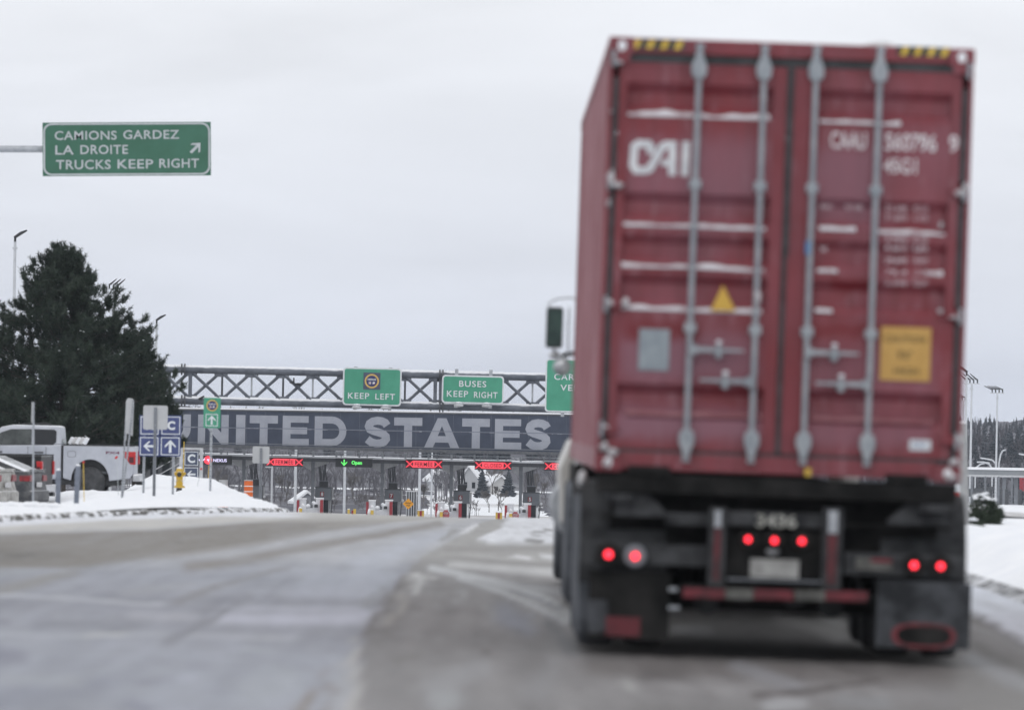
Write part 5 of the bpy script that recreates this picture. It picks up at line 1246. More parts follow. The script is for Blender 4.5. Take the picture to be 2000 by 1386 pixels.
M['taildark'] = mat('tail_lens_dark', (0.09, 0.02, 0.025), rough=.2)
M['chrome'] = mat('dull_chrome', (0.4, 0.41, 0.43), (0.55, 0.56, 0.58), 6, .3, .7, snow=.8, snow_at=.7)

def pickup(loc, rotz, paint, label, lw=.36):
    """rear bumper at x=0, nose towards -x; near side at y=-1; ground z=0"""
    t = thing('pickup_truck', label, 'pickup truck', loc, rot=(0, 0, rotz))
    W_ = .98; zb, zt_ = .52, 1.42; R = .42; ax = -1.30; fx = -4.95
    def arc(cx, r, n=12): return [(cx + (r + .02) * math.cos(math.pi - math.pi * i / n), .46 + r * math.sin(math.pi - math.pi * i / n) * 1.17) for i in range(n + 1)]
    # lower body side profile (counter-clockwise), two halves joined at the cab gap
    bed = [(-2.05, zb)] + arc(ax, .50) + [(-.22, zb), (-.14, .62), (-.10, zt_), (-2.05, zt_ + .0)]
    bed = [(ax - .5 - .25, zb)] and [(-2.05, zb)] + arc(ax, .50) + [(-.20, zb + .02), (-.13, .66), (-.09, zt_), (-2.05, zt_)]
    def shell(pts, name, y0, y1, bev=.03):
        return MB().prism(pts, y0, y1).build(name, M[paint], t, bevel=bev)
    shell(bed, 'bed_side', -W_, -W_ + .09); shell(bed, 'bed_side', W_ - .09, W_)
    MB().box((-.19, -W_ + .1, .62), (-.11, W_ - .1, zt_ - .01)).build('tailgate', M[paint], t, bevel=.02)
    MB().box((-2.03, -W_ + .095, .66), (-.2, W_ - .095, .72)).build('bed_floor', M['darkgrey'], t)
    MB().box((-2.03, -W_ + .32, .73), (-.21, W_ - .32, 1.33)).build('snow', M['snowcap'], t)
    for y in (-W_ - .004, W_ - .095): MB().box((-2.05, y, zt_ + .004), (-.09, y + .098, zt_ + .03)).build('bed_rail', M['black'], t)
    cab = [(-4.3, zb - .04), (-2.10, zb - .04), (-2.10, zt_ + .02), (-4.42, zt_ - .03), (-4.42, zb + .5)]
    MB().prism(cab, -W_, W_).build('cab', M[paint], t, bevel=.04)
    nose = [(-4.45, zb)] + [] 
    fr = arc(fx, .50)[::1]
    nose = [(-5.75, zb + .02)] + arc(fx, .50) + [(-4.43, zb), (-4.43, zt_ - .04), (-5.55, zt_ - .12), (-5.75, zt_ - .25)]
    MB().prism(nose, -W_, W_).build('bonnet', M[paint], t, bevel=.05)
    # greenhouse
    bot = [(-4.55, zt_ - .02), (-2.10, zt_ + .02)]; roofz = 1.95
    yb_, yr = W_ - .02, W_ - .16
    xs_ = [(-4.45, -3.60), (-2.10, -2.22)]
    V_ = []
    for s_ in (-1, 1): V_ += [(-4.45, s_ * yb_, zt_ - .02), (-2.10, s_ * yb_, zt_ + .02), (-2.14, s_ * yr, roofz - .03), (-2.24, s_ * (yr - .02), roofz), (-3.45, s_ * (yr - .02), roofz + .01), (-3.75, s_ * yr, roofz - .05)]
    f_ = [(0, 1, 2, 3, 4, 5), (6, 11, 10, 9, 8, 7)] + [(i, 6 + i, 6 + (i + 1) % 6, (i + 1) % 6) for i in range(6)]
    MB().add(V_, f_).build('greenhouse', M[paint], t, bevel=.035)
    # side glass proud of the slanted side
    def onside(x, z, s_, off=.006):
        f = (z - zt_) / (roofz - .03 - zt_); return (x, s_ * (yb_ + (yr - yb_) * f + off), z)
    for s_ in (-1, 1):
        for poly_ in ([(-2.90, 1.43), (-2.34, 1.43), (-2.25, 1.50), (-2.25, 1.80), (-2.31, 1.845), (-2.90, 1.85)], [(-4.22, 1.43), (-3.82, 1.41), (-2.93, 1.43), (-2.93, 1.85), (-3.5, 1.84), (-3.78, 1.74)]):
            v_ = [onside(x, z, s_, .022) for x, z in poly_]
            MB().add(v_ if s_ < 0 else v_[::-1], [tuple(range(len(v_)))]).build('side_window', M['sideglass'] if poly_[0][0] > -3 else mat('front_glass', (0.025, 0.032, 0.034), (0.075, 0.085, 0.085), 3, .2, spec=.2), t)
    MB().add([(-2.09, -.62, 1.47), (-2.09, .62, 1.47), (-2.165, .58, 1.86), (-2.165, -.58, 1.86)], [(0, 1, 2, 3)]).build('rear_window', M['sideglass'], t)
    # doors: seams, handles
    for xx in (-2.52, -3.02, -4.1): MB().box((xx - .006, -W_ - .0035, zb + .02), (xx + .006, -W_ + .002, zt_ - .05)).build('door_seam', M['black'], t)
    MB().box((-2.085, -W_ - .002, zb), (-2.065, W_, zt_)).build('cab_gap', M['black'], t)
    for xx in (-2.72, -3.85): MB().box((xx - .13, -W_ - .035, 1.19), (xx + .13, -W_ - .006, 1.235)).build('door_handle', M['darkgrey'], t, bevel=.008)
    m_ = MB(); ring_into(m_, rrect(-1.93, -1.70, 1.10, 1.27, .05), rrect(-1.92, -1.71, 1.11, 1.26, .045), -W_ - .0025); m_.build('fuel_door', M['darkgrey'], t)
    MB().tube([(-3.3, 0, roofz + .02), (-2.6, 0, roofz + .05), (-2.45, 0, roofz + .02)], .03, 6).build('roof_fin', M['black'], t)
    for x_, hub in ((ax, 'black'), (fx, 'black')):
        wheel(t, x_, -W_ + .12, .42, R, .26); wheel(t, x_, W_ - .12, .42, R, .26)
        m_ = MB(); m_.lathe([(.495, -W_ + .02), (.495, -W_ + .3)], (x_, 0, .46), 'Y', 28); 
        MB().box((x_ - .54, -W_ + .27, .3), (x_ + .54, W_ - .27, 1.10)).build('wheel_well', M['black'], t)
    MB().box((-4.3, -W_ + .12, .34), (-.4, W_ - .12, .50)).build('underbody', M['black'], t)
    # tail lamps wrap round the corner, bumper, hitch
    for s_ in (-1, 1):
        y0 = s_ * (W_ + .012); y1 = s_ * (W_ - .16)
        m_ = MB().prism([(-.06 - lw * .38, .92), (-.06, .92), (-.06, 1.28), (-.06 - lw, 1.28), (-.06 - lw * .85, 1.12)], min(y0, y1), max(y0, y1)); tl = m_.build('tail_lamp', M['tail'], t, bevel=.02)
        yy = s_ * (W_ + .016)
        MB().box((-.24, min(yy, yy - s_ * .01), .97), (-.11, max(yy, yy - s_ * .01), 1.13)).build('lens', M['taildark'], tl)
    MB().box((-.14, -W_ + .02, .46), (.07, W_ - .02, .66)).build('bumper', M['chrome'], t, bevel=.035)
    MB().box((-.09, -.12, .36), (.10, .12, .455)).build('hitch', M['black'], t)
    MB().box((-.38, -W_ + .005, .22), (-.36, -W_ + .27, .5)).build('mud_flap', M['black'], t)
    return t
D = 178.0; o = P(272.0, 972, D); k = sc(D)
pk = pickup(o, rad(0), 'whitepaint', 'white pickup truck parked side-on under the pine')
pk.rotation_euler = (0, 0, rad(-.5))
m_ = MB(); text_into(m_, 'FX4', -.88, -.50, 1.205, 1.275, -.984, .03); m_.build('decal', mat('decal_plum', (0.16, 0.05, 0.09)), pk)
m_ = MB(); disc(m_, -.60, 1.10, .03, -.985); m_.build('decal_dot', M['red'], pk)
# snow covered boards leaning in the bed
t = thing('board_stack', 'snow covered boards leaning in the white pickup bed behind its cab', 'boards', (o.x - 1.95, o.y + .1, o.z + 1.45))
for i in range(5): MB().box((i * .10, -.3, 0), (i * .10 + .085, .4, .19), Matrix.Rotation(rad(28), 3, 'Y')).build('board', M['dirtysnow'] if i % 2 else M['snowcap'], t)
D = 170.0; o = P(98, 995, D)
bk = pickup(o, rad(-6), 'blackpaint', 'black pickup truck mostly hidden between the dark sedan and the white pickup', .17)
for c in bk.children:
    if c.name.startswith('tail_lamp'): c['label'] = 'red tail lamp'

def sedan(loc, rotz, paint, label, lampcol='seddull'):
    """tail at x=0, nose towards -x, near side y=-.9"""
    t = thing('sedan_car', label, 'car', loc, rot=(0, 0, rotz))
    W_ = .90; R = .33
    def arc(cx, r, n=10): return [(cx + r * math.cos(math.pi - math.pi * i / n), .34 + r * math.sin(math.pi - math.pi * i / n)) for i in range(n + 1)]
    prof = [(-4.75, .25)] + arc(-3.95, .39) + arc(-1.05, .39) + [(-.30, .22), (-.04, .30), (.0, .52), (-.03, .62), (-.07, .78), (-.05, 1.0), (-.10, 1.06), (-.80, 1.07), (-3.4, .98), (-4.5, .86), (-4.8, .62)]
    MB().prism(prof, -W_, W_).build('body', M[paint], t, bevel=.06)
    V_ = []
    for s_ in (-1, 1): V_ += [(-3.5, s_ * .84, .96), (-.16, s_ * .84, 1.05), (-1.05, s_ * .66, 1.42), (-1.9, s_ * .64, 1.46), (-2.8, s_ * .66, 1.40)]
    MB().add(V_, [(0, 1, 2, 3, 4), (5, 9, 8, 7, 6)] + [(i, 5 + i, 5 + (i + 1) % 5, (i + 1) % 5) for i in range(5)]).build('greenhouse', M[paint], t, bevel=.04)
    MB().add([(-.27, -.72, 1.085), (-.27, .72, 1.085), (-.98, .6, 1.395), (-.98, -.6, 1.395)], [(0, 1, 2, 3)]).build('rear_window', M['glass'], t)
    for s_ in (-1, 1):
        v_ = [(-3.2, s_ * .862, 1.02), (-.62, s_ * .862, 1.08), (-1.18, s_ * .70, 1.37), (-2.7, s_ * .70, 1.37)]
        MB().add(v_ if s_ < 0 else v_[::-1], [(0, 1, 2, 3)]).build('side_window', M['glass'], t)
        y0, y1 = sorted((s_ * .912, s_ * .5))
        MB().box((-.30, y0, .80), (-.025, y1, .96)).build('tail_lamp', M[lampcol], t, bevel=.03)
        for cx in (-1.05, -3.95): wheel(t, cx, s_ * .78, .33, R, .2, 'darkgrey')
    MB().box((-.22, -.915, .28), (.045, .915, .58)).build('bumper', M[paint], t, bevel=.06)
    MB().box((-.012, -.26, .66), (.0, .26, .78)).build('plate', M['dirtysnow'], t)
    MB().box((-.09, -.7, 1.062), (.0, .7, 1.10)).build('boot_lip', M[paint], t, bevel=.01)
    MB().add([(-.10, -.84, 1.085), (-.17, -.875, 1.05), (-1.08, -.715, 1.38), (-1.04, -.66, 1.445)], [(0, 1, 2, 3)]).build('snow', M['snowcap'], t)
    return t
o = P(76, 1002, 162); sedan(o, rad(-10), 'greypaint', 'dark grey sedan with salt crusted tail at the left edge')
o = P(15, 1006, 153); sedan(o, rad(-10), 'whitedirty', 'salt stained white car cut by the left picture edge')

# ================================================================ PINES
needle = mat('pine_needles', (0.014, 0.024, 0.017), (0.036, 0.054, 0.036), 1.1, .7, spec=.25)
needle2 = mat('pine_needles_light', (0.026, 0.040, 0.030), (0.056, 0.075, 0.054), 1.5, .7, spec=.25)
bark = mat('pine_bark', (0.05, 0.042, 0.036), (0.09, 0.078, 0.068), 5, .9, bump=.6, bscale=14)
def pine(loc, H, prof, label, seed, tufts=5200, cut=None, L_=.15, nn=44):
    """prof: list of (height fraction from top, radius)"""
    R = random.Random(seed); t = thing('pine_tree', label, 'tree', loc, group='pines on the left')
    tr = MB(); pts = [(0, 0, -.4)]
    for i in range(1, 9): pts.append((.10 * math.sin(i * 1.1 + seed) * i / 8, .08 * math.cos(i * 1.7) * i / 8, H * .97 * i / 8))
    tr.tube(pts, [H * .020 * (1 - .105 * i) for i in range(9)], 10); tr.build('trunk', bark, t)
    def trunk_at(z):
        f = max(0, min(7.999, z / (H * .97) * 8)); i = int(f); a, b = Vector(pts[i]), Vector(pts[i + 1]); return a.lerp(b, f - i)
    spots = []; br = MB()
    zc0 = 0.15 * H
    z = zc0; 
    while z < H * .965:
        f = 1 - z / H; r = lerp_tab(prof, f)
        nb = 6 if r > .8 else 4
        for b_ in range(nb):
            an = R.uniform(0, 6.283); rr = r * R.uniform(.66, 1.0) * (1 + .09 * math.sin(an * 3 + z * 2.1 + seed) * (1 if r > .6 else .3)); st = trunk_at(z + R.uniform(-.12, .12))
            rise = R.uniform(.05, .35) * (1 if f > .3 else 1.9)
            d = Vector((math.cos(an), math.sin(an), 0)); n_ = max(3, int(rr / .32)); prev = st
            for i in range(1, n_ + 1):
                u = i / n_; p_ = st + d * rr * u + Vector((0, 0, rr * rise * u * u - .10 * math.sin(u * 3))) + Vector((R.uniform(-.05, .05), R.uniform(-.05, .05), 0))
                br.cyl(prev, p_, max(.008, .03 * (1 - u + .25) * rr / 2.5), max(.006, .03 * (1 - u) * rr / 2.5 + .005), 4, caps=False)
                if u > .12:
                    for q in range(2 + int(3 * u)):
                        sd = d.cross(Vector((0, 0, 1))) * R.uniform(-1, 1); e_ = p_ + (sd * .55 + d * R.uniform(0, .4) + Vector((0, 0, R.uniform(.0, .38)))) * R.uniform(.2, .6)
                        spots.append((e_, (e_ - p_ + Vector((0, 0, .25))).normalized()))
                        if R.random() < .5: br.cyl(p_, e_, .009, .005, 3, caps=False)
                prev = p_
            spots.append((prev, (d + Vector((0, 0, .9))).normalized()))
        z += .115 if r > 1 else .12
    top = trunk_at(H * .97)
    for i in range(26): 
        dv = Vector((R.uniform(-.24, .24), R.uniform(-.24, .24), R.uniform(-.8, .0))); spots.append((top + dv, Vector((dv.x * 1.2, dv.y * 1.2, .9)).normalized()))
    br.build('branches', bark, t, kind='stuff')
    R.shuffle(spots); print('PINE', len(spots)); spots = spots[:tufts]
    rs = np.random.RandomState(seed)
    for part in range(2):
        sp_ = spots[part::2] if part == 0 else spots[1::2]
        c = np.array([tuple(s_[0]) for s_ in sp_]); dr = np.array([tuple(s_[1]) for s_ in sp_])
        n_ = len(c); N_ = n_ * nn
        cc = np.repeat(c, nn, 0); dd = np.repeat(dr, nn, 0)
        v = rs.normal(size=(N_, 3)); v /= np.linalg.norm(v, axis=1)[:, None]
        ax = v * 1.0 + dd * .5; ax /= np.linalg.norm(ax, axis=1)[:, None]
        off = dd * (rs.rand(N_, 1) - .5) * .22 * 1.2
        base_ = cc + off; ln_ = (L_ * (0.6 + .6 * rs.rand(N_, 1)))
        side = np.cross(ax, rs.normal(size=(N_, 3))); side /= np.linalg.norm(side, axis=1)[:, None]
        w_ = .0115
        V_ = np.stack([base_ - side * w_, base_ + side * w_, base_ + ax * ln_], 1).reshape(-1, 3)
        T_ = np.arange(N_ * 3).reshape(-1, 3)
        link('needles', npmesh('needles', V_, T_, needle if part == 0 else needle2), t, kind='stuff')
    # a few lodged snow clots
    m_ = MB()
    for p_, d in R.sample(spots, 150):
        m_.blob(p_ + Vector((0, 0, .03)), (R.uniform(.02, .055), R.uniform(.02, .05), R.uniform(.012, .025)), R.random() * 9, n=6)
    m_.build('snow', M['snowcap'], t, kind='stuff')
    return t
D = 207.0; topp = P(128, 476, D); g = P(128, 955, D); Hh = topp.z - g.z
PROF = [(0, .1), (.05, .22), (.1, .62), (.19, 1.05), (.27, 1.7), (.35, 2.3), (.46, 2.8), (.56, 3.5), (.68, 3.8), (.8, 3.7), (.88, 3.2), (1, 2.4)]
pine((topp.x, D, g.z), Hh, PROF, 'big dark pine behind the white pickup, tallest at the left', 3, tufts=14000)
D = 213.0; topp = P(-80, 610, D); g = P(-75, 955, D)
pine((topp.x, D, g.z), topp.z - g.z, PROF, 'second dark pine cut by the left picture edge', 8, tufts=6500)
D = 216.0; topp = P(268, 655, D); g = P(268, 950, D)
pine((topp.x, D, g.z), topp.z - g.z, [(a, b * .43) for a, b in PROF], 'smaller pine filling the right foot of the big one', 12, tufts=3400)

# ---- shrubs on the right
def shrub(px, r, D, w_, h_, label, seed, n=150):
    o = P(px, r, D); o.z = right_z(o.x, D); R = random.Random(seed); rs = np.random.RandomState(seed)
    t = thing('evergreen_shrub', label, 'shrub', o, group='evergreen shrubs in the snow on the right')
    st = MB(); spots = []
    for i in range(n):
        an = R.uniform(0, 6.283); rr = w_ * math.sqrt(R.random()); z = h_ * R.uniform(.05, 1) * (1 - .55 * (rr / w_) ** 2)
        p_ = Vector((math.cos(an) * rr, math.sin(an) * rr * .8, z)); spots.append(p_)
        if i % 4 == 0: st.cyl((0, 0, -.05), p_, .012, .004, 3, caps=False)
    st.build('stems', bark, t, kind='stuff')
    c = np.array([tuple(p_) for p_ in spots]); nn = 40; N_ = len(c) * nn; cc = np.repeat(c, nn, 0); v = rs.normal(size=(N_, 3)); v[:, 2] += .5; v /= np.linalg.norm(v, axis=1)[:, None]
    side = np.cross(v, rs.normal(size=(N_, 3))); side /= np.linalg.norm(side, axis=1)[:, None]; w2 = .005
    V_ = np.stack([cc - side * w2, cc + side * w2, cc + v * (.05 + .06 * rs.rand(N_, 1))], 1).reshape(-1, 3)
    link('needles', npmesh('needles', V_, np.arange(N_ * 3).reshape(-1, 3), mat('shrub_needles', (0.022, 0.035, 0.022), (0.05, 0.07, 0.042), 8, .8)), t, kind='stuff')
    m_ = MB()
    for p_ in sorted(spots, key=lambda q: -q.z)[:n // 9]: m_.blob(p_ + Vector((0, -.02, .05)), (.05, .05, .025), R.random() * 9, n=6)
    m_.build('snow', M['snowcap'], t, kind='stuff')
shrub(1920, 1016, 104, .28, .48, 'dark evergreen shrub dusted with snow right of the trailer', 4, 190)
shrub(1947, 1014, 108, .12, .25, 'low side growth of the evergreen shrub reaching right', 6, 50)
shrub(1902, 1042, 96, .16, .13, 'small flattened evergreen sprig half buried in snow', 7, 50)
# ================================================================ HOUSES, SPRUCES AND BARE TREES BEYOND THE BOOTHS
def house(px, row, D, w_, h_, rise, label, seed, turn=0):
    o = P(px, row, D); o.z = (max(field_z(o.x, D), hill_z(o.x, D) + 1.5) if D > 780 else field_z(o.x, D)) - .2; t = thing('house', label, 'house', o, rot=(0, 0, turn), group='houses beyond the booths')
    wm = mat('pale_siding%d' % (seed % 3), ((.5, .5, .5), (.42, .43, .45), (.32, .33, .36))[seed % 3], rough=.8)
    MB().prism([(-w_ / 2, 0), (w_ / 2, 0), (w_ / 2, h_), (0, h_ + rise - .05), (-w_ / 2, h_)], 0, w_ * 1.2).build('wall', wm, t)
    for s_ in (-1, 1):
        MB().add([(0, -.3, h_ + rise), (s_ * (w_ / 2 + .15), -.1, h_ - .25), (s_ * (w_ / 2 + .4), w_ * 1.2 + .3, h_ - .25), (0, w_ * 1.2 + .3, h_ + rise), (0, -.3, h_ + rise + .25), (s_ * (w_ / 2 + .15), -.1, h_), (s_ * (w_ / 2 + .4), w_ * 1.2 + .3, h_), (0, w_ * 1.2 + .3, h_ + rise + .25)], [(0, 1, 2, 3), (4, 7, 6, 5), (0, 4, 5, 1), (1, 5, 6, 2), (2, 6, 7, 3)]).build('roof', M['snowcap'], t)
    for i in range(2):
        x_ = -w_ * .22 + i * w_ * .44; MB().box((x_ - .2, -.06, h_ * .35), (x_ + .2, -.01, h_ * .75)).build('window', M['glass'], t)
    MB().box((w_ * .2, w_ * .4, h_ + rise * .4), (w_ * .2 + .3, w_ * .4 + .3, h_ + rise + .2)).build('chimney', M['darkgrey'], t)
house(917, 960, 735, 2.3, 1.7, 1.3, 'white gabled house between booth 6 and the dark spruce', 1, rad(-25))
house(978, 962, 735, 2.4, 1.1, .9, 'low white house below the bare tree between the two spruces', 3, rad(12))
house(868, 955, 735, 2.4, 1.5, 1.1, 'snow roofed house left of booth 6', 4, rad(20))
house(600, 985, 600, 2.2, 1.1, .8, 'small pale house low on the left between poles', 5, rad(8))
def single(kindf, px, D, H, label, mt, nm, seed, grp):
    r_ = random.Random(seed); v, t_ = kindf(r_); o = P(px, 950, D); o.z = field_z(o.x, D)
    ob = thing(nm, label, 'tree', o, group=grp); link('crown', npmesh('crown', v, t_, mt), ob)
    MB().cyl((0, 0, -.3), (0, 0, H * .3), H * .016, H * .012, 8).build('trunk', bark, ob); return ob
single(lambda r_: spruce(r_, 3.6, 1.0, 13, 11), 941, 700, 3.6, 'dark blue spruce left of the bare trees under the CLOSED signal', conm, 'spruce_tree', 2, 'spruces beyond the booths')
single(lambda r_: spruce(r_, 3.2, 1.1, 12, 11), 993, 710, 3.2, 'shorter spruce right of the bare trees under the CLOSED signal', conm, 'spruce_tree', 4, 'spruces beyond the booths')
bt2 = mat('near_branches', (0.11, 0.10, 0.095), (0.19, 0.18, 0.175), .8, .9)
for px, D, H, lab in ((956, 610, 2.7, 'bare tree left of the yellow bumper post by booth 5'), (974, 620, 2.9, 'bare tree behind the yellow bumper post by booth 5'), (962, 720, 3.8, 'tall bare tree between the two spruces'), (828, 640, 3.0, 'bare tree behind the two pale poles'), (690, 650, 3.8, 'bare tree behind the green Open signal'), (560, 640, 3.6, 'bare tree beside the thick pale pole at the left'), (437, 620, 4.5, 'bare tree above the left orange drum'), (1055, 640, 4, 'bare tree left of the leaning white pole')):
    single(lambda r_: bare_tree(r_, H, 5, .55, .02), px, D, H, lab, bt2, 'bare_tree', px, 'bare trees beyond the booths')
# ================================================================ THE TRUCK
M['cred'] = None
def container_paint(name='container_red', bands=(), film=.60):
    m = bpy.data.materials.new(name); m.use_nodes = True; n = m.node_tree.nodes; l = m.node_tree.links; b = n['Principled BSDF']
    tc = n.new('ShaderNodeTexCoord')
    def nz(scale, det, st=(1, 1, 1)):
        mp = n.new('ShaderNodeMapping'); mp.inputs['Scale'].default_value = st; l.new(tc.outputs['Object'], mp.inputs[0])
        q = n.new('ShaderNodeTexNoise'); q.inputs['Scale'].default_value = scale; q.inputs['Detail'].default_value = det; q.inputs['Roughness'].default_value = .6; l.new(mp.outputs[0], q.inputs[0]); return q.outputs[0]
    def ramp(inp, p0, c0, p1, c1):
        r = n.new('ShaderNodeValToRGB'); l.new(inp, r.inputs[0]); r.color_ramp.elements[0].position = p0; r.color_ramp.elements[0].color = (*c0, 1); r.color_ramp.elements[1].position = p1; r.color_ramp.elements[1].color = (*c1, 1); return r.outputs[0]
    def mix(f, A, B_):
        k = n.new('ShaderNodeMix'); k.data_type = 'RGBA'; l.new(f, k.inputs[0])
        for i, q in ((6, A), (7, B_)):
            if isinstance(q, tuple): k.inputs[i].default_value = (*q, 1)
            else: l.new(q, k.inputs[i])
        return k.outputs[2]
    c = ramp(nz(1.4, 5), .35, (0.160, 0.017, 0.024), .65, (0.220, 0.028, 0.037))
    f = ramp(nz(1.1, 6, (1, 1, .7)), .36, (0, 0, 0), .66, (film, film, film))
    c = mix(f, c, (0.26, 0.115, 0.15))
    f = ramp(nz(1.0, 7, (14, 14, .9)), .48, (0, 0, 0), .72, (.55, .55, .55)); c = mix(f, c, (0.13, 0.03, 0.035))
    f = ramp(nz(1.7, 7, (9, 9, 1.6)), .56, (0, 0, 0), .78, (.6, .6, .6)); c = mix(f, c, (0.34, 0.20, 0.23))             # salt film
    f = ramp(nz(3.0, 7), .60, (0, 0, 0), .75, (.5, .5, .5)); c = mix(f, c, (0.20, 0.010, 0.014))
    f = ramp(nz(22, 5, (1, 1, .5)), .70, (0, 0, 0), .78, (.6, .6, .6)); c = mix(f, c, (0.36, 0.24, 0.25))
    if bands:
        sx = n.new('ShaderNodeSeparateXYZ'); l.new(tc.outputs['Object'], sx.inputs[0])
        nzb = nz(6.0, 5, (1, 1, .6))
        def edge(inp, a_, b_):
            q = n.new('ShaderNodeMapRange'); q.interpolation_type = 'SMOOTHSTEP'; l.new(inp, q.inputs[0]); q.inputs[1].default_value = a_; q.inputs[2].default_value = b_; return q.outputs[0]
        def mul(a_, b_):
            q = n.new('ShaderNodeMath'); q.operation = 'MULTIPLY'; l.new(a_, q.inputs[0])
            if isinstance(b_, float): q.inputs[1].default_value = b_
            else: l.new(b_, q.inputs[1])
            return q.outputs[0]
        wob = n.new('ShaderNodeMath'); wob.operation = 'MULTIPLY_ADD'; l.new(nzb, wob.inputs[0]); wob.inputs[1].default_value = .16; wob.inputs[2].default_value = -.08
        zz = n.new('ShaderNodeMath'); zz.operation = 'ADD'; l.new(sx.outputs[2], zz.inputs[0]); l.new(wob.outputs[0], zz.inputs[1])
        xx = n.new('ShaderNodeMath'); xx.operation = 'ADD'; l.new(sx.outputs[0], xx.inputs[0]); l.new(wob.outputs[0], xx.inputs[1])
        for x0, x1, z0, z1, colr, k_, ed in bands:
            f = mul(mul(edge(zz.outputs[0], z0 - ed, z0 + ed), edge(zz.outputs[0], z1 + ed, z1 - ed)), mul(edge(xx.outputs[0], x0 - ed, x0 + ed), edge(xx.outputs[0], x1 + ed, x1 - ed)))
            c = mix(mul(f, k_), c, colr)
    l.new(c, b.inputs['Base Color']); b.inputs['Roughness'].default_value = .5
    return m
PK, RD = (0.255, 0.125, 0.165), (0.165, 0.010, 0.016)
M['cred'] = container_paint('container_red_frame', (), .35)
M['cdoor'] = container_paint('container_red_door', (
 (-1.08, -.16, 3.00, 3.42, PK, .45, .10), (.18, .60, 2.90, 3.40, PK, .50, .09), (-1.08, -.16, 1.80, 2.10, PK, .60, .08), (.18, 1.04, 1.78, 2.06, PK, .35, .10), (-1.08, -.12, 1.42, 1.62, PK, .70, .06), (.16, 1.02, 1.42, 1.58, PK, .42, .06),
 (-1.02, -.55, 2.08, 2.20, RD, .85, .05), (.15, 1.0, 2.14, 2.22, RD, .85, .03), (.30, .62, 2.46, 2.54, RD, .8, .03), (-.95, -.55, 2.50, 2.58, RD, .5, .04), (.12, 1.02, 3.55, 3.66, RD, .35, .06)), .50)
M['credside'] = mat('container_red_salted', (0.22, 0.055, 0.068), (0.36, 0.17, 0.19), 1.2, .55)
M['rod'] = mat('galvanised_rod', (0.26, 0.29, 0.32), (0.36, 0.385, 0.41), 9, .5, .3)
M['gasket'] = mat('gasket_rubber', (0.030, 0.031, 0.034), (0.066, 0.068, 0.073), 6, .8)
M['frameblack'] = mat('road_grimed_frame', (0.005, 0.005, 0.005), (0.030, 0.029, 0.028), 3, .8, spec=.2, lohi=(.42, .72))
M['framegrey'] = mat('dull_frame_plate', (0.016, 0.017, 0.019), (0.060, 0.062, 0.066), 5, .7, spec=.25)
M['flap'] = mat('mud_flap_rubber', (0.022, 0.024, 0.027), (0.085, 0.09, 0.10), 3.0, .8, spec=.2)
M['cwhite'] = mat('container_white', (0.55, 0.57, 0.6), (0.72, 0.73, 0.75), 10, .6)
M['cworn'] = mat('container_worn_white', (0.30, 0.17, 0.18), (0.55, 0.50, 0.51), 18, .6)
M['saltyre'] = mat('salted_tyre', (0.05, 0.056, 0.065), (0.13, 0.14, 0.16), 3, .9, bump=.3, bscale=20)
M['lamp'] = mat('tail_lamp_lit', (1.0, 0.028, 0.05), emit=3.6)
M['cabcream'] = mat('cab_cream', (0.50, 0.49, 0.46), (0.62, 0.61, 0.58), 2, .4)

DT = 43.0
LEAN = rad(1.0)
# door plane origin: ground below the middle of the rear face
RT = Matrix.Rotation(LEAN, 3, 'Y')
pm = P(1518.5, 931, DT)                       # bottom middle of the rear face
torig = pm - RT @ Vector((0, 0, 1.19))
def troot(name, label, cat, y=0): return thing(name, label, cat, torig + RT @ Vector((0, y, 0)), rot=(0, LEAN, 0))
RTi = RT.inverted()
def T(px, py, d=0.0):
    """picture point on the rear face plane (d metres nearer) -> truck coordinates"""
    v = RTi @ (P(px, py, DT - d) - torig); return v.x, v.z
HW, Z0, Z1, CL = 1.219, 1.19, 4.086, 12.19

# ---------------------------------------------------------------- container
ct = troot('shipping_container', 'red shipping container with white CAI lettering on the truck', 'shipping container')
for sx in (-1, 1):
    for y0 in (.01, CL - .19):
        MB().box((sx * HW - (.0 if sx < 0 else .034), y0, Z0 + .125), (sx * HW + (.034 if sx < 0 else 0), y0 + .17, Z1 - .125)).build('corner_post', M['cred'], ct, bevel=.01)
        for z0 in (Z0, Z1 - .118):
            cc = MB().box((sx * HW - (.003 if sx < 0 else .175), y0 - .012, z0), (sx * HW + (.175 if sx < 0 else .003), y0 + .18, z0 + .118)).build('corner_casting', M['cred'], ct, bevel=.012)
            if y0 < 1:
                m_ = MB(); disc(m_, sx * (HW - .085), z0 + .059, .028, y0 - .0135, 16, .036); m_.build('casting_hole', M['snowcap'] , cc)
MB().box((-HW + .18, .01, Z1 - .105), (HW - .18, .12, Z1 - .002)).build('header', M['cred'], ct, bevel=.008)
MB().box((-HW + .165, .02, Z0 + .015), (HW - .165, .12, Z0 + .135)).build('sill', M['cred'], ct, bevel=.008)
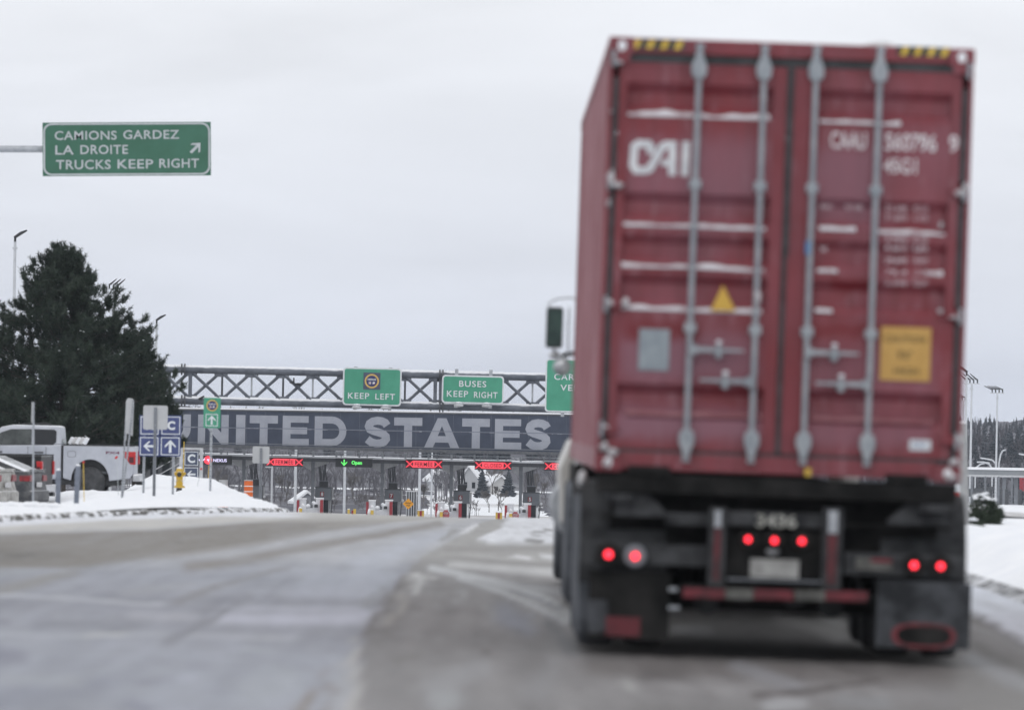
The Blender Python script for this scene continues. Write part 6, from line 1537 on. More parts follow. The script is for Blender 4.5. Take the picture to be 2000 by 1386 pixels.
# notches under the sill seen dark
for sx in (-1, 1): MB().box((sx * (HW - .36) - .14, .0, Z0 - .01), (sx * (HW - .36) + .14, .018, Z0 + .045)).build('sill_notch', M['frameblack'], ct)
for sx in (-1, 1):
    MB().box((sx * HW - (.0 if sx < 0 else .07), .19, Z1 - .06), (sx * HW + (.07 if sx < 0 else 0), CL - .2, Z1 - .004)).build('top_rail', M['credside'], ct)
    MB().box((sx * HW - (.0 if sx < 0 else .07), .19, Z0 + .01), (sx * HW + (.07 if sx < 0 else 0), CL - .2, Z0 + .15)).build('bottom_rail', M['credside'], ct)
    # corrugated side wall
    pts = []; y = .19; ym = CL - .2; per = .278; dp = .036
    while y < ym - per:
        pts += [(y, 0), (y + .07, 0), (y + .14, dp), (y + .21, dp)]; y += per
    pts += [(ym, 0)]
    vs = []
    for yy, dd in pts:
        xx = sx * (HW - .008 - dd); vs += [(xx, yy, Z0 + .15), (xx, yy, Z1 - .06)]
    MB().add(vs, [(2 * i, 2 * i + 2, 2 * i + 3, 2 * i + 1) for i in range(len(pts) - 1)]).build('side_wall', M['credside'], ct)
m_ = MB(); y = .15
while y < CL - .2: m_.box((-HW + .072, y, Z1 - .045), (HW - .072, y + .12, Z1 - .02)); y += .24
m_.box((-HW + .072, .125, Z1 - .09), (HW - .072, CL - .05, Z1 - .05)); m_.build('roof', M['credside'], ct)
MB().box((-HW + .165, CL - .10, Z0 + .12), (HW - .165, CL - .05, Z1 - .12)).build('front_wall', M['credside'], ct)
MB().box((-HW + .075, .14, Z0 + .1), (HW - .075, CL - .11, Z0 + .16)).build('floor', M['frameblack'], ct)
m_ = MB(); px_, pz = T(1722, 83); m_.blob((px_, .25, Z1 - .01), (.13, .2, .045), 3, n=14); m_.blob((T(1672, 83)[0], .25, Z1 - .02), (.05, .1, .03), 5, n=10); m_.build('roof_snow', M['dirtysnow'], ct)
# warning chevrons on the header
for xa, xb, yr in ((1228, 1337, 85), (1752, 1856, 99)):
    x0, z0 = T(xa, yr + 10); x1, _ = T(xb, yr + 10); z1 = z0 + .066
    pl = MB().box((x0, .004, z0), (x1, .009, z1)).build('hazard_plate', M['gasket'], ct)
    m_ = MB(); nst = 4; w_ = (x1 - x0) / nst
    for i in range(nst):
        a_ = x0 + i * w_ + .02; m_.add([(a_, -.0, z0 + .004), (a_ + w_ * .45, -.0, z0 + .004), (min(x1, a_ + w_ * .72), -.0, z1 - .004), (a_ + w_ * .27, -.0, z1 - .004)], [(0, 1, 2, 3)])
    m_.build('hazard_stripe', M['yellow'], pl)
# doors
ZT, ZB = Z1 - .165, Z0 + .155
TR = []                                        # troughs (top z, bottom z)
for ya, yb in ((165, 226), (378, 440), (460, 522), (538, 606), (752, 822)):
    TR.append((T(1370, ya)[1], T(1370, yb)[1]))
DD = .052
def door(xa, xb, name, pa, pb):
    """xa..xb door slab, pa..pb corrugated panel"""
    d = MB()
    d.box((xa, .03, ZB), (pa, .075, ZT)); d.box((pb, .03, ZB), (xb, .075, ZT)); d.box((pa, .03, ZT - .04), (pb, .075, ZT)); d.box((pa, .03, ZB), (pb, .075, ZB + .04))
    o = d.build('door', M['cred'], ct, label=name)
    prof = [(ZT - .04, 0)]
    for a_, b_ in TR: prof += [(a_, 0), (a_ - .065, DD), (b_ + .06, DD), (b_, 0)]
    prof.append((ZB + .04, 0))
    vs = []; y0 = .034
    for z, dd in prof: vs += [(pa, y0 + dd, z), (pb, y0 + dd, z)]
    m_ = MB(); m_.add(vs, [(2 * i, 2 * i + 2, 2 * i + 3, 2 * i + 1) for i in range(len(prof) - 1)])
    for a_, b_ in TR:
        for xx in (pa, pb): m_.add([(xx, y0, a_), (xx, y0 + DD, a_ - .065), (xx, y0 + DD, b_ + .06), (xx, y0, b_)], [(0, 1, 2, 3)])
    m_.build('door_panel', M['cdoor'], o)
    return o
XC = 1.2205 - HW
dl = door(-HW + .075, -.022, 'left container door with the CAI lettering', T(1221, 300)[0], T(1508, 300)[0])
dr = door(.012, HW - .075, 'right container door with small white data lettering', T(1596, 300)[0], T(1856, 300)[0])
def xz(px, py): return T(px, py)
# rubber gaskets
MB().box((-HW + .06, .022, ZT + .004), (HW - .06, .06, ZT + .052)).build('gasket', M['gasket'], ct)
MB().box((-HW + .075, .022, ZB - .03), (HW - .075, .06, ZB - .004)).build('gasket', M['gasket'], ct)
MB().box((-.019, .014, ZB), (.009, .06, ZT)).build('gasket', M['gasket'], ct)
MB().box((.0095, .010, T(1536, 500)[1]), (.022, .04, ZT)).build('gasket', M['gasket'], ct)
hz = [T(1195, r)[1] for r in (112, 352, 592, 836)]
for sx in (-1, 1):
    e0 = [ZT] + hz[1:] + [ZB + .0]
    zs = [ZT - .04] + hz[1:3] + [hz[3], ZB]
    segs = [(hz[0] - .13, hz[1] + .07), (hz[1] - .07, hz[2] + .05), (hz[2] - .06, hz[3] + .05), (hz[3] - .07, ZB)]
    for a_, b_ in segs:
        xx = sx * (HW - .052); MB().box((xx - .018, .018, b_), (xx + .018, .06, a_)).build('gasket', M['gasket'], ct)
    for i, z in enumerate(hz):
        x0, x1 = sorted((sx * (HW - .02), sx * (HW - .14)))
        hg = MB().box((x0, -.004, z - .035), (x1, .028, z + .03)).build('hinge', M['cred'], dl if sx < 0 else dr, bevel=.006)
        MB().cyl((sx * (HW - .035), -.008, z - .06), (sx * (HW - .035), -.008, z + .05), .014, n=8).build('hinge_pin', M['rod'], ct)
M['greysnow'] = mat('clinging_grey_snow', (0.30, 0.27, 0.28), (0.60, 0.59, 0.61), 16, .85, lohi=(.35, .55))
# lodged snow: corners, hinges, casting
def snowlump(px, py, rx, rz, seed, par=ct, y=-.01, mt='greysnow'):
    x_, z_ = T(px, py); return MB().blob((x_, y, z_), (rx, .03, rz), seed, n=12, rough=.9).build('snow', M[mt], par)
for a_ in ((1193, 350, .024, .055, 1), (1203, 362, .050, .020, 2), (1876, 378, .04, .022, 3), (1886, 366, .02, .03, 13), (1189, 592, .034, .022, 4), (1862, 620, .03, .012, 5), (1180, 833, .03, .012, 6), (1196, 883, .036, .030, 7), (1182, 904, .022, .022, 9), (1180, 872, .03, .024, 8), (1862, 902, .030, .024, 10), (1856, 932, .04, .018, 11), (1198, 112, .016, .010, 12), (1208, 122, .03, .012, 22), (1194, 218, .008, .010, 14), (1188, 398, .012, .02, 15), (1872, 858, .018, .02, 16), (1836, 608, .016, .016, 17)): snowlump(*a_)
# snow and salt lying on the lower lip of each trough
def ledge(par, xa, xb, ya, amp, seed, mt='snowcap', thick=.03, gap=0.0):
    x0, z0 = T(xa, ya); x1, _ = T(xb, ya); n_ = int((x1 - x0) / .02); top = []; 
    for i in range(n_ + 1):
        x_ = x0 + (x1 - x0) * i / n_; v = noise.noise(Vector((x_ * 3.1, seed, 0))) + .5 * noise.noise(Vector((x_ * 9, seed, 3)))
        h_ = max(.002, (thick * (.62 + amp * v))) if v > gap - 1 else .001
        top.append((x_, h_))
    zz = z0; vs = []
    for x_, h_ in top:
        dr_ = .006 * noise.noise(Vector((x_ * 2.2, seed, 9)))
        vs += [(x_, .028, zz - .012 + dr_), (x_, .018, zz + h_ * .45 + dr_), (x_, .050, zz + h_ + dr_), (x_, .068, zz + h_ * 1.15 + dr_), (x_, .068, zz - .005 + dr_)]
    fs = []
    for i in range(n_):
        for q in range(4): fs.append((i * 5 + q, i * 5 + 5 + q, i * 5 + 6 + q, i * 5 + 1 + q))
    m_ = MB(); m_.add(vs, fs, True); return m_.build('snow', M[mt], par)
M['thinsnow'] = mat('thin_salty_snow', (0.40, 0.26, 0.28), (0.74, 0.73, 0.76), 9, .8, lohi=(.3, .5))
ledge(dl, 1226, 1504, 222, .8, 1, 'thinsnow', .034); ledge(dl, 1218, 1496, 437, .9, 2, 'thinsnow', .024); ledge(dl, 1214, 1494, 517, .8, 3, 'thinsnow', .025); ledge(dl, 1213, 1488, 600, .9, 4, 'thinsnow', .028)
ledge(dl, 1222, 1490, 806, .5, 5, 'credside', .03)
ledge(dr, 1601, 1760, 236, 1.1, 6, 'thinsnow', .019); ledge(dr, 1600, 1672, 446, .9, 7, 'thinsnow', .027); ledge(dr, 1716, 1846, 452, .9, 8, 'thinsnow', .020); ledge(dr, 1596, 1636, 528, .8, 9, 'thinsnow', .022); ledge(dr, 1812, 1842, 534, .8, 10, 'thinsnow', .03); ledge(dr, 1592, 1626, 606, .6, 12, 'thinsnow', .02); ledge(dr, 1585, 1820, 818, .6, 11, 'credside', .03)
snowlump(1222, 592, .022, .03, 31, dl, .0); snowlump(1480, 583, .018, .045, 32, dl, -.02); snowlump(1838, 440, .012, .024, 33, dr, .01)
# locking rods
for i, (xt, xb, par) in enumerate(((1366, 1340, dl), (1492, 1468, dl), (1595, 1568, dr), (1720, 1692, dr))):
    x_t, z_t = T(xt, 94 + (xt - 1366) * .02); x_b, z_b = T(xb, 893 + i * 3)
    x_ = (x_t + x_b) / 2
    r = MB().cyl((x_, -.012, z_b), (x_, -.012, z_t), .0205, n=12).build('locking_rod', M['rod'], par)
    for zc, s_ in ((z_t - .135, 1), (z_b + .115, -1)):
        m_ = MB()
        # cam and keeper: pear shaped casting
        pr = [(.022, -.075), (.046, -.055), (.054, -.01), (.048, .03), (.030, .065), (.024, .11)]
        pts = [(x_ + a_, zc + s_ * b_) for a_, b_ in pr]; pts2 = [(x_ - a_, zc + s_ * b_) for a_, b_ in pr][::-1]
        q = pts + pts2
        if s_ < 0: q = q[::-1]
        m_.prism(q, -.046, -.004)
        m_.build('cam', M['rod'], par, bevel=.01)
    for r_, in ((T(1357, 360)[1],), (T(1345, 640)[1],)):
        MB().box((x_ - .042, -.03, r_ - .034), (x_ + .042, .026, r_ + .034)).build('rod_bracket', M['rod'], par, bevel=.014)
    MB().box((x_ - .024, -.03, z_t - .01), (x_ + .03, .0, z_t + .03)).build('cam_keeper', M['rod'], ct, bevel=.006)
    MB().box((x_ - .026, -.03, z_b - .03), (x_ + .026, .0, z_b + .0)).build('cam_keeper', M['rod'], ct, bevel=.006)
for (xa, xb, xc, row, par, s_) in ((1352, 1452, 1403, 682, dl, 1), (1366, 1464, 1416, 742, dl, -1), (1578, 1678, 1629, 688, dr, 1), (1592, 1692, 1642, 748, dr, -1)):
    x0, z = T(xa, row); x1, _ = T(xb, row); xm, _ = T(xc, row)
    m_ = MB(); hub, tip = (x0, x1) if s_ > 0 else (x1, x0)
    m_.prism([(min(hub, tip), z - (.02 if s_ > 0 else .009)), (max(hub, tip), z - (.009 if s_ > 0 else .02)), (max(hub, tip), z + (.009 if s_ > 0 else .02)), (min(hub, tip), z + (.02 if s_ > 0 else .009))], -.055, -.035)
    m_.build('handle', M['rod'], par, bevel=.004)
    MB().cyl((hub - s_ * .0, -.04, z - .035), (hub, -.04, z + .035), .03, n=10).build('handle_hub', M['rod'], par)
    m_ = MB(); m_.box((xm - .028, -.03, z - .045), (xm + .028, .03, z + .018)); m_.box((xm - .016, -.07, z - .055), (xm + .016, -.031, z + .05)); m_.build('handle_catch', M['rod'], par, bevel=.006)
    MB().blob((xm, -.055, z + .055), (.022, .022, .012), xa, n=8).build('snow', M['snowcap'], par)
x_, z_ = T(1579, 484); MB().cyl((x_, -.012, z_ - .045), (x_, -.012, z_ + .045), .0225, n=12, caps=False).build('tape', mat('blue_tape', (0.08, 0.22, 0.42)), dr)
# lettering
m_ = MB(); YL = .0
x0, z1 = T(1233, 272); x1, z0 = T(1347, 344); H_ = z1 - z0; W_ = x1 - x0
sw = H_ * .225
g = lambda u, v: (x0 + W_ * u, z0 + H_ * v)
# C flowing into A, then I, after the photograph's logotype
stroke(m_, [g(.335, .60), g(.335, .80), g(.29, .885), g(.13, .885), g(.06, .80), g(.045, .26), g(.10, .12), g(.25, .12), g(.33, .18), g(.53, .83), g(.60, .885), g(.70, .885), g(.705, .0)], sw, YL)
stroke(m_, [g(.52, .36), g(.66, .36)], sw * .8, YL - .002)
stroke(m_, [g(.925, 1.0), g(.92, .0)], sw * 1.0, YL)
# shift in front of the door skin
m_.v = [(v[0], .030 + v[1] * 1.0 - .0, v[2]) for v in m_.v]
m_.build('lettering', M['cwhite'], dl, label='white CAI logotype')
m_ = MB(); yt = .0295
def tx(s_, xa, xb, ya, yb, b_=.02, mt=None): 
    x0, z1 = T(xa, ya); x1, z0 = T(xb, yb); text_into(m_, s_, x0, x1, z0, z1, yt, b_)
tx('CAAU', 1623, 1692, 256, 292); tx('560796', 1730, 1829, 259, 297); tx('9', 1855, 1872, 263, 298); tx('45G1', 1727, 1791, 308, 340)
m_.build('lettering', mat('worn_lettering', (0.58, 0.50, 0.52), (0.72, 0.70, 0.72), 20, .6), dr, label='white container number CAAU 560796 9 and size code 45G1')
yt = .0285; FL_ = mat('faint_lettering', (0.40, 0.24, 0.27), (0.58, 0.50, 0.53), 14, .6, lohi=(.35, .6))
for s_, xa, xb, r in (('MAX', 1603, 1626, 403), ('GROSS', 1652, 1684, 405), ('TARE', 1600, 1616, 486)): m_ = MB(); tx(s_, xa, xb, r - 5, r + 5); m_.build('small_lettering', FL_, dr)
for a_, b_, r in (('32.500', 'KGS', 407), ('71.650', 'LBS', 425), ('3.900', 'KGS', 466), ('8.600', 'LBS', 484), ('28.600', 'KGS', 508), ('76.4', 'CU.M', 531), ('2.698', 'CU.FT', 552)):
    m_ = MB(); tx(a_, 1730, 1772, r - 6, r + 6); m_.build('small_lettering', FL_, dr); m_ = MB(); tx(b_, 1786, 1813, r - 5, r + 7); m_.build('small_lettering', FL_, dr)
# placards
m_ = MB(); a_, b_, c_ = T(1388, 606), T(1437, 607), T(1412, 556); m_.prism([a_, b_, c_], .012, .0155); m_.build('warning_triangle', mat('triangle_amber', (0.58, 0.35, 0.05), (0.64, 0.40, 0.07), 9, .6), dl)
x0, z1 = T(1249, 641); x1, z0 = T(1306, 724); MB().box((x0, .024, z0), (x1, .029, z1)).build('placard', mat('aluminium_plate', (0.24, 0.28, 0.31), (0.31, 0.35, 0.38), 12, .5, .2), dl)
for k_ in ((1253, 646), (1302, 646), (1253, 719), (1302, 719)): q = T(*k_); MB().cyl((q[0], .018, q[1]), (q[0], .024, q[1]), .006, n=6).build('rivet', M['rod'], dl)
x0, z1 = T(1722, 637); x1, z0 = T(1816, 745); pl = MB().box((x0, .022, z0), (x1, .0285, z1)).build('caution_placard', mat('placard_amber', (0.50, 0.29, 0.075), (0.56, 0.34, 0.10), 5, .6), dr)
m_ = MB(); yt = .0195; tx('CAUTION', 1729, 1808, 654, 670, .02); tx("9'6\"", 1753, 1781, 684, 703, .02); tx('HIGH', 1746, 1794, 716, 733, .02); m_.build('lettering', mat('placard_ink', (0.20, 0.13, 0.04)), pl)
x0, z1 = T(1777, 858); x1, z0 = T(1818, 880); lb = MB().box((x0, .026, z0), (x1, .0285, z1)).build('label_plate', M['signwhite'], dr)
m_ = MB(); yt = .0245; tx('CSC', 1782, 1810, 863, 874, .02); m_.build('lettering', mat('label_ink', (0.2, 0.26, 0.4)), lb)
x_, z_ = T(1578, 920); MB().box((x_ - .02, .0, z_ - .03), (x_ + .02, .018, z_ + .02)).build('seal_tag', M['yellow'], ct)

# ---------------------------------------------------------------- trailer chassis
tr = troot('container_trailer', 'black container chassis trailer under the red container with lit red tail lamps', 'trailer')
for sx in (-1, 1): MB().box((sx * .48 - .07, .25, .86), (sx * .48 + .07, 12.0, 1.15)).build('main_beam', M['frameblack'], tr)
for y in (1.4, 2.8, 4.4, 6, 7.6, 9.2, 10.8): MB().box((-.405, y, .92), (.405, y + .12, 1.08)).build('cross_beam', M['frameblack'], tr)
def R2(px, py): return T(px, py, .0)
# rear bolster with angled gusset plates
MB().box((-1.2, .02, Z0 - .14), (1.2, .3, Z0 - .012)).build('rear_bolster', M['frameblack'], tr, bevel=.01)
for sx in (-1, 1): MB().box((sx * 1.05 - .1, .0, Z0 - .2), (sx * 1.05 + .1, .26, Z0 - .145)).build('twist_lock', M['framegrey'], tr, bevel=.01)
pts = [T(1200, 936), T(1245, 940), T(1302, 1000), T(1302, 1010), T(1200, 1008)]
MB().prism(pts[::-1], .08, .12).build('gusset_plate', M['framegrey'], tr)
pts = [T(1850, 955), T(1815, 952), T(1735, 1015), T(1735, 1026), T(1850, 1026)]
MB().prism(pts, .08, .12).build('gusset_plate', M['framegrey'], tr)
for xa, xb, ya, yb, nm_, mt, y0, y1 in (
    (1170, 1862, 1006, 1036, 'cross_member', 'frameblack', .14, .3),
    (1300, 1440, 1000, 1030, 'step_plate', 'framegrey', .10, .135),
    (1150, 1402, 1058, 1108, 'lamp_beam', 'framegrey', .02, .12),
    (1648, 1886, 1078, 1130, 'lamp_beam', 'framegrey', .02, .12),
    (1402, 1650, 996, 1034, 'number_beam', 'framegrey', .04, .13),
    (1412, 1606, 1036, 1132, 'lamp_panel', 'frameblack', .06, .13)):
    x0, z1 = T(xa, ya); x1, z0 = T(xb, yb); MB().box((x0, y0, z0), (x1, y1, z1)).build(nm_, M[mt], tr, bevel=.008)
for xa, xb, ya, yb in ((1386, 1414, 990, 1144), (1608, 1641, 990, 1152)):
    x0, z1 = T(xa, ya); x1, z0 = T(xb, yb); up_ = MB().box((x0, -.05, z0), (x1, .03, z1)).build('bumper_upright', M['framegrey'], tr, bevel=.008)
    z2 = T(xa, ya + (38 if xa < 1500 else 50))[1]; MB().box((x0 + .035, -.056, z2), (x1 - .035, -.052, z1 - .02)).build('bright_cap', M['steel'], up_)
    z3 = T(xa, yb - 12)[1]; MB().box((x0 + .035, -.055, z3), (x1 - .035, -.052, z2 - .012)).build('red_tape', mat('grimy_red_tape', (0.05, 0.010, 0.013), (0.12, 0.015, 0.022), 9, .5), up_)
MT = mat('bumper_red_tape', (0.05, 0.007, 0.010), (0.15, 0.014, 0.024), 8, .45)
MW = mat('bumper_white_tape', (0.05, 0.05, 0.045), (0.12, 0.12, 0.11), 8, .5)
x0, z1 = T(1330, 1140); x1, z0 = T(1696, 1176); bp_ = MB().box((x0, -.09, z0 - .005), (x1, .0, z1)).build('underride_bumper', M['frameblack'], tr, bevel=.006)
for xa, xb, mt in ((1334, 1414, MT), (1416, 1470, MW), (1472, 1548, MT), (1552, 1610, MW), (1612, 1692, MT)):
    x0, z1 = T(xa, 1146 + (xa - 1334) * .02); x1, z0 = T(xb, 1168 + (xa - 1334) * .02); MB().box((x0, -.096, z0), (x1, -.092, z1)).build('tape_strip', mt, bp_)
x0, z1 = T(1420, 1128); x1, z0 = T(1604, 1138); MB().box((x0, -.04, z0), (x1, .05, z1)).build('shelf', M['midgrey'], tr)
for k_, s_ in (((1315, 1150), .025), ((1316, 1186), .03)): q = T(*k_); MB().box((q[0] - s_ * 1.2, -.02, q[1] - .012), (q[0] + s_ * 1.2, .03, q[1] + .012)).build('glint_bracket', M['steel'], tr)
# number and plate
m_ = MB(); yt = .036
x0, z1 = T(1478, 1003); x1, z0 = T(1556, 1031); text_into(m_, '3436', x0, x1, z0, z1, yt, .03); m_.build('number', mat('dusty_white_number', (0.28, 0.28, 0.25), (0.4, 0.4, 0.37), 9, .6), tr)
x0, z1 = T(1466, 1090); x1, z0 = T(1560, 1130); MB().box((x0, .03, z0), (x1, .05, z1)).build('licence_plate', mat('dirty_plate', (0.24, 0.24, 0.23), (0.40, 0.40, 0.39), 10, .6), tr)
x_, z_ = T(1510, 1076); MB().blob((x_, .03, z_), (.045, .03, .025), 2).build('plate_lamp', M['lightgrey'], tr)
for i, (px, py, r) in enumerate(((1188.5, 1082, 14), (1240.5, 1085.5, 13), (1461, 1052.5, 10.5), (1512.5, 1055, 11), (1566, 1056, 11), (1785, 1103, 12.5), (1837, 1105, 12.5))):
    x_, z_ = T(px, py); k_ = r / sc(DT)
    L1 = MB().lathe([(k_ * 1.75, .04), (k_ * 1.75, -.01), (k_ * 1.45, -.02)], (x_, .0, z_), 'Y', 20).build('tail_lamp', M['midgrey'] if i == 1 else M['frameblack'], tr)
    m_ = MB(); m_.lathe([(k_ * .54, -.021), (k_ * .5, -.034), (k_ * .2, -.040)], (x_, 0, z_), 'Y', 20); m_.build('lens', M['lamp'], L1)
x0, z1 = T(1672, 1088); x1, z0 = T(1742, 1114); MB().box((x0, .0, z0), (x1, .012, z1)).build('sticker', MW, tr); MB().box((x0 + .1, -.004, z0 + .05), (x1, -.001, z1)).build('sticker', MT, tr)
# mud flaps
x0, z1 = T(1152, 1112); x1, z0 = T(1306, 1250)
fl = MB().box((x0, .05, z0), (x1, .065, z1)).build('mud_flap', M['frameblack'], tr, label='left black mud flap with red rectangle')
xa, za = T(1184, 1203); xb, zb = T(1250, 1243); MB().box((xa, .042, zb), (xb, .047, za)).build('emblem', mat('dim_red_patch', (0.06, 0.009, 0.013), (0.12, 0.014, 0.022), 8, .6), fl)
xa, za = T(1146, 1170); xb, zb = T(1190, 1236); MB().add([(xa, .044, za), (xb - .02, .044, za), (xb, .044, zb + .03), (xb - .06, .044, zb), (xa + .02, .044, zb)], [(4, 3, 2, 1, 0)]).build('salt_patch', M['flap'], fl)
x0, z1 = T(1713, 1132); x1, z0 = T(1892, 1268)
fr_ = MB().box((x0, -.06, z0), (x1, -.045, z1)).build('mud_flap', M['flap'], tr, label='right grey mud flap with red oval outline')
cx, cz = T(1803, 1240); m_ = MB(); n_ = 28
ow, oh = .215, .085
outp = [(cx + ow * math.copysign(abs(math.cos(2 * math.pi * i / n_)) ** .7, math.cos(2 * math.pi * i / n_)), cz + oh * math.copysign(abs(math.sin(2 * math.pi * i / n_)) ** .8, math.sin(2 * math.pi * i / n_))) for i in range(n_)]
inp = [(cx + (x_ - cx) * .84, cz + (z_ - cz) * .74) for x_, z_ in outp]
ring_into(m_, outp, inp, -.064); m_.build('emblem', mat('dim_red_oval', (0.06, 0.012, 0.016), (0.19, 0.028, 0.038), 10, .6), fr_)
m_ = MB(); m_.add([(x_, -.0625, z_) for x_, z_ in inp], [tuple(range(n_))]); m_.build('emblem_field', M['frameblack'], fr_)
# axles and dual wheels
def twheel(x, y, R=.505, w=.26, sx=1, mt='tyre'):
    ty = MB().lathe([(R * .58, -w / 2), (R * .90, -w / 2), (R * .985, -w * .40), (R, -w * .2), (R, w * .2), (R * .985, w * .40), (R * .90, w / 2), (R * .58, w / 2)], (x, y, R), 'X', 36).build('wheel', M[mt], tr)
    MB().lathe([(R * .56, sx * w * .45), (R * .52, sx * w * .1), (R * .22, sx * w * .12), (R * .2, sx * w * .4)], (x, y, R), 'X', 20).build('rim', M['midgrey'], ty)
    return ty
for y in (.85, 2.1, 3.35):
    MB().cyl((-1.0, y, .505), (1.0, y, .505), .075, n=12).build('axle', M['frameblack'], tr)
    for sx in (-1, 1):
        twheel(sx * 1.165, y, sx=sx, mt='saltyre' if sx < 0 else 'tyre'); twheel(sx * .84, y, sx=sx)
    for sx in (-1, 1):
        MB().cyl((sx * .55, y - .1, .35), (sx * .48, y - .1, .9), .07, n=10).build('air_spring', M['frameblack'], tr)
# curved fenders over the wheels
for sx in (-1, 1):
    m_ = MB(); pts = [(.85 - .60 * math.cos(rad(a_)), .505 + .60 * math.sin(rad(a_))) for a_ in range(-5, 100, 12)] + [(3.35, 1.105)]
    for (y0, z0), (y1, z1) in zip(pts, pts[1:]):
        x0, x1 = sorted((sx * 1.30, sx * .72)); m_.add([(x0, y0, z0), (x1, y0, z0), (x1, y1, z1), (x0, y1, z1), (x0, y0 + .01, z0 - .012), (x1, y0 + .01, z0 - .012), (x1, y1, z1 - .012), (x0, y1, z1 - .012)], [(0, 1, 2, 3), (7, 6, 5, 4), (0, 4, 5, 1), (0, 3, 7, 4), (1, 5, 6, 2)])
    m_.build('fender', M['framegrey'], tr)
x_, z_ = T(1133, 962); MB().blob((-1.285, .9, 1.12), (.035, .12, .06), 4, n=10).build('snow', M['dirtysnow'], tr)
MB().box((-1.27, 4.2, .55), (-.6, 5.2, 1.05)).build('tool_box', M['framegrey'], tr, bevel=.02)
for sx in (-1, 1): MB().box((sx * .75 - .06, 9.2, .2), (sx * .75 + .06, 9.35, 1.1)).build('landing_leg', M['framegrey'], tr)
# packed grime and snow between the axles
MB().box((-1.1, .33, .58), (1.1, .40, 1.12)).build('spray_shield', M['frameblack'], tr)
for hx, hz_, s_ in ((-.35, .52, 1), (.28, .50, -1), (.55, .56, 1)): MB().tube([(hx, .2, hz_), (hx + .06 * s_, .22, hz_ - .14), (hx + .16 * s_, .24, hz_ - .17), (hx + .24 * s_, .26, hz_ - .06)], .014, 6).build('air_hose', M['framegrey'], tr)
MB().box((-.9, .7, .27), (.9, 1.0, .38)).build('torque_beam', M['frameblack'], tr, bevel=.02)
for sx in (-1, 1): MB().cyl((sx * .42, .55, .33), (sx * .42, .75, .33), .085, n=14).build('brake_chamber', M['framegrey'], tr)

# ---------------------------------------------------------------- tractor unit
ta = troot('tractor_unit', 'pale truck cab ahead of the container, showing its left mirror and fairing', 'truck', 12.6)
y0 = 0.0
def cb(a, b, nm_, mt, bev=.03): return MB().box(a, b).build(nm_, M[mt], ta, bevel=bev)
cb((-1.12, 1.0, 1.1), (1.12, 3.6, 3.6), 'sleeper', 'cabcream', .12)
cb((-1.10, 3.62, 1.1), (1.10, 4.9, 2.7), 'cab', 'cabcream', .1)
cb((-.95, 4.95, .75), (.95, 6.4, 1.9), 'bonnet', 'cabcream', .15)
cb((-.45, -2.5, .75), (-.33, 6.2, 1.0), 'frame_rail', 'frameblack', .01); cb((.33, -2.5, .75), (.45, 6.2, 1.0), 'frame_rail', 'frameblack', .01)
cb((-1.22, -2.9, .9), (-.62, -.3, 1.16), 'quarter_fender', 'frameblack', .03); MB().blob((-1.12, -2.7, 1.17), (.10, .2, .05), 5, n=10).build('snow', M['dirtysnow'], ta)
MB().box((-.5, -1.9, 1.01), (.5, -.7, 1.11)).build('fifth_wheel', M['frameblack'], ta)
# side fairing: cream panel that stands a little outside the container line
V_ = []
for yy in (.2, 2.9):
    V_ += [(-1.27, yy, .62), (-1.20, yy, .60), (-1.16, yy, 1.22), (-1.155, yy, 1.36), (-1.21, yy, 1.33), (-1.295, yy, 1.10)]
MB().add(V_, [(0, 1, 2, 3, 4, 5), (11, 10, 9, 8, 7, 6)] + [((i + 1) % 6, i, 6 + i, 6 + (i + 1) % 6) for i in range(6)]).build('side_fairing', M['cabcream'], ta, bevel=.02)
V_ = [(v[0] * -1, v[1], v[2]) for v in V_]
MB().add(V_, [(5, 4, 3, 2, 1, 0), (6, 7, 8, 9, 10, 11)] + [(i, (i + 1) % 6, 6 + (i + 1) % 6, 6 + i) for i in range(6)]).build('side_fairing', M['cabcream'], ta, bevel=.02)
tr_save = tr; tr = ta
for y in (-2.1, -.75, 5.6):
    for sx in (-1, 1):
        twheel(sx * 1.12, y, .51, .28, sx, 'saltyre')
        if y < 1: twheel(sx * .80, y, .51, .28, sx)
tr = tr_save
MB().cyl((-1.05, 1.2, .75), (-1.05, 3.0, .75), .30, n=20).build('fuel_tank', M['steel'], ta)
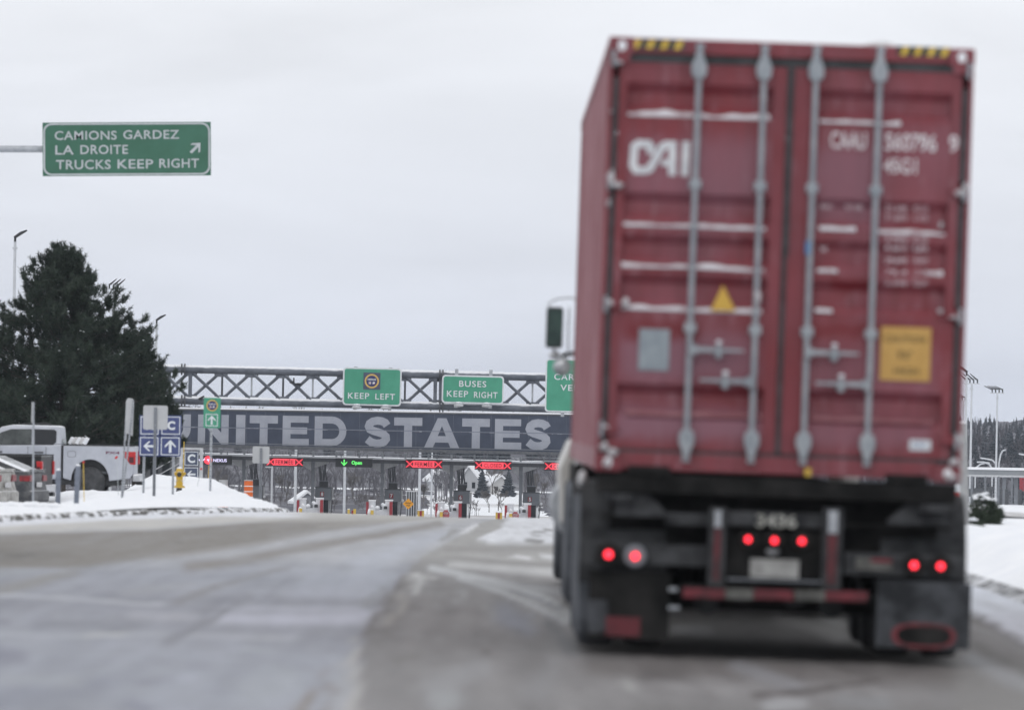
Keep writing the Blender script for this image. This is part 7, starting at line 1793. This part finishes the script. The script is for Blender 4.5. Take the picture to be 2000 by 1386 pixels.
# left mirror, seen past the container
DM = 59.5
def MT_(px, py):
    v = RTi @ (P(px, py, DM) - (torig + RT @ Vector((0, 12.6, 0)))); return v
a_, b_ = MT_(1068, 599), MT_(1098, 680)
ym = a_.y
mh = MB().box((a_.x, ym - .05, b_.z), (b_.x, ym + .12, a_.z)).build('mirror_head', M['black'], ta, bevel=.025)
MB().box((a_.x + .012, ym - .062, b_.z + .02), (b_.x - .012, ym - .054, a_.z - .02)).build('mirror_glass', mat('mirror_face', (0.05, 0.08, 0.075), (0.08, 0.13, 0.115), 6, .15, .5), mh)
p1, p2, p3, p4 = MT_(1074, 590), MT_(1090, 583), MT_(1116, 581), MT_(1116, 700)
for k_, pl_ in enumerate(([MT_(1070, 600), p1, p2, p3, MT_(1135, 590)], [MT_(1112, 600), MT_(1110, 640), MT_(1110, 700)], [MT_(1080, 682), MT_(1092, 694), MT_(1135, 690)])):
    MB().tube([Vector((v.x, ym + .03, v.z)) for v in pl_], .008 if k_ < 2 else .016, 8).build('mirror_arm', M['lightgrey'] if k_ < 2 else M['chrome'], ta)
v = MT_(1098, 716); MB().lathe([(.02, .08), (.07, .05), (.085, 0), (.08, -.03), (.03, -.045)], (v.x, ym, v.z), 'Y', 18).build('spot_mirror', M['chrome'], ta)
v2 = MT_(1082, 694); MB().blob((v2.x, ym, v2.z), (.05, .05, .035), 3, n=12).build('mirror_bracket', M['chrome'], ta)
MB().tube([Vector((v.x, ym, v.z + .05)), Vector((v.x + .02, ym, v2.z + .02)), Vector((v.x + .2, ym, v2.z + .05))], .014, 8).build('mirror_arm', M['darkgrey'], ta)

# ================================================================ AIR
hz_m = bpy.data.materials.new('winter_haze'); hz_m.use_nodes = True
nn_ = hz_m.node_tree.nodes; nn_.clear(); oo = nn_.new('ShaderNodeOutputMaterial'); vv = nn_.new('ShaderNodeVolumePrincipled')
vv.inputs['Color'].default_value = (0.80, 0.87, 1.0, 1); vv.inputs['Density'].default_value = 0.00013; vv.inputs['Anisotropy'].default_value = 0.0
hz_m.node_tree.links.new(vv.outputs[0], oo.inputs['Volume'])
MB().box((-1600, -70, -13), (1600, 3050, 24)).build('haze', hz_m, kind='stuff')
